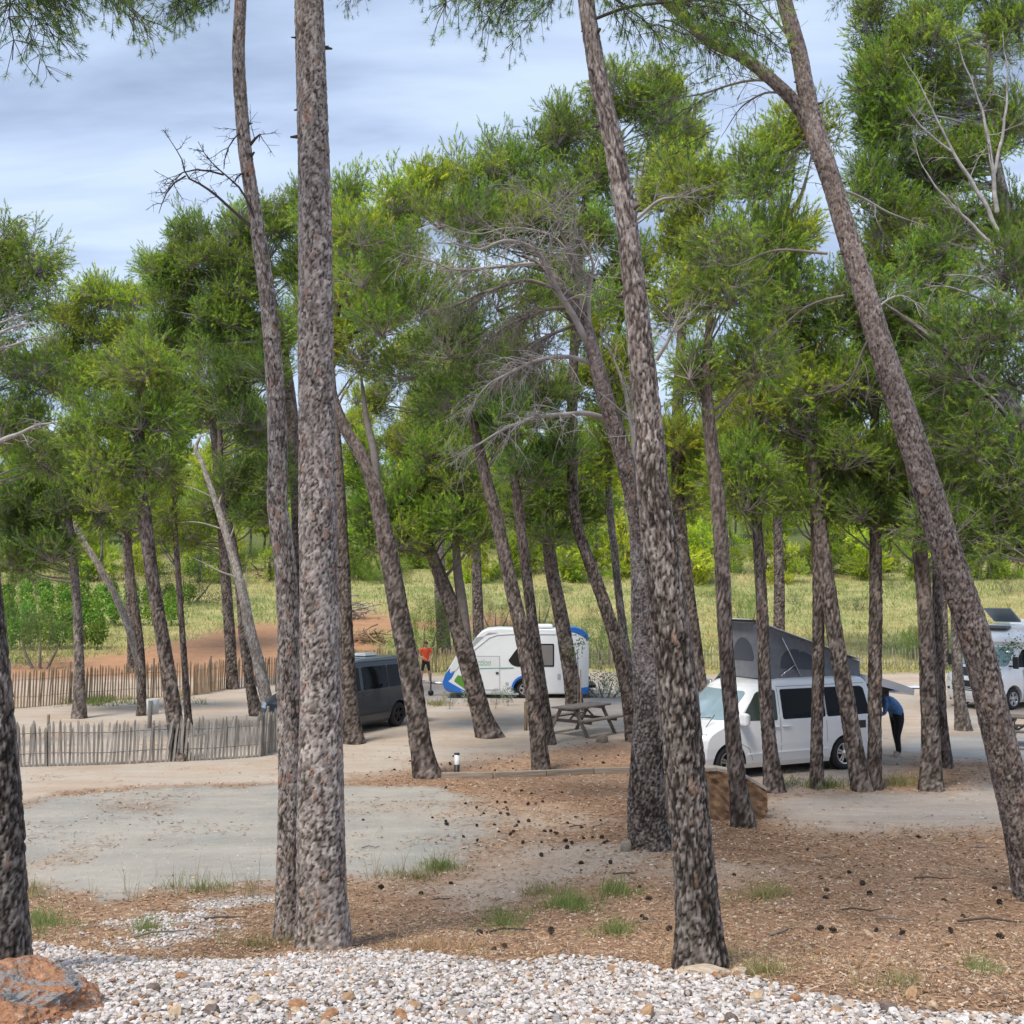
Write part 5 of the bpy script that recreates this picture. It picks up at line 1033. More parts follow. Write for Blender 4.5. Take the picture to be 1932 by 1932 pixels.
ff = VAN_SHELL; grid_patch([(-1.72, .86), (-2.02, .86), (-2.02, 1.02), (-1.72, 1.02)], lambda x, z: (x, ff.W(z), z), (0, .006, 0), 'service_flap', M_BLACK, CV, .1)
an = MB(); an.tube([(1.95, .66, 1.02), (1.72, .68, 1.28)], .007, 5); an.build('aerial', M_BLACK, CV)

# --- dark grey van behind the stoutest trunk
yaw_g = math.pi + math.radians(61); ag = ground(751, 1370)
GV = empty('grey_van', place(ag, (-1.45, .90), yaw_g), yaw_g); tag(GV, 'dark grey van with tinted windows and a roof hatch, mostly hidden by trunks', 'van')
copy_parts(CV, GV, {M_WHITE: M_GREYP, M_ALLOY: M_ALLOYB, M_SHADE: M_GLASS, M_TRIM: M_BLACK, M_GLASS2: M_GLASS}, ('tent_canvas', 'roof_lid', 'roof_strut', 'tailgate', 'load_opening', 'service_flap', 'canvas_window', 'aerial'))
rh = MB(); rh.box((-1.0, .05, 2.0), (.55, .45, .05), bevel=.015); rh.box((-1.0, .05, 2.045), (.48, .38, .03), bevel=.01); rh.build('roof_hatch', M_CLEAR, GV)
gw = MB(); gw.box((-2.408, 0, 1.45), (.02, 1.3, .5), bevel=.008); o = gw.build('rear_window', M_GLASS, GV)

# --- silver car glimpsed behind the camper van's nose
yaw_s = math.pi + math.radians(40); q = at(1352, 1240, 27.0)
SC = empty('silver_van', (q[0] + 1.9, 29.4, 0), yaw_s); tag(SC, 'silver van glimpsed behind the nose of the camper van', 'van')
copy_parts(GV, SC, {M_GREYP: M_SILVER}, ('roof_hatch',))

# --- caravan, side on
M_CWHITE = simple('caravan_white', (.70, .72, .74), .35, noise=.03, nscale=2)
M_CBLUE = simple('caravan_blue', (.02, .145, .52), .3, coat=.3)
M_CGREEN = simple('caravan_green', (.10, .27, .035), .35)
M_CLET = simple('caravan_lettering', (.35, .50, .42), .4)
M_CLINE = simple('caravan_line', (.16, .36, .30), .4)
M_CGAP = simple('caravan_joint', (.38, .40, .42), .5)
M_CWIN = simple('caravan_window', (.020, .020, .020), .1, 0, .5)
M_BLIND = simple('caravan_blind', (.20, .19, .18), .6, noise=.08, nscale=3)
ac = ground(1000, 1318); Yc = ac[1]; KC = F / Yc                    # px per metre at its near side
CA = empty('caravan', (0, 0, 0)); CA.location = (float(ac[0]), float(Yc + 1.1), 0.0)
tag(CA, 'small white touring caravan with a rounded nose and blue and green trim', 'caravan')
def cz1(zx, zy):     # crop pixel -> caravan (x, z); crop = 4.83 x the 2048 picture from (820, 1230)
    px, py = (820 + zx / 4.83) * .94336, (1230 + zy / 4.83) * .94336; p = at(px, py, Yc); return (float(p[0] - ac[0]), float(p[2]))
prof = [cz1(*p) for p in ((322, 650), (345, 585), (390, 500), (430, 430), (470, 385), (530, 335), (585, 290), (630, 225), (680, 170), (740, 138), (850, 128), (1000, 132), (1300, 138), (1560, 142), (1650, 158), (1705, 190), (1728, 235), (1728, 690), (1705, 750), (1500, 765), (1060, 768), (700, 765), (540, 748), (370, 735), (335, 705))]
HWc = 1.08
def cprism(poly, y0, y1, bev): 
    bm = bmesh.new(); vs = [bm.verts.new((x, y0, z)) for x, z in poly]; f = bm.faces.new(vs); r = bmesh.ops.extrude_face_region(bm, geom=[f])
    for g in r['geom']:
        if isinstance(g, bmesh.types.BMVert): g.co.y = y1
    bmesh.ops.recalc_face_normals(bm, faces=bm.faces)
    ed = [e for e in bm.edges if abs(e.verts[0].co.y - e.verts[1].co.y) < 1e-6]
    if bev: bmesh.ops.bevel(bm, geom=ed, offset=bev, segments=3, profile=.5, affect='EDGES')
    me = bpy.data.meshes.new('body'); bm.to_mesh(me); bm.free(); return me
me = cprism(prof, -HWc, HWc, .05)
me = cut_arches(me, [(cz1(1110, 0)[0], .32, -.9), (cz1(1110, 0)[0], .32, .9)], .42, .5)
me.materials.clear(); me.materials.append(M_CWHITE); shade_auto(me, 30); link('body', me, CA)
YS = -HWc - .001
def cpatch(nm, pts, mat, t=.006, parent=CA, raw=False, r=.03):
    pl = [p if raw else cz1(*p) for p in pts]; pl = rounded(pl, r) if r else pl
    m = MB(); m.prism([(x, YS, z) for x, z in pl], (0, 0, 0), (0, -t, 0)); return m.build(nm, mat, parent)
# wrap-round corner mouldings, a little wider than the body
def cwrap(nm, pts, mat, y=HWc + .012):
    pl = [cz1(*p) for p in pts]; m = cprism(pl, -y, y, .03); m.materials.clear(); m.materials.append(mat); return link(nm, m, CA)
cwrap('nose_moulding', ((312, 655), (338, 575), (380, 520), (392, 560), (440, 540), (405, 610), (372, 640), (545, 740), (520, 756), (365, 742), (330, 712)), M_CBLUE)
cwrap('nose_panel', ((342, 570), (392, 486), (455, 374), (488, 468), (470, 510), (445, 540), (395, 556), (384, 522)), M_CWHITE, HWc + .02)
cwrap('rear_moulding', ((1515, 120), (1600, 116), (1672, 142), (1715, 180), (1738, 240), (1700, 238), (1660, 205), (1590, 175), (1515, 165)), M_CBLUE)
cwrap('rear_bumper', ((1610, 708), (1728, 690), (1728, 735), (1690, 768), (1610, 766)), M_CBLUE)
cpatch('green_panel', ((428, 630), (462, 580), (520, 595), (560, 745), (520, 708), (430, 645)), M_CGREEN)
cpatch('front_rooflight', ((592, 320), (700, 218), (718, 205), (640, 215), (586, 296)), M_CGAP, .012)
cpatch('roof_front_window', ((715, 205), (760, 168), (850, 172), (740, 190)), M_CGAP, .012)
cpatch('awning_rail', ((600, 345), (760, 215), (840, 186), (980, 178), (1540, 176), (1600, 182), (1600, 188), (980, 186), (842, 194), (764, 222), (604, 352)), M_WHITE, .02, r=0)
door = cpatch('door', ((624, 398), (864, 398), (864, 720), (690, 720)), M_CWHITE, .010, r=.04)
for a, b_ in (((624, 398), (864, 398)), ((864, 398), (866, 720)), ((866, 720), (690, 722))):
    p, q = np.array(cz1(*a)), np.array(cz1(*b_)); d = (q - p) / np.linalg.norm(q - p); nn_ = np.array((-d[1], d[0])) * .009
    m = MB(); m.prism([(c[0], YS - .0105, c[1]) for c in (p - nn_, q - nn_, q + nn_, p + nn_)], (0, 0, 0), (0, -.003, 0)); m.build('door_joint', M_CGAP, door)
hd = MB(); hx_, hz_ = cz1(842, 560); hd.box((hx_, YS - .025, hz_), (.10, .03, .07), bevel=.012); hd.build('handle', M_BLACK, door)
win = cpatch('window', ((948, 440), (1025, 335), (1080, 278), (1392, 278), (1392, 500), (1030, 498), (985, 482)), M_CWIN, .012, r=.05)
bl = MB(); bl.prism([(x, YS - .013, z) for x, z in [cz1(*p) for p in ((1225, 292), (1380, 292), (1380, 486), (1225, 486))]], (0, 0, 0), (0, -.003, 0)); bl.build('window_blind', M_BLIND, win)
cpatch('accent_line', ((500, 530), (700, 512), (1000, 506), (1000, 515), (700, 524), (500, 545)), M_CLINE, .012, r=0)
cpatch('vent', ((1425, 568), (1455, 568), (1455, 625), (1425, 625)), M_CGAP, .01)
cpatch('service_hatch', ((922, 650), (952, 650), (952, 682), (922, 682)), M_CGAP, .01)
sk = cpatch('skirt', ((560, 748), (1050, 756), (1050, 772), (560, 764)), M_CGAP, .012, r=0)
wx = cz1(1110, 0)[0]
for sy in (-1, 1): wheel(CA, (wx, sy * .93, .32), sy, r=.32, w=.19, rim_mat=M_ALLOY, rr=.20, double=False)
m = MB()
for k in range(12):
    t0, t1 = math.pi * k / 12, math.pi * (k + 1) / 12
    m.prism([(wx + math.cos(t0) * .42, YS, .32 + math.sin(t0) * .42), (wx + math.cos(t1) * .42, YS, .32 + math.sin(t1) * .42), (wx + math.cos(t1) * .50, YS, .32 + math.sin(t1) * .50), (wx + math.cos(t0) * .50, YS, .32 + math.sin(t0) * .50)], (0, 0, 0), (0, -.03, 0))
m.build('wheel_arch', M_CBLUE, CA)
ch = MB(); ch.box((.2, 0, .40), (4.4, 1.6, .10)); ch.build('chassis', M_BLACK, CA)
for k, (x, y) in enumerate(((cz1(1500, 0)[0], -.8), (cz1(1500, 0)[0], .8), (cz1(640, 0)[0], -.8), (cz1(640, 0)[0], .8))):
    s_ = MB(); s_.tube([(x, y, .38), (x - .12, y, .03)], .02, 6); s_.box((x - .12, y, .02), (.12, .12, .03)); s_.build('corner_steady', M_BLACK, CA)
db = MB(); xA, zA = cz1(345, 690); xB = cz1(95, 690)[0]
for sy in (-1, 1): db.tube([(xA + .6, sy * .55, zA), (xB + .3, sy * .05, zA + .02)], .035, 8)
db.box(((xA + xB) / 2 - .25, 0, zA + .06), (.5, .14, .08), bevel=.02); db.tube([(xB + .35, 0, zA + .04), (xB, 0, zA + .06)], .035, 8); db.build('drawbar', M_ALLOY, CA)
hb = MB(); hb.box((xB + .02, 0, zA + .07), (.18, .10, .10), bevel=.02); hb.build('hitch', M_BLACK, CA)
jx = cz1(185, 0)[0]; jw = MB(); jw.tube([(jx, -.12, .12), (jx, -.12, zA + .40)], .024, 8); jw.lathe([(.001, -.04), (.10, -.04), (.11, 0), (.10, .04), (.001, .04)], 16, Matrix.Translation((jx, -.12, .11)), axis='Y'); jw.build('jockey_wheel', M_BLACK, CA)
bx_ = MB(); sx0, sz0 = cz1(1290, 110); bx_.box((sx0, 0, sz0 - .01), (.72, .8, .14), bevel=.06); bx_.build('roof_vent', M_WHITE, CA)
fc = bpy.data.curves.new('lettering', 'FONT'); fc.body = 'Action'; fc.size = .34; fc.shear = .3; fc.extrude = .002; fc.offset = .006
fo = bpy.data.objects.new('lettering', fc); COL.objects.link(fo); bpy.context.view_layer.update()
lm = bpy.data.meshes.new_from_object(fo.evaluated_get(bpy.context.evaluated_depsgraph_get())); bpy.data.objects.remove(fo)
lm.materials.clear(); lm.materials.append(M_CLET); lx, lz = cz1(622, 488); link('lettering', lm, CA, (lx - .08, YS - .014, lz), (math.pi / 2, 0, 0), (.72, 1, 1))

# --- motorhome at the right edge: cab towards the camera
yaw_m = math.radians(-150); am = ground(1788, 1331)
MH = empty('motorhome', (0, 0, 0), yaw_m); tag(MH, 'white motorhome at the right edge with an open roof hatch above the cab', 'motorhome')
SM = Shell([.22, .34, .55, .80, .98, 1.10, 1.22, 1.34, 1.48, 1.66, 1.85, 2.02, 2.16, 2.30, 2.44, 2.58, 2.70, 2.76],
           [2.95, 3.02, 3.05, 3.03, 2.98, 2.86, 2.62, 2.36, 2.22, 2.06, 1.90, 1.80, 1.86, 1.80, 1.62, 1.30, .80, .2],
           [-3.6] * 18, [.90, .97, 1.0, 1.01, 1.01, 1.0, .99, .98, .98, .97, .96, .98, 1.06, 1.08, 1.06, 1.02, .95, .80], bf=.36, nf=3.4, br=.10)
vs, fs = SM.mesh(); m = MB(); m.add(vs, fs, True); me = bpy.data.meshes.new('body'); me.from_pydata(m.v, [], m.f); me.update()
bm = bmesh.new(); bm.from_mesh(me); bmesh.ops.recalc_face_normals(bm, faces=bm.faces); bm.to_mesh(me); bm.free()
me = cut_arches(me, [(2.0, .36, .9), (2.0, .36, -.9), (-1.8, .36, .9), (-1.8, .36, -.9)], .43, .36); me.materials.clear(); me.materials.append(M_WHITE); shade_auto(me); link('body', me, MH)
wb = MB(); wb.box((-1.15, 0, 1.55), (4.9, 2.26, 2.3), bevel=.08); wb.build('living_box', M_WHITE, MH)
ub = MB(); ub.box((0, 0, .28), (5.6, 1.6, .10)); ub.build('underbody', M_BLACK, MH)
for sx in (2.0, -1.8):
    for sy in (1, -1): wheel(MH, (sx, sy * .88, .35), sy, r=.35, rim_mat=M_SILVER)
fr = lambda y, z: (SM.front(y, z), y, z)
grid_patch(rounded([(-.86, 1.38), (.86, 1.38), (.80, 1.98), (-.80, 1.98)], .08), fr, (.006, 0, .006), 'windscreen', simple('motorhome_screen', (.22, .32, .33), .1, 0, .6), MH, .08)
grid_patch(rounded([(-.62, 1.06), (.62, 1.06), (.80, 1.30), (-.80, 1.30)], .05), fr, (.004, 0, .010), 'bonnet_cover', M_BLACK, MH, .08)
grid_patch(rounded([(-.55, .72), (.55, .72), (.58, .92), (-.58, .92)], .04), fr, (.012, 0, 0), 'grille', M_BLACK, MH, .08)
for z_ in (.60, .66): grid_patch([(-.55, z_), (.55, z_), (.55, z_ + .03), (-.55, z_ + .03)], fr, (.010, 0, 0), 'bumper_slot', M_BLACK, MH, .1)
grid_patch([(-.26, .42), (.26, .42), (.26, .53), (-.26, .53)], fr, (.012, 0, 0), 'number_plate', M_PLATE, MH, .1)
for sy in (1, -1):
    grid_patch(rounded([(sy * .66, .86), (sy * .92, .92), (sy * .93, 1.12), (sy * .72, 1.04)], .04), fr, (.014, 0, .004), 'headlight', M_CLEAR, MH, .06)
    grid_patch(rounded([(sy * .66, .60), (sy * .82, .60), (sy * .82, .68), (sy * .66, .68)], .03), fr, (.012, 0, 0), 'fog_lamp', M_BLACK, MH, .06)
    sd_ = lambda x, z, sy=sy: (x, sy * SM.W(z), z)
    grid_patch(rounded([(1.95, 1.36), (1.02, 1.33), (1.02, 1.92), (1.45, 1.92)], .06), sd_, (0, sy * .006, 0), 'cab_window', M_GLASS, MH, .12)
    mr = MB(); mr.box((2.16, sy * 1.20, 1.52), (.10, .18, .38), bevel=.03); mr.box((2.1, sy * 1.05, 1.40), (.05, .25, .05)); mr.build('wing_mirror', M_BLACK, MH)
    hb = MB(); hb.box((1.08, sy * 1.03, 1.08), (.10, .03, .14), bevel=.01); hb.build('door_handle', M_BLACK, MH)
    ww = MB(); ww.box((-.6, sy * 1.135, 1.75), (1.0, .02, .5), bevel=.008); ww.build('side_window', M_GLASS, MH)
fd = MB(); fd.box((1.32, 0, 2.63), (.55, 1.0, .10), bevel=.03); fd.build('roof_window', simple('rooflight_dark', (.10, .12, .14), .15), MH)
dome = MB(); Mx = Matrix.Translation((.75, 0, 2.82)) @ Matrix.Rotation(math.radians(-38), 4, 'Y')
dome.box((.32, 0, .0), (.72, 1.0, .07), Mx, .03); dome.build('open_hatch', simple('smoked_acrylic', (.13, .16, .18), .12), MH)
rb = MB(); rb.box((-.6, .2, 2.78), (1.4, 1.2, .18), bevel=.07); rb.build('roof_pod', M_WHITE, MH)
c, s_ = math.cos(yaw_m), math.sin(yaw_m); lx, ly = 2.72, -.95
MH.location = (float(am[0] - (c * lx - s_ * ly)), float(am[1] - (s_ * lx + c * ly)), 0.0)
# ------------------------------------------------------------------ fences, furniture, people, stones, plants
M_PALE1 = wood('paling_weathered', (.16, .145, .132), (.40, .37, .335), 2, 10)
M_PALE2 = wood('paling_tan', (.24, .15, .085), (.48, .36, .235), 2, 10)
M_WIRE = simple('fence_wire', (.10, .10, .10), .5, .6)
M_TABLE = wood('table_wood', (.115, .09, .072), (.27, .225, .19), 0, 12)
M_TIMBER = wood('edging_timber', (.20, .16, .12), (.36, .30, .24), 0, 8)
def paling_mesh(seed, h, w):
    rg = np.random.default_rng(seed); m = MB(); zs = [-.08, h * .3, h * .65, h * .93, h]; vs = []
    for i, z in enumerate(zs):
        s = (1 if i < 4 else .35) * rg.uniform(.85, 1.15); ox, oy = rg.normal(size=2) * .004
        vs += [(ox - w / 2 * s, oy - w * .35 * s, z), (ox + w / 2 * s, oy - w * .35 * s, z), (ox + w * .3 * s, oy + w * .35 * s, z), (ox - w * .3 * s, oy + w * .35 * s, z)]
    fs = [(i * 4 + k, i * 4 + (k + 1) % 4, i * 4 + 4 + (k + 1) % 4, i * 4 + 4 + k) for i in range(4) for k in range(4)] + [(3, 2, 1, 0), (16, 17, 18, 19)]
    me = bpy.data.meshes.new('paling'); me.from_pydata(vs, [], fs); me.update(); return me
def fence(name, label, pts, h, spacing, w, mat, lean=.03, posts=0, seed=1, sag=0.0):
    P = np.array(pts, float); t = np.concatenate([[0], np.cumsum(np.linalg.norm(np.diff(P, axis=0), axis=1))]); rg = np.random.default_rng(seed)
    root = empty(name, (P[0][0], P[0][1], float(height(*P[0])))); tag(root, label, 'fence'); base = np.array(root.location)
    ms = [paling_mesh(seed * 10 + k, h, w) for k in range(6)]; [m.materials.append(mat) for m in ms]
    n_ = int(t[-1] / spacing); tops = []
    lowf = .06
    for i in range(n_):
        u = i * spacing + rg.normal() * spacing * .08; x, y = np.interp(u, t, P[:, 0]), np.interp(u, t, P[:, 1]); z = float(height(x, y))
        k = min(int(np.searchsorted(t, u, 'right')) - 1, len(P) - 2); d = P[k + 1] - P[k]; a = math.atan2(d[1], d[0])
        ln = lean * (math.sin(u * .9 + seed) + .6 * rg.normal())
        o = link('paling', ms[int(rg.integers(6))], root, (x - base[0], y - base[1], z - base[2] - abs(rg.normal()) * lowf), (rg.normal() * .02, ln, a), (1, 1, rg.uniform(.93, 1.05)))
    for hz in (.28, .72):
        for off in (-1, 1):
            us = np.arange(0, t[-1], .25); m = MB()
            m.tube([(np.interp(u, t, P[:, 0]) - base[0], np.interp(u, t, P[:, 1]) - base[1] + off * w * .5, float(height(np.interp(u, t, P[:, 0]), np.interp(u, t, P[:, 1]))) - base[2] + h * hz + .01 * math.sin(u * 3)) for u in us], .004, 4); m.build('wire', M_WIRE, root, fix=False)
    for k in range(posts):
        u = t[-1] * (k + .5) / posts; x, y = np.interp(u, t, P[:, 0]), np.interp(u, t, P[:, 1]); m = MB(); m.tube([(0, 0, -.2), (0, 0, h * 1.12)], [.035, .032], 8)
        m.build('post', M_TIMBER, root, (x - base[0], y - base[1] + .06, float(height(x, y)) - base[2]), fix=False)
    return root
g2 = lambda *p: tuple(ground(*p)[:2])
fence('paling_fence', 'low weathered grey paling fence in front of the pale road at left', [g2(-160, 1462), g2(40, 1447), g2(250, 1441), g2(400, 1434), g2(490, 1428), g2(515, 1418), g2(560, 1395)], .98, .082, .052, M_PALE1, .05, 2, 3)
fence('paling_fence', 'tan paling fence along the ploughed soil at far left', [g2(-150, 1345), g2(40, 1336), g2(200, 1322), g2(365, 1312)], 1.26, .095, .05, M_PALE2, .02, 3, 4)
fence('paling_fence', 'tan paling fence behind the leaning snag, meeting the far left fence at a corner', [g2(365, 1312), g2(420, 1300), g2(530, 1290), g2(640, 1280)], 1.22, .11, .052, M_PALE2, .02, 3, 5)
fence('paling_fence', 'paling fence behind the grey van and the man in orange', [g2(660, 1276), g2(760, 1272), g2(830, 1268), g2(980, 1262)], 1.15, .13, .06, M_PALE2, .02, 3, 6)
fence('paling_fence', 'grey paling fence along the meadow behind the camper van', [g2(1080, 1262), g2(1250, 1262), g2(1400, 1262), g2(1700, 1262), g2(1800, 1262)], .95, .15, .04, wood('paling_pale', (.17, .15, .11), (.34, .30, .22), 2, 10), .02, 5, 7)

def picnic_table(loc, rz, label):
    root = empty('picnic_table', loc, rz); tag(root, label, 'picnic table', 'picnic tables')
    for k in range(5):
        m = MB(); m.box((0, 0, 0), (1.75, .135, .040), bevel=.006); m.build('top_plank', M_TABLE, root, (0, (k - 2) * .147, .735))
    for sy in (-1, 1):
        for k in (0, 1):
            m = MB(); m.box((0, 0, 0), (1.75, .125, .040), bevel=.006); m.build('seat_plank', M_TABLE, root, (0, sy * (.60 + .136 * k), .445))
        for sx in (-1, 1):
            m = MB(); a = (sx * .62, sy * .22, .71); b_ = (sx * .62, sy * .66, -.03); m.prism([(a[0] - .022, a[1] - sy * .05, a[2]), (a[0] - .022, a[1] + sy * .05, a[2]), (b_[0] - .022, b_[1] + sy * .05, b_[2]), (b_[0] - .022, b_[1] - sy * .05, b_[2])], (0, 0, 0), (.044, 0, 0)); m.build('leg', M_TABLE, root)
    for sx in (-1, 1):
        m = MB(); m.box((sx * .575, 0, .385), (.044, 1.46, .085), bevel=.006); m.build('seat_bearer', M_TABLE, root)
        m = MB(); m.box((sx * .575, 0, .675), (.044, .68, .075), bevel=.006); m.build('top_bearer', M_TABLE, root)
        m = MB(); m.tube([(sx * .55, 0, .40), (sx * .12, 0, .70)], .028, 6); m.build('brace', M_TABLE, root)
    return root
p = ground(1098, 1384); picnic_table(p, math.radians(50), 'weathered wooden picnic table in front of the caravan')
p = ground(1968, 1412); picnic_table(p, math.radians(-28), 'picnic table cut off at the right edge of the picture')

# low stone wall end, edging, rocks
M_STONE = simple('wall_stone', (.26, .155, .085), .95, noise=.45, nscale=7, bump=1.0)
M_COPE = simple('wall_coping', (.46, .39, .31), .9, noise=.2, nscale=9, bump=.5)
wp_ = ground(1447, 1545); Yw = float(wp_[1]); root = empty('stone_wall', wp_); tag(root, 'low brown stone wall end sloping down beside the thin dark pine', 'wall')
tops_ = [(1205, 1456), (1300, 1452), (1352, 1450), (1396, 1458), (1447, 1487)]
TP = [at(x, y, Yw) for x, y in tops_]; bot_z = -.15
poly = [(p[0] - wp_[0], 0, p[2] - wp_[2] - .03) for p in TP] + [(TP[-1][0] - wp_[0], 0, bot_z), (TP[0][0] - wp_[0], 0, bot_z)]
def rough_prism(poly, depth, name, mat, parent, amp=.014, seed=0, cut=.07):
    bm = bmesh.new(); vs = [bm.verts.new(p) for p in poly]; f = bm.faces.new(vs); r = bmesh.ops.extrude_face_region(bm, geom=[f])
    for g in r['geom']:
        if isinstance(g, bmesh.types.BMVert): g.co.y += depth
    xs = [p[0] for p in poly]; zs = [p[2] for p in poly]
    for c in np.arange(min(xs) + cut, max(xs), cut): bmesh.ops.bisect_plane(bm, geom=bm.verts[:] + bm.edges[:] + bm.faces[:], plane_co=(c, 0, 0), plane_no=(1, 0, 0))
    for c in np.arange(min(zs) + cut, max(zs), cut): bmesh.ops.bisect_plane(bm, geom=bm.verts[:] + bm.edges[:] + bm.faces[:], plane_co=(0, 0, c), plane_no=(0, 0, 1))
    rg = np.random.default_rng(seed)
    for v in bm.verts: v.co += Vector(rg.normal(size=3) * amp * np.array((.5, 1, .5)))
    bmesh.ops.recalc_face_normals(bm, faces=bm.faces); me = bpy.data.meshes.new(name); bm.to_mesh(me); bm.free(); me.materials.append(mat); return link(name, me, parent)
rough_prism(poly, .24, 'wall_body', M_STONE, root, seed=2)
for a, b_ in zip(TP[:-1], TP[1:]):
    a_, c_ = a - wp_, b_ - wp_; m = MB(); m.prism([(a_[0] + .005, -.02, a_[2] - .035), (c_[0] - .005, -.02, c_[2] - .035), (c_[0] - .005, -.02, c_[2] + .012), (a_[0] + .005, -.02, a_[2] + .012)], (0, 0, 0), (0, .28, 0)); m.build('coping_stone', M_COPE, root)
E = [ground(x, y) for x, y in ((832, 1469), (930, 1468), (1030, 1464), (1120, 1460), (1205, 1458))]
root = empty('timber_edging', E[0]); tag(root, 'low timber edging running from the bollard light to the gnarled pine', 'edging')
for a, b_ in zip(E[:-1], E[1:]):
    d = b_ - a; L = float(np.hypot(d[0], d[1])); m = MB(); m.box((L / 2, 0, .035), (L - .02, .09, .17), bevel=.012)
    o = m.build('edging_beam', M_TIMBER, root, a - E[0]); o.rotation_euler = (0, -math.atan2(d[2], L), math.atan2(d[1], d[0]))
def rock_mesh(seed, sub=3, rough=.22):
    bm = bmesh.new(); bmesh.ops.create_icosphere(bm, subdivisions=sub, radius=1); rg = np.random.default_rng(seed); ph = rg.uniform(0, 6, (9,)); planes = rg.normal(size=(9, 3)); planes /= np.linalg.norm(planes, axis=1)[:, None]
    for v in bm.verts:
        p = np.array(v.co); s = 1.0
        for k in range(9):
            d = float(planes[k] @ p)
            if d > .62 + .05 * k % .2: s = min(s, (.66 + .02 * k) / max(d, .3))
        n_ = sum(math.sin(p[k % 3] * (3 + k) + p[(k + 1) % 3] * (2 + k) + ph[k]) for k in range(6)) / 6 * rough * .5
        if sub >= 5: n_ += .035 * math.sin(p[0] * 13 + 4 * math.sin(p[1] * 9)) * math.sin(p[2] * 15 + 3 * math.sin(p[0] * 11)) + .02 * math.sin(p[0] * 31 + 2 * math.sin(p[2] * 23)) * math.sin(p[1] * 29) + .012 * float(rg.normal())
        v.co = Vector(p * (s + n_))
    me = bpy.data.meshes.new('rock'); bm.to_mesh(me); bm.free(); return me
m_b, n, l, b = new_mat('boulder_stone'); b.inputs['Roughness'].default_value = .9
tc = n.new('ShaderNodeTexCoord'); t = n.new('ShaderNodeTexNoise'); t.inputs['Scale'].default_value = 2.2; t.inputs['Detail'].default_value = 12; t.inputs['Roughness'].default_value = .75; t.inputs['Distortion'].default_value = .5; l.new(tc.outputs['Object'], t.inputs['Vector'])
r = n.new('ShaderNodeValToRGB'); els = r.color_ramp.elements; els[0].position = .36; els[0].color = (.17, .17, .175, 1); els[1].position = .70; els[1].color = (.55, .50, .45, 1)
for p_, c_ in ((.46, (.30, .29, .28)), (.50, (.34, .15, .075)), (.60, (.44, .23, .125))): x = els.new(p_); x.color = (*c_, 1)
l.new(t.outputs['Fac'], r.inputs[0]); l.new(r.outputs[0], b.inputs['Base Color']); t3 = n.new('ShaderNodeTexNoise'); t3.inputs['Scale'].default_value = 9; t3.inputs['Detail'].default_value = 8; l.new(tc.outputs['Object'], t3.inputs['Vector'])
bp = n.new('ShaderNodeBump'); bp.inputs['Strength'].default_value = .8; bp.inputs['Distance'].default_value = .08; l.new(t3.outputs['Fac'], bp.inputs['Height']); l.new(bp.outputs[0], b.inputs['Normal'])
rm = rock_mesh(4, 5, .5); rm.materials.append(m_b); [setattr(f, 'use_smooth', False) for f in rm.polygons]
p = at(70, 1960, 5.0); o = link('boulder', rm, None, (p[0] - .10, 4.95, float(height(p[0], 4.95)) + .015), (.2, .1, .5), (.42, .33, .235)); tag(o, 'orange and grey boulder in the bottom left corner', 'boulder')
M_ROCK = simple('pale_rock', (.46, .37, .28), .9, noise=.3, nscale=3, bump=.8)
M_ROCKB = simple('brown_rock', (.30, .19, .12), .9, noise=.35, nscale=3, bump=.8)
rms = [rock_mesh(20 + k, 3, .3) for k in range(5)]; [m.materials.append(M_ROCK) for m in rms]; rmb = [m.copy() for m in rms]; [m.materials.clear() or m.materials.append(M_ROCKB) for m in rmb]
for px, py, s, lab in ((1345, 1538, (.24, .16, .13), 'pale flat rock leaning on the stone wall'), (1372, 1528, (.15, .12, .15), 'small upright pale rock between the wall and the thin pine'), (1338, 1836, (.20, .07, .035), 'flat pale stone lying before the foot of the curving pine'), (1395, 1842, (.07, .05, .04), 'pale stone next to the flat stone at the curving pine'), (1545, 1430, (.20, .14, .14), '')):
    if not lab: continue
    p = ground(px, py); o = link('rock', rms[int(tree_rng.integers(5))], None, p + np.array((0, 0, s[2] * .4)), (.1, .1, tree_rng.uniform(0, 6) if s[0] < .19 else .1), s); tag(o, lab, 'rock')
st = ground(1180, 1606); m = MB(); m.tube([(0, 0, -.05), (.01, 0, .09), (.0, .0, .13)], [.075, .068, .060], 12); o = m.build('tree_stump', M_TIMBER, None, st); tag(o, 'small sawn stump at the foot of the gnarled pine', 'stump')
st = ground(1136, 1400); m = MB(); m.tube([(0, 0, -.05), (.01, 0, .12), (.0, .0, .19)], [.16, .14, .09], 12); o = m.build('tree_stump', M_TIMBER, None, st); tag(o, 'low dark stump below the picnic table', 'stump')

# bollard light, white bin on post, post by the caravan
p = ground(862, 1465); root = empty('bollard_light', p); tag(root, 'short bollard light with black foot and white head beside the edging', 'bollard light')
m = MB(); m.lathe([(.055, -.05), (.055, .24), (.0005, .24)], 20); m.build('base', M_BLACK, root)
m = MB(); m.lathe([(.052, .24), (.052, .44), (.0005, .44)], 20); m.build('lamp_head', simple('bollard_white', (.72, .73, .74), .3), root)
m = MB(); m.lathe([(.0005, .44), (.058, .44), (.058, .465), (.0005, .47)], 20); m.build('cap', M_BLACK, root)
p = ground(287, 1372); root = empty('litter_bin', p); tag(root, 'white round bin behind a wooden post, above the near fence', 'bin')
m = MB(); m.lathe([(.0005, .38), (.16, .38), (.17, .78), (.155, .785), (.15, .60), (.0005, .60)], 28); m.build('bucket', simple('bin_white', (.74, .74, .72), .45, noise=.05), root)
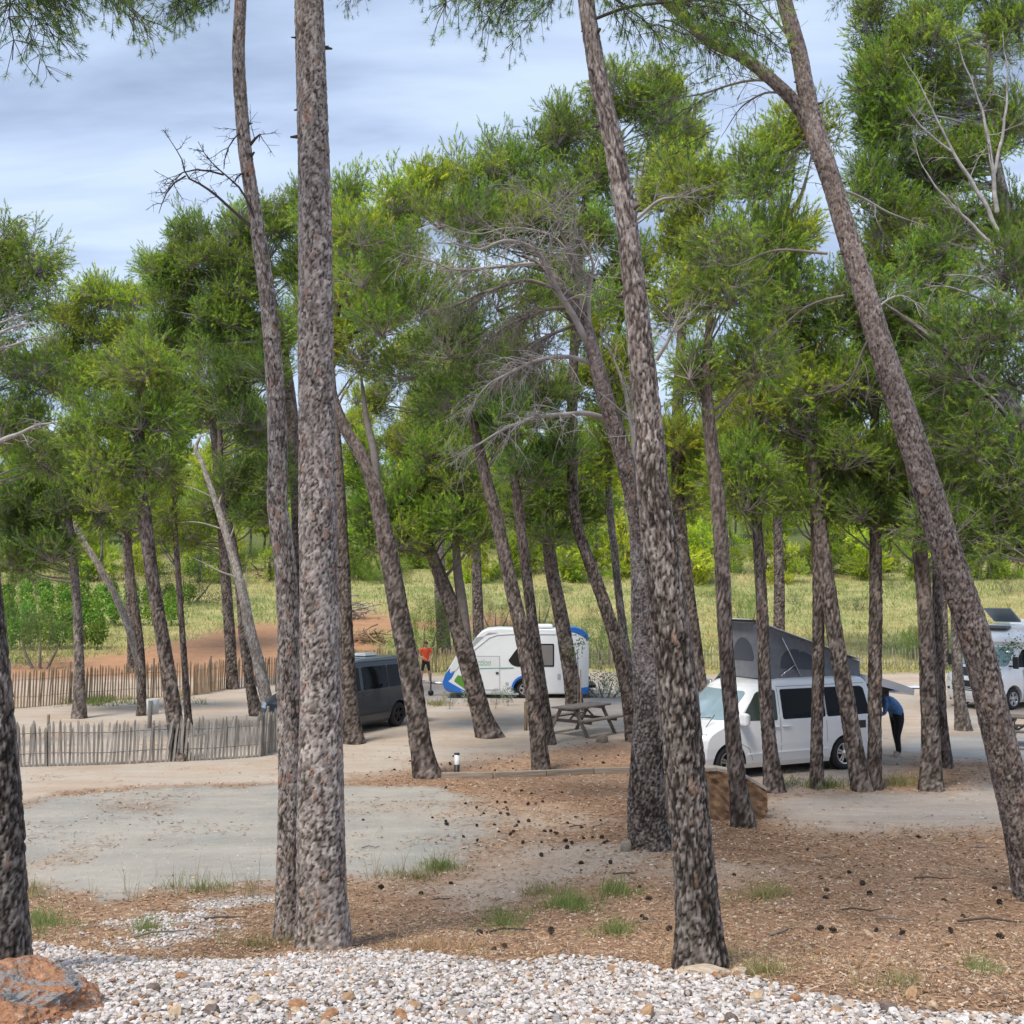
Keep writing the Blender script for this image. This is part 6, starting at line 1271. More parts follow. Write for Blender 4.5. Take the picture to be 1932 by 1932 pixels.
m = MB(); m.tube([(.0, -.21, -.2), (.0, -.20, .76)], [.06, .055], 10); m.build('post', wood('post_wood', (.24, .20, .17), (.42, .38, .34), 2, 8), root)
m = MB(); m.tube([(0, -.14, .62), (0, -.19, .62)], .02, 6); m.build('bracket', M_BLACK, root)
p = ground(992, 1378); o = MB().tube([(0, 0, -.2), (0, 0, .78)], [.05, .045], 8).build('wooden_post', M_PALE2, None, p); tag(o, 'short wooden post beside the pines before the caravan', 'post')

# ------------------------------------------------------------------ people
def skin_body(bones, radii, mats, bone_mat, name, parent, seed=0):
    """one continuous body from a skeleton: bones {joint: (pos, parent)}"""
    names = list(bones); bm = bmesh.new(); sk = bm.verts.layers.skin.verify(); vv = {}
    for n_ in names:
        v = bm.verts.new(bones[n_][0]); r = radii[n_]; v[sk].radius = r if hasattr(r, '__len__') else (r, r); vv[n_] = v
    for n_ in names:
        if bones[n_][1]: bm.edges.new((vv[bones[n_][1]], vv[n_]))
    vv[names[0]][sk].use_root = True
    me = bpy.data.meshes.new(name); bm.to_mesh(me); bm.free(); o = bpy.data.objects.new('tmp', me); COL.objects.link(o)
    a = o.modifiers.new('s', 'SKIN'); a.use_smooth_shade = True; s = o.modifiers.new('u', 'SUBSURF'); s.levels = 2; s.render_levels = 2
    bpy.context.view_layer.update(); dg = bpy.context.evaluated_depsgraph_get(); res = bpy.data.meshes.new_from_object(o.evaluated_get(dg), depsgraph=dg); bpy.data.objects.remove(o)
    res.materials.clear(); [res.materials.append(m) for m in mats]
    seg = [(np.array(bones[bones[n_][1]][0]), np.array(bones[n_][0]), n_) for n_ in names if bones[n_][1]]
    for f in res.polygons:
        c = np.array(f.center); best = None
        for a_, b_, n_ in seg:
            d = b_ - a_; t = np.clip((c - a_) @ d / (d @ d), 0, 1); q = np.linalg.norm(c - a_ - t * d) - .0
            if best is None or q < best[0]: best = (q, n_, t)
        f.material_index = bone_mat(best[1], best[2], c); f.use_smooth = True
    return link(name, res, parent)
M_SKIN = simple('skin', (.50, .30, .21), .55); M_ORANGE = simple('orange_shirt', (.80, .085, .022), .8, noise=.12, nscale=14, bump=.4); M_SHORTS = simple('dark_shorts', (.018, .018, .022), .8)
M_HAIR = simple('brown_hair', (.055, .032, .02), .7, noise=.3, nscale=40); M_DENIM = simple('denim_shirt', (.085, .18, .37), .85, noise=.25, nscale=12, bump=.5); M_TROUS = simple('black_trousers', (.010, .010, .012), .85); M_SHOE = simple('pale_shoes', (.45, .36, .33), .7); M_SHOED = simple('dark_shoes', (.03, .03, .035), .7)
def hand(bones, radii, side, wrist, d, up):
    """palm, four fingers and a thumb on the wrist"""
    w, d, up = np.array(wrist), np.array(d, float), np.array(up, float); d /= np.linalg.norm(d); up -= d * (up @ d); up /= np.linalg.norm(up); sd = np.cross(d, up)
    bones['palm' + side] = (tuple(w + d * .06), 'wrist' + side); radii['palm' + side] = (.036, .020)
    for k, (o_, L) in enumerate(((-.030, .070), (-.010, .082), (.010, .076), (.029, .058))):
        a = w + d * .095 + sd * o_; b_ = a + (d * .8 - up * .45) * L * .5; c = b_ + (d * .35 - up * .9) * L * .5
        for j, q in enumerate((a, b_, c)): bones['f%d%d%s' % (k, j, side)] = (tuple(q), 'palm' + side if j == 0 else 'f%d%d%s' % (k, j - 1, side)); radii['f%d%d%s' % (k, j, side)] = .009 - .001 * j
    a = w + d * .035 - sd * .04; b_ = a + (d * .6 - sd * .5) * .045; bones['t0' + side] = (tuple(a), 'wrist' + side); bones['t1' + side] = (tuple(b_), 't0' + side); radii['t0' + side] = .011; radii['t1' + side] = .009
def head_bits(parent, c, fwd, hair_mat, long_=False):
    c = np.array(c); R = Vector(fwd).to_track_quat('-Y', 'Z').to_matrix().to_4x4(); T = Matrix.Translation(c) @ R
    m = MB(); bm = bmesh.new(); bmesh.ops.create_uvsphere(bm, u_segments=20, v_segments=14, radius=1)
    vs = []; keep = {}
    for f in bm.faces:
        ce = f.calc_center_median()
        if ce.z > .15 - .55 * max(0, ce.y) * (2.2 if long_ else 1.2) and not (ce.y < -.55 and ce.z < .55): keep[f.index] = 1
    idx = {}; fs = []
    for f in bm.faces:
        if f.index in keep:
            ff_ = []
            for v in f.verts:
                if v.index not in idx: idx[v.index] = len(vs); q = v.co * (1 + .05 * math.sin(9 * v.co.x + 7 * v.co.z)); vs.append((q.x * .088, q.y * .108 + .01, q.z * .118 + .01))
                ff_.append(idx[v.index])
            fs.append(tuple(ff_))
    bm.free(); m.add(vs, fs, True, T); m.build('hair', hair_mat, parent)
    n_ = MB(); n_.add([(0, -.125, -.015), (-.014, -.092, -.028), (.014, -.092, -.028), (0, -.094, .03)], [(0, 1, 2), (0, 3, 1), (0, 2, 3), (1, 3, 2)], False, T); n_.build('nose', M_SKIN, parent)
    for sx in (-1, 1):
        e_ = MB(); e_.lathe([(.0005, -.009), (.008, -.005), (.009, 0), (.0005, .006)], 8, T @ Matrix.Translation((sx * .032, -.092, .012)), axis='Y'); e_.build('eye', M_HAIR, parent)
        e_ = MB(); e_.box((sx * .082, .005, -.005), (.016, .035, .06), T, .006); e_.build('ear', M_SKIN, parent)
    mo = MB(); mo.box((0, -.094, -.062), (.045, .01, .010), T, .003); mo.build('mouth', simple('lips', (.34, .13, .11), .5), parent)
B = {'pelvis': ((0, 0, .96), None), 'spine': ((0, .01, 1.14), 'pelvis'), 'chest': ((0, .0, 1.34), 'spine'), 'collar': ((0, -.01, 1.46), 'chest'), 'neck': ((0, -.03, 1.53), 'collar'), 'head': ((.0, -.06, 1.62), 'neck'), 'crown': ((.01, -.07, 1.70), 'head')}
Rr = {'pelvis': (.145, .11), 'spine': (.135, .10), 'chest': (.165, .11), 'collar': (.09, .07), 'neck': .052, 'head': (.078, .092), 'crown': (.068, .080)}
for s, n_ in ((-1, 'R'), (1, 'L')):
    B['sh' + n_] = ((s * .185, 0, 1.43), 'collar'); B['el' + n_] = ((s * .275, -.02, 1.17), 'sh' + n_); wr = (s * .13 + .05, -.27, 1.06 - .02 * s); B['wrist' + n_] = (wr, 'el' + n_)
    Rr['sh' + n_] = .066; Rr['el' + n_] = .042; Rr['wrist' + n_] = .029; hand(B, Rr, n_, wr, (-s * .8, -.35, -.3), (0, -.3, 1))
    B['hip' + n_] = ((s * .095, 0, .90), 'pelvis'); B['kn' + n_] = ((s * .15, -.02, .50), 'hip' + n_); B['an' + n_] = ((s * .185, .03, .09), 'kn' + n_); B['toe' + n_] = ((s * .205, -.13, .035), 'an' + n_)
    Rr['hip' + n_] = .090; Rr['kn' + n_] = .056; Rr['an' + n_] = .040; Rr['toe' + n_] = (.042, .030)
pm = ground(803, 1291); MAN = empty('person', pm, math.radians(8)); tag(MAN, 'person in an orange T-shirt and dark shorts standing at the caravan hitch', 'person')
def mm(bn, t, c):
    if bn in ('spine', 'chest', 'collar'): return 1
    if bn.startswith('sh'): return 1
    if bn.startswith('el'): return 1 if t < .62 else 0
    if bn.startswith('hip'): return 2 if c[2] < 1.0 else 1
    if bn.startswith('kn'): return 2 if t < .88 else 0
    if bn.startswith('toe'): return 3
    return 0
body = skin_body(B, Rr, [M_SKIN, M_ORANGE, M_SHORTS, M_SHOED], mm, 'body', MAN)
head_bits(MAN, (.005, -.07, 1.66), (.25, -.85, -.42), M_HAIR)
B = {'pelvis': ((.10, 0, .93), None), 'spine': ((.04, 0, 1.12), 'pelvis'), 'chest': ((-.17, 0, 1.26), 'spine'), 'collar': ((-.33, 0, 1.30), 'chest'), 'neck': ((-.42, 0, 1.31), 'collar'), 'head': ((-.51, 0, 1.30), 'neck'), 'crown': ((-.59, 0, 1.31), 'head')}
Rr = {'pelvis': (.19, .18), 'spine': (.20, .18), 'chest': (.21, .19), 'collar': (.12, .12), 'neck': .055, 'head': (.085, .09), 'crown': (.075, .078)}
for s, n_ in ((-1, 'L'), (1, 'R')):
    B['sh' + n_] = ((-.29, s * .19, 1.27), 'collar'); B['el' + n_] = ((-.36, s * .22, 1.0), 'sh' + n_); wr = (-.58, s * .14, .95); B['wrist' + n_] = (wr, 'el' + n_)
    Rr['sh' + n_] = .070; Rr['el' + n_] = .050; Rr['wrist' + n_] = .034; hand(B, Rr, n_, wr, (-.9, 0, -.3), (0, 0, 1))
    B['hip' + n_] = ((.10, s * .10, .88), 'pelvis'); B['kn' + n_] = ((.06 + .05 * s, s * .11, .47), 'hip' + n_); B['an' + n_] = ((.12 + .08 * s, s * .11, .09), 'kn' + n_); B['toe' + n_] = ((-.03 + .08 * s, s * .13, .035), 'an' + n_)
    Rr['hip' + n_] = .125; Rr['kn' + n_] = .075; Rr['an' + n_] = .064; Rr['toe' + n_] = (.046, .032)
pw = ground(1688, 1427); WOM = empty('person', pw, math.radians(12)); tag(WOM, 'person in a denim shirt and black trousers bending into the back of the camper van', 'person')
def mw(bn, t, c):
    if bn in ('spine', 'chest', 'collar') or bn.startswith('sh') or bn.startswith('el'): return 1
    if bn.startswith('wrist'): return 1 if t < .8 else 0
    if bn.startswith('hip'): return 2 if c[2] < .98 else 1
    if bn.startswith('kn') or bn.startswith('an'): return 2
    if bn.startswith('toe'): return 3
    return 0
skin_body(B, Rr, [M_SKIN, M_DENIM, M_TROUS, M_SHOE], mw, 'body', WOM)
head_bits(WOM, (-.56, 0, 1.31), (-.85, 0, -.45), M_HAIR, True)

# ------------------------------------------------------------------ shrubs, vines, saplings
def leaf_ball(seed, n_=900, size=(.07, .13), shell=.45, flat=1.0, cols=((.10, .19, .035), (.14, .24, .045), (.07, .13, .03)), stems=14, narrow=.45, up=.0):
    rg = np.random.default_rng(seed); d = rg.normal(size=(n_, 3)); d /= np.linalg.norm(d, axis=1)[:, None]; r = rg.uniform(shell, 1, n_) ** .6 * (1 + .22 * np.sin(d[:, 0] * 5 + seed) * np.sin(d[:, 2] * 6 + seed * 2))
    P = d * r[:, None] * np.array((1, 1, flat)); A = d * .6 + rg.normal(size=(n_, 3)) * .7 + np.array((0, 0, up)); A /= np.linalg.norm(A, axis=1)[:, None]
    Bv = np.cross(A, rg.normal(size=(n_, 3))); Bv /= np.linalg.norm(Bv, axis=1)[:, None]; s = rg.uniform(*size, n_)[:, None]
    V = np.stack([P, P + A * s * .5 + Bv * s * narrow * .5, P + A * s, P + A * s * .5 - Bv * s * narrow * .5], 1).reshape(-1, 3); C = np.array(cols)[rg.integers(0, len(cols), n_)] * rg.uniform(.75, 1.25, (n_, 1))
    T = np.arange(n_ * 4).reshape(-1, 4)
    return V, T, np.repeat(C, 4, 0)
def bush_mesh(name, seed, mat=None, **k): V, T, C = leaf_ball(seed, **k); return np_mesh(name, V, T, mat or LEAF, C)
OLV = ((.12, .165, .065), (.16, .20, .085), (.085, .115, .045)); BRT = ((.22, .35, .06), (.29, .40, .08), (.15, .25, .045)); DRK = ((.045, .075, .03), (.06, .095, .035), (.035, .055, .025)); FRS = ((.20, .36, .05), (.29, .42, .08), (.15, .27, .04))
BUSH = {'olive': [bush_mesh('foliage', 201 + i, n_=6000, size=(.025, .06), cols=OLV, narrow=.3, up=.5) for i in range(2)], 'bright': [bush_mesh('foliage', 211 + i, n_=6000, size=(.03, .07), cols=BRT, narrow=.35, up=.4) for i in range(2)],
        'dark': [bush_mesh('foliage', 221 + i, n_=6000, size=(.025, .06), cols=DRK, narrow=.35, up=.3) for i in range(2)], 'vine': [bush_mesh('foliage', 231 + i, n_=520, size=(.16, .32), cols=FRS, narrow=.95, shell=.3) for i in range(3)],
        'sap': [bush_mesh('foliage', 261 + i, n_=75, size=(.16, .30), cols=OLV + FRS[2:], narrow=.6, shell=.2) for i in range(2)],
        'white': [bush_mesh('foliage', 241 + i, n_=900, size=(.08, .15), cols=((.62, .66, .60), (.10, .19, .06), (.08, .15, .05), (.70, .72, .68), (.12, .2, .07)), narrow=.6) for i in range(2)]}
def shrub(label, px, py, wpx, hpx, kind, name='shrub', cat='shrub', group=None, Y=None, parts=3):
    f = ground(px, py); Yd = f[1]; root = empty(name, f); tag(root, label, cat, group); w, h = wpx / F * Yd / 2, hpx / F * Yd
    for k in range(parts):
        dx = (k - (parts - 1) / 2) * w * .7 if parts > 1 else 0; s = tree_rng.uniform(.75, 1.05)
        link('foliage', BUSH[kind][k % len(BUSH[kind])], root, (dx, tree_rng.normal() * .15 * w, h * .5 * s), (0, 0, tree_rng.uniform(0, 6)), ((w * (.62 if parts > 1 else 1)) * s, w * .7 * s, h * .53 * s))
        m = MB(); m.tube([(dx * .3, 0, -.05), (dx * .7, 0, h * .25), (dx, 0, h * .55)], [.02 + .02 * h, .015 + .01 * h, .008], 6); m.build('stem', LIMB_GREY, root, fix=False)
    return root
for a in (('big dark bush on the grassy slope left of the broken snag', 345, 1140, 175, 105, 'dark'), ('dark bush beyond the vines at far left', 90, 1128, 130, 80, 'dark'), ('olive green shrub against the tan fence at far left', 75, 1262, 120, 130, 'olive'),
          ('round green shrub behind the caravan roof', 935, 1192, 75, 75, 'olive'), ('green shrub behind the caravan, right of the round one', 1018, 1180, 60, 80, 'olive'), ('fresh green shrub behind the man in orange', 800, 1238, 75, 110, 'bright'), ('low green shrubs beside the brush pile', 690, 1262, 120, 38, 'bright'),
          ('small bright green tree behind the raised roof', 1408, 1192, 55, 85, 'bright'), ('leafy green shrub behind the tailgate', 1722, 1245, 42, 70, 'bright'), ('green bush at the meadow edge left of the crossing pines', 665, 1096, 90, 70, 'bright'), ('bright shrub on the meadow beside the stout leaning pine', 730, 1100, 80, 60, 'bright'),
          ('tall grassy shrub behind the caravan rear', 1150, 1255, 90, 110, 'olive'), ('dark shrub at the treeline above the raised roof', 1300, 1090, 120, 60, 'dark'), ('shrub at the treeline at right', 1600, 1088, 150, 50, 'dark'), ('pale green bush at the treeline far right', 1850, 1092, 130, 70, 'olive'), ('dark shrub at the treeline behind the snag', 500, 1075, 120, 60, 'bright')):
    shrub(*a)
shrub('hedge of white flowering oleander right of the caravan', 1142, 1316, 80, 58, 'white', parts=4)
mk = np.random.default_rng(8); kinds = ('olive', 'bright', 'dark')
for k, (px, py) in enumerate(((560, 1150), (610, 1108), (750, 1085), (840, 1110), (905, 1085), (960, 1100), (1060, 1120), (1120, 1100), (1210, 1130), (1270, 1105), (1350, 1125), (1460, 1100), (1500, 1140), (1570, 1115), (1620, 1150), (1680, 1110), (1730, 1130), (1780, 1105), (1900, 1120), (450, 1100), (200, 1095), (30, 1100), (1020, 1080), (1540, 1085), (1400, 1085))):
    shrub('small low shrub growing in the grass of the rising meadow', px, py, mk.uniform(35, 95), mk.uniform(16, 42), kinds[k % 3], group='low shrubs on the meadow', parts=2)
vines = [(px, py) for py in (1140, 1160, 1180, 1204, 1226) for px in range(20, 400, 33)]
for i, (px, py) in enumerate(vines):
    px = px + (i * 37 % 17) - 8
    if 1190 < py and px > 190: continue
    if px > 350 - (py - 1150) * .5: continue
    f = ground(px, py); root = empty('grape_vine', f); tag(root, 'leafy green grape vine in the small vineyard beyond the fence', 'grape vine', 'grape vines beyond the left fence')
    hgt = tree_rng.uniform(.8, 1.15)
    link('foliage', BUSH['vine'][i % 3], root, (0, 0, .35 + hgt * .5), (0, 0, tree_rng.uniform(0, 6)), (.52, .42, hgt * .6))
    m = MB(); m.tube([(0, 0, -.1), (.02, 0, .3), (-.02, 0, .75)], [.03, .026, .02], 6); m.build('stem', LIMB_GREY, root, fix=False)
    if i % 2 == 0: m = MB(); m.tube([(.12, -.1, -.1), (.14, -.1, 1.5)], .018, 6); m.build('stake', M_WIRE, root, fix=False)
def sapling(label, px, py, top, spread, stakes):
    f = ground(px, py); k = F / f[1]; h = (py - top) / k; root = empty('sapling', f); tag(root, label, 'sapling')
    m = MB(); m.tube([(0, 0, -.05), (.02, 0, h * .5), (0, .01, h * .8)], [.022, .018, .010], 6); m.build('trunk', LIMB_GREY, root, fix=False)
    for j in range(3): link('foliage', BUSH['sap'][j % 2], root, ((j - 1) * spread / k * .25, 0, h * (.74 + .09 * j)), (0, 0, j * 2), spread / k * .34)
    for x in stakes: m = MB(); m.tube([(x, .05 * x, -.1), (x, .05 * x, h * .55)], .022, 6); m.build('stake', M_PALE2, root, fix=False)
    return root
sapling('thin young tree tied to a stake before the caravan rear', 1090, 1345, 1200, 50, (.10,))
sapling('young leafy tree between wooden stakes at the right edge', 1916, 1338, 1205, 70, (-.55, .35, .75))
# rose bushes beside the caravan hitch
for k, px in enumerate((848, 882, 935, 958)):
    f = ground(px, 1338 - (k % 2) * 6); root = empty('rose_bush', f); tag(root, ('straggly rose bush below the caravan hitch', 'pale flowering rose bush below the caravan nose', 'low rose bush right of the pine before the caravan nose', 'rose bush nearest the short wooden post')[k], 'shrub', 'rose bushes below the caravan')
    link('foliage', BUSH['white' if k % 2 else 'olive'][0], root, (0, 0, .38), (0, 0, k), (.28, .2, .30)); m = MB(); m.tube([(0, 0, -.05), (.03, 0, .3), (-.02, 0, .6)], [.012, .01, .006], 5); m.build('stem', LIMB_GREY, root, fix=False)
# heaps of cut branches
def heap(label, px, py, wpx, hpx, n_=46, mat=None):
    f = ground(px, py); k = F / f[1]; root = empty('branch_pile', f); tag(root, label, 'wood pile'); rg = np.random.default_rng(int(px))
    for i in range(n_):
        L = rg.uniform(.4, 1.0) * wpx / k * .6; a = rg.uniform(0, 6.28); el = rg.normal() * .25; c = np.array((rg.normal() * wpx / k * .2, rg.normal() * .3, abs(rg.normal()) * hpx / k * .33 + .05)); d = np.array((math.cos(a) * math.cos(el), math.sin(a) * math.cos(el), math.sin(el))) * L / 2
        r = rg.uniform(.015, .05); m = MB(); m.tube([tuple(c - d), tuple(c + rg.normal(size=3) * .05), tuple(c + d)], [r, r * .9, r * .5], 6); m.build('branch', mat or (LIMB_PALE if i % 3 else LIMB_GREY), root, fix=False)
heap('pale heap of cut branches right of the stoutest trunk', 672, 1166, 70, 45)
heap('low brown heap of cut wood above the grey van', 705, 1212, 100, 30, mat=M_ROCKB)
heap('scatter of cut wood left of the crooked pine on the slope', 492, 1092, 50, 18, 26, M_ROCKB)
gs = ground(1712, 1298); m = MB(); nn = 8
for i in range(nn):
    for j in range(nn): pass
rgx = np.random.default_rng(5); vs = [(1.3 * (i / 7 - .5), .9 * (j / 7 - .5), .03 + .03 * rgx.random()) for i in range(8) for j in range(8)]
m.add(vs, [(i * 8 + j, i * 8 + j + 1, i * 8 + 9 + j, i * 8 + 8 + j) for i in range(7) for j in range(7)], True); o = m.build('groundsheet', simple('groundsheet_white', (.60, .63, .68), .7), None, gs); tag(o, 'crumpled whitish groundsheet on the sand behind the bending person', 'groundsheet')
# ------------------------------------------------------------------ small things on the ground
sr = np.random.default_rng(77)
def fan(n_, y0, y1, spread=.62):
    u = sr.random(n_); y = y0 * (y1 / y0) ** u; x = (sr.random(n_) * 2 - 1) * (spread * y + .6); return x, y
_gx, _gy = None, None
def terr_z(x, y):
    z = height(x, y); W = zone_weights(np.atleast_1d(x), np.atleast_1d(y))
    mic = (fbm(x, y, 2.2, 21) - .5) * 0.10 * np.clip((24 - y) / 6, 0, 1) + (fbm(x, y, .8, 22) - .5) * .22 * np.clip((y - 46) / 6, 0, 1)
    return z + mic * (W[:, 0] + W[:, 5] + W[:, 6] * 1.3 + .3 * W[:, 3]), W
def rotz(n_): 
    a = sr.uniform(0, 2 * math.pi, n_); c, s = np.cos(a), np.sin(a); R = np.zeros((n_, 3, 3)); R[:, 0, 0] = c; R[:, 0, 1] = -s; R[:, 1, 0] = s; R[:, 1, 1] = c; R[:, 2, 2] = 1
    b_ = sr.normal(size=n_) * .45; cb, sb = np.cos(b_), np.sin(b_); X = np.zeros((n_, 3, 3)); X[:, 0, 0] = 1; X[:, 1, 1] = cb; X[:, 1, 2] = -sb; X[:, 2, 1] = sb; X[:, 2, 2] = cb
    return R @ X
phi = (1 + 5 ** .5) / 2
ICO = np.array([(-1, phi, 0), (1, phi, 0), (-1, -phi, 0), (1, -phi, 0), (0, -1, phi), (0, 1, phi), (0, -1, -phi), (0, 1, -phi), (phi, 0, -1), (phi, 0, 1), (-phi, 0, -1), (-phi, 0, 1)]) / math.hypot(1, phi)
ICF = np.array([(0, 11, 5), (0, 5, 1), (0, 1, 7), (0, 7, 10), (0, 10, 11), (1, 5, 9), (5, 11, 4), (11, 10, 2), (10, 7, 6), (7, 1, 8), (3, 9, 4), (3, 4, 2), (3, 2, 6), (3, 6, 8), (3, 8, 9), (4, 9, 5), (2, 4, 11), (6, 2, 10), (8, 6, 7), (9, 8, 1)])
OCT = np.array([(1, 0, 0), (-1, 0, 0), (0, 1, 0), (0, -1, 0), (0, 0, 1), (0, 0, -1.)]); OCF = np.array([(0, 2, 4), (2, 1, 4), (1, 3, 4), (3, 0, 4), (2, 0, 5), (1, 2, 5), (3, 1, 5), (0, 3, 5)])
def lumps(x, y, z, size, sq, cols, name, mat, label, cat, jit=.16, tiny=False):
    n_ = len(x); ICO_, ICF_ = (OCT, OCF) if tiny else (ICO, ICF); m_ = len(ICO_); S = size[:, None] * np.stack([np.ones(n_), sr.uniform(.6, .95, n_), sr.uniform(*sq, n_)], 1)
    V = ICO_[None] * (1 + sr.normal(size=(n_, m_, 1)) * jit) * S[:, None]; V = np.einsum('nij,nkj->nki', rotz(n_), V) + np.stack([x, y, z], 1)[:, None]
    T = ICF_[None] + (np.arange(n_) * m_)[:, None, None]; C = np.repeat(cols[:, None], m_, 1).reshape(-1, 3)
    me = np_mesh(name, V.reshape(-1, 3), T.reshape(-1, 3), mat, C, smooth=False); return tag(link(name, me), label, cat, kind='stuff')
M_PEB = col_mat('pebble', .75, nscale=60, spec=.35); M_LIT = col_mat('litter', .95, nscale=90)
# white gravel
x, y = fan(70000, 3.6, 11.8, .66); W = zone_weights(x, y); k = (W[:, 1] > .42) & (sr.random(len(x)) < np.clip(W[:, 1] * 1.6, 0, 1)); x, y = x[k], y[k]; z, _ = terr_z(x, y)
white = np.stack([sr.uniform(.44, .68, len(x))] * 3, 1) * np.array((1, .92, .875)); w2 = sr.random(len(x)); white[w2 > .82] *= np.array((.78, .66, .54)); white[w2 > .965] *= np.array((.6, .42, .32)); white[w2 < .16] *= .60
lumps(x, y, z + sr.uniform(.0, .020, len(x)), sr.uniform(.009, .022, len(x)) * np.where(sr.random(len(x)) > .93, 1.5, 1.0), (.35, .65), white, 'gravel', M_PEB, 'white pebble gravel covering the near bed', 'gravel')
# brown stones mixed in: things one can count
pebm = [rock_mesh(60 + i, 2, .3) for i in range(4)]; cs = [(.33, .17, .085), (.40, .25, .14), (.16, .12, .10), (.46, .34, .22)]
for m_, c_ in zip(pebm, cs): m_.materials.append(simple('stone_' + 'abcd'[pebm.index(m_)], c_, .85, noise=.25, nscale=2, bump=.5))
stones = [(345, 1850, .055), (510, 1845, .05), (290, 1872, .05), (480, 1895, .05), (560, 1905, .06), (655, 1890, .05), (735, 1862, .035), (330, 1920, .05), (620, 1925, .05), (780, 1905, .045), (400, 1915, .05), (560, 1915, .04), (760, 1925, .05), (1155, 1835, .05), (1190, 1842, .04), (1290, 1838, .05), (1355, 1846, .045), (1220, 1920, .05), (1300, 1880, .035), (1430, 1888, .06), (1500, 1890, .045), (1580, 1915, .05), (1380, 1930, .045), (1050, 1880, .03), (1395, 1845, .04), (1720, 1880, .05), (1680, 1910, .06), (1760, 1905, .05), (1545, 1800, .04), (1790, 1785, .05), (1690, 1775, .05), (1640, 1770, .06), (1430, 1700, .03)]
for i, (px, py, s) in enumerate(stones):
    p = ground(px, py); o = link('stone', pebm[i % 4], None, p + np.array((0, 0, s * .35)), (sr.normal() * .3, sr.normal() * .3, sr.uniform(0, 6)), (s * sr.uniform(.8, 1.2), s * sr.uniform(.6, .9), s * sr.uniform(.5, .75)))
    tag(o, 'brown stone the size of a fist lying in or beside the white gravel', 'stone', 'brown stones around the gravel bed')
# grit on the pads and the road
x, y = fan(26000, 9.5, 30, .60); W = zone_weights(x, y); k = (W[:, 2] + W[:, 3] + W[:, 4] > .5) & (sr.random(len(x)) < .55); x, y = x[k], y[k]; z, _ = terr_z(x, y)
g = sr.uniform(.20, .58, len(x))[:, None] * np.array((1, .94, .87)); lumps(x, y, z, sr.uniform(.006, .017, len(x)), (.4, .7), g, 'grit', M_PEB, 'small grey grit strewn over the gravel pads', 'grit', tiny=True)
x, y = fan(30000, 4.0, 24, .64); W = zone_weights(x, y); k = (W[:, 0] > .35); x, y = x[k], y[k]; z, _ = terr_z(x, y)
g = np.array([(.34, .20, .12), (.50, .40, .31), (.22, .14, .09), (.60, .52, .44), (.42, .28, .17)])[sr.integers(0, 5, len(x))] * sr.uniform(.7, 1.2, (len(x), 1)); lumps(x, y, z, sr.uniform(.006, .022, len(x)) * np.clip(sr.random(len(x)) * 2, .6, 1.5), (.4, .7), g, 'stone_chips', M_PEB, 'small reddish and pale stone chips over the forest floor', 'stone chips', tiny=True)
# pine litter: bark flakes and needles lying flat
x, y = fan(170000, 4.0, 27, .64); W = zone_weights(x, y); dr = np.clip((fbm(x, y, 1.1, 61) - .52) * 5, 0, 1); k = sr.random(len(x)) < np.clip(W[:, 0] * 1.0 + .14 * W[:, 2] * (x > -1.2) + .30 * dr * (W[:, 2] + W[:, 3]) + .07 * W[:, 1], 0, 1); x, y = x[k], y[k]; z, _ = terr_z(x, y); n_ = len(x)
typ = sr.random(n_); Lh = np.where(typ < .62, sr.uniform(.02, .055, n_), sr.uniform(.006, .022, n_)) * np.clip(y / 12, .7, 1.3); Wd = np.where(typ < .62, .0028, sr.uniform(.004, .011, n_)) * np.clip(y / 10, .7, 1.6)
a = sr.uniform(0, math.pi, n_); d = np.stack([np.cos(a), np.sin(a), sr.normal(size=n_) * .15], 1); s_ = np.stack([-np.sin(a), np.cos(a), sr.normal(size=n_) * .35], 1); c0 = np.stack([x, y, z + sr.uniform(.004, .02, n_)], 1)
V = np.stack([c0 - d * Lh[:, None] - s_ * Wd[:, None], c0 + d * Lh[:, None] - s_ * Wd[:, None], c0 + d * Lh[:, None] + s_ * Wd[:, None], c0 - d * Lh[:, None] + s_ * Wd[:, None]], 1).reshape(-1, 3)
pal = np.array([(.36, .22, .13), (.26, .15, .09), (.50, .36, .24), (.13, .085, .06), (.42, .25, .14), (.52, .41, .31)]); C = np.repeat(pal[sr.choice(6, n_, p=(.25, .22, .17, .16, .12, .08))] * sr.uniform(.75, 1.2, (n_, 1)), 4, 0)
tag(link('pine_litter', np_mesh('pine_litter', V, np.arange(n_ * 4).reshape(-1, 4), M_LIT, C)), 'brown pine needles and bark flakes covering the forest floor', 'pine litter', kind='stuff')
# fallen cones, each its own thing
def cone_mesh(seed):
    rg = np.random.default_rng(seed); m = MB(); n_ = 8
    for i in range(n_):
        z = i / (n_ - 1); r = math.sin(math.pi * (z * .86 + .10)) * .026 + .003
        for k in range(7):
            w = 2 * math.pi * k / 7 + i * .45; c, s = math.cos(w), math.sin(w); zz = z * .07
            m.add([(c * r * .3, s * r * .3, zz), (c * r - s * .008, s * r + c * .008, zz + .004), (c * r * 1.15, s * r * 1.15, zz + .012), (c * r + s * .008, s * r - c * .008, zz + .004)], [(0, 1, 2, 3)])
    m.lathe([(.001, -.002), (.012, .002), (.015, .03), (.010, .06), (.001, .07)], 8); me = bpy.data.meshes.new('pine_cone'); me.from_pydata(m.v, [], m.f); me.materials.append(simple('cone_scales', (.045, .030, .022), .8)); me.update(); return me
CONES = [cone_mesh(i) for i in range(3)]
spots = []
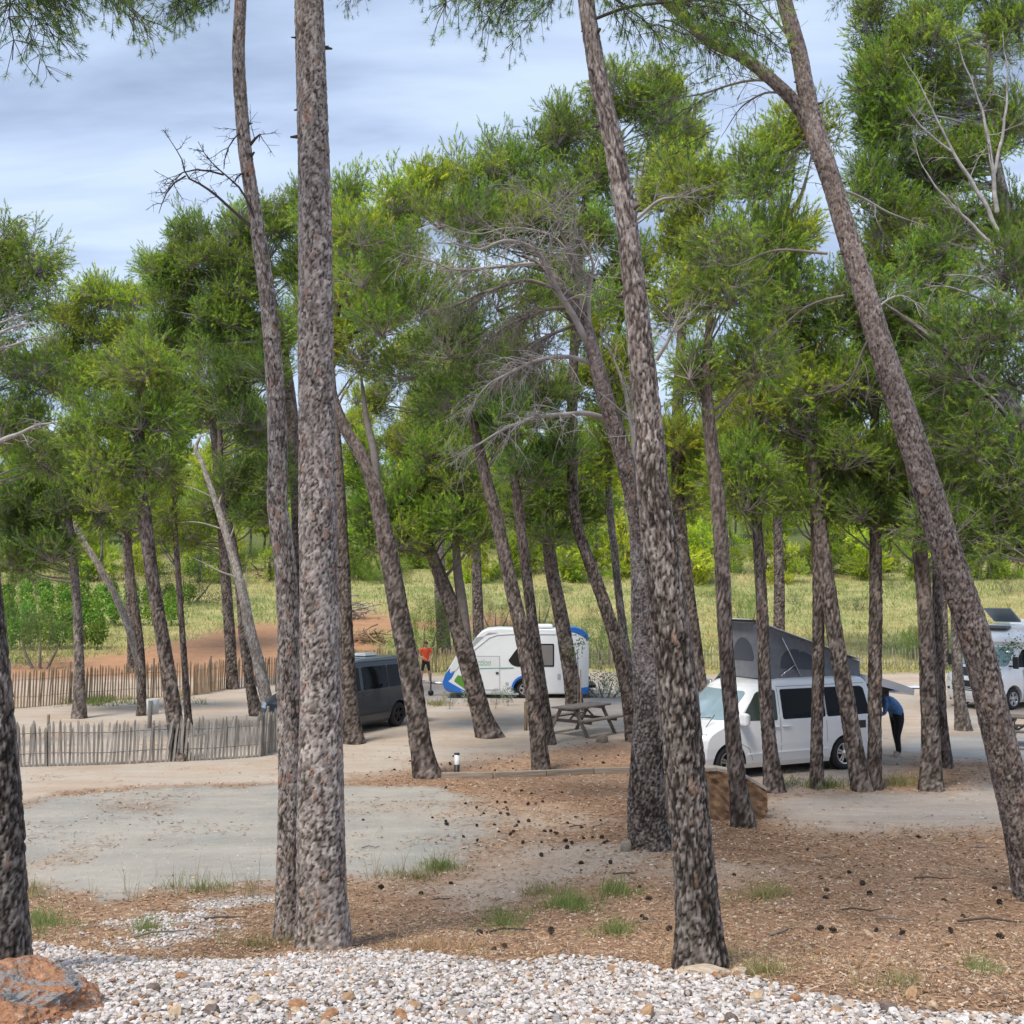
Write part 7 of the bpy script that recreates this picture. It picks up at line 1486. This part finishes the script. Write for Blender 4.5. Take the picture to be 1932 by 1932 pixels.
for _ in range(4000):
    if len(spots) >= 125: break
    px, py = sr.uniform(640, 1930), sr.uniform(1425, 1800); d1 = math.exp(-((px - 1000) / 170) ** 2 - ((py - 1555) / 45) ** 2); d2 = .5 * math.exp(-((py - 1440) / 16) ** 2) * (px < 1330) + .05 * (py > 1570) * (px > 1000) + .03 * (py > 1660)
    if sr.random() < d1 + d2: spots.append((px, py))
for i, (px, py) in enumerate(spots):
    p = ground(px, py); s = sr.uniform(.6, 1.0); zz = float(terr_z(np.array([p[0]]), np.array([p[1]]))[0][0])
    o = link('pine_cone', CONES[i % 3], None, (p[0], p[1], zz + .022 * s), (math.pi / 2 + sr.normal() * .3, sr.normal() * .3, sr.uniform(0, 6)), s); tag(o, 'small dark brown fallen pine cone on the forest floor', 'pine cone', 'fallen pine cones')
# twigs and sticks
for i, (px, py, L, a) in enumerate(((1620, 1720, .5, .1), (1690, 1738, .35, -.2), (1880, 1740, .7, .05), (1140, 1560, .35, .2), (1090, 1560, .3, .5), (300, 1765, .5, .5), (420, 1735, .45, .2), (1560, 1620, .3, .3), (1760, 1660, .4, -.1), (1480, 1760, .35, .6), (830, 1700, .3, .3), (1230, 1745, .3, -.3), (960, 1760, .4, .2), (700, 1600, .25, .3), (1180, 1650, .3, .2), (1850, 1600, .35, .1))):
    p = ground(px, py); m = MB(); q = [(-L / 2, 0, .015), (-L * .1, sr.normal() * .03, .03), (L * .2, sr.normal() * .03, .02), (L / 2, sr.normal() * .05, .015)]; m.tube(q, [.010, .009, .007, .003], 6)
    o = m.build('stick', LIMB_GREY if i % 2 else TWIG_DARK, None, p); o.rotation_euler = (0, 0, a); tag(o, 'dry fallen stick lying on the brown forest floor', 'stick', 'dry sticks on the ground')
# grass
def blades(x, y, hgt, wid, cols, nb, spread, name, label, mat, cat='grass', lean=.45):
    n_ = len(x); z, _ = terr_z(x, y); X = np.repeat(x, nb) + sr.normal(size=n_ * nb) * np.repeat(spread, nb); Y_ = np.repeat(y, nb) + sr.normal(size=n_ * nb) * np.repeat(spread, nb); Z = np.repeat(z, nb) - .01; H = np.repeat(hgt, nb) * sr.uniform(.45, 1.15, n_ * nb); Wd = np.repeat(wid, nb)
    D = np.stack([sr.normal(size=n_ * nb) * lean, sr.normal(size=n_ * nb) * lean, np.ones(n_ * nb)], 1); D /= np.linalg.norm(D, axis=1)[:, None]; a = sr.uniform(0, 6.28, n_ * nb); S = np.stack([np.cos(a), np.sin(a), np.zeros(n_ * nb)], 1)
    b0 = np.stack([X, Y_, Z], 1); mid = b0 + D * (H * .55)[:, None]; bend = D + np.stack([D[:, 0] * .9, D[:, 1] * .9, -.25 * np.ones(n_ * nb)], 1) * .8; tip = mid + bend / np.linalg.norm(bend, axis=1)[:, None] * (H * .5)[:, None]
    V = np.stack([b0 - S * Wd[:, None] * .5, b0 + S * Wd[:, None] * .5, mid + S * Wd[:, None] * .4, mid - S * Wd[:, None] * .4, tip], 1).reshape(-1, 3); o = np.arange(n_ * nb) * 5
    T = np.concatenate([np.stack([o, o + 1, o + 2], 1), np.stack([o, o + 2, o + 3], 1), np.stack([o + 3, o + 2, o + 4], 1)]); C = np.repeat(np.repeat(cols, nb, 0) * sr.uniform(.75, 1.25, (n_ * nb, 1)), 5, 0)
    return tag(link(name, np_mesh(name, V, T, mat, C)), label, cat, kind='stuff')
pts = []
for cx_, cy_, rx, ry, n_, g in ((80, 1748, 45, 22, 60, 0), (275, 1755, 40, 18, 26, 0), (60, 1690, 25, 10, 10, 1), (1075, 1708, 60, 16, 80, 0), (950, 1745, 45, 20, 44, 0), (1170, 1690, 40, 14, 34, 0), (1010, 1690, 60, 14, 20, 1), (1160, 1765, 45, 16, 34, 0), (1445, 1690, 50, 18, 44, 1), (1850, 1835, 30, 12, 20, 0), (1440, 1840, 60, 14, 30, 1), (800, 1790, 90, 10, 50, 2), (480, 1790, 70, 10, 26, 1), (380, 1680, 60, 6, 16, 0), (830, 1640, 50, 8, 26, 0), (780, 1655, 80, 8, 18, 1), (640, 1730, 40, 20, 14, 2), (1560, 1485, 40, 5, 34, 0), (1700, 1480, 50, 8, 34, 1), (1480, 1480, 15, 5, 8, 0), (175, 1325, 75, 8, 120, 0), (350, 1320, 50, 14, 20, 1), (1700, 1860, 60, 20, 20, 1), (1270, 1800, 30, 15, 14, 2), (1360, 1800, 30, 15, 14, 1), (820, 1330, 40, 4, 20, 1), (1860, 1300, 30, 5, 10, 0), (1900, 1320, 20, 8, 20, 1)):
    for _ in range(n_):
        a, r = sr.uniform(0, 6.28), abs(sr.normal()) * .62; p = ground(cx_ + rx * r * math.cos(a), cy_ + ry * r * math.sin(a)); pts.append((p[0], p[1], g))
P_ = np.array(pts); pal = np.array([(.20, .26, .085), (.30, .29, .125), (.50, .36, .20)]); far_ = P_[:, 1] / 8
blades(P_[:, 0], P_[:, 1], sr.uniform(.07, .17, len(P_)) * np.clip(far_, 1, 2.0), .0045 * np.clip(far_, .9, 4), pal[P_[:, 2].astype(int)], 12, .045 * np.clip(far_, 1, 2.5), 'grass', 'tufts of green and dry grass on the forest floor', LEAF)
x, y = fan(2600, 6.5, 13, .62); W = zone_weights(x, y); k = (W[:, 0] > .6) & (fbm(x, y, .9, 40) > .5); x, y = x[k], y[k]
blades(x, y, sr.uniform(.04, .10, len(x)), np.full(len(x), .004), np.array([(.45, .33, .18), (.28, .25, .10), (.38, .28, .15)])[sr.integers(0, 3, len(x))], 6, np.full(len(x), .03), 'dry_grass', 'thin dry grass stalks between the pine litter', LEAF)
tall = np.array([ground(px, py)[:2] for px, py in [(sr.uniform(310, 500), sr.uniform(1680, 1698)) for _ in range(34)] + [(sr.uniform(690, 800), sr.uniform(1650, 1670)) for _ in range(14)] + [(sr.uniform(60, 300), sr.uniform(1690, 1705)) for _ in range(12)]])
blades(tall[:, 0], tall[:, 1], sr.uniform(.18, .55, len(tall)), np.full(len(tall), .005), np.array([(.22, .24, .09), (.40, .32, .18)])[sr.integers(0, 2, len(tall))], 3, np.full(len(tall), .03), 'tall_weeds', 'tall thin weeds along the near edge of the gravel pad', LEAF, lean=.22)
# thistle-like weeds, dark low scrub by the pad
x, y = fan(44000, 46, 108, .72); W = zone_weights(x, y); k = W[:, 5] > .45; x, y = x[k], y[k]; dn = fbm(x, y, .13, 50); dn2 = fbm(x, y, .5, 51)
cc = np.where((dn + .35 * (dn2 - .5))[:, None] > .52, np.array((.56, .46, .22)), np.array((.28, .35, .11))); cc = np.where((sr.random(len(x)) < .25)[:, None], np.array((.44, .42, .18)), cc)
blades(x, y, sr.uniform(.22, .50, len(x)), sr.uniform(.03, .055, len(x)), cc, 3, np.full(len(x), .22), 'meadow_grass', 'long green and straw coloured grass on the rising meadow', LEAF, lean=.5)
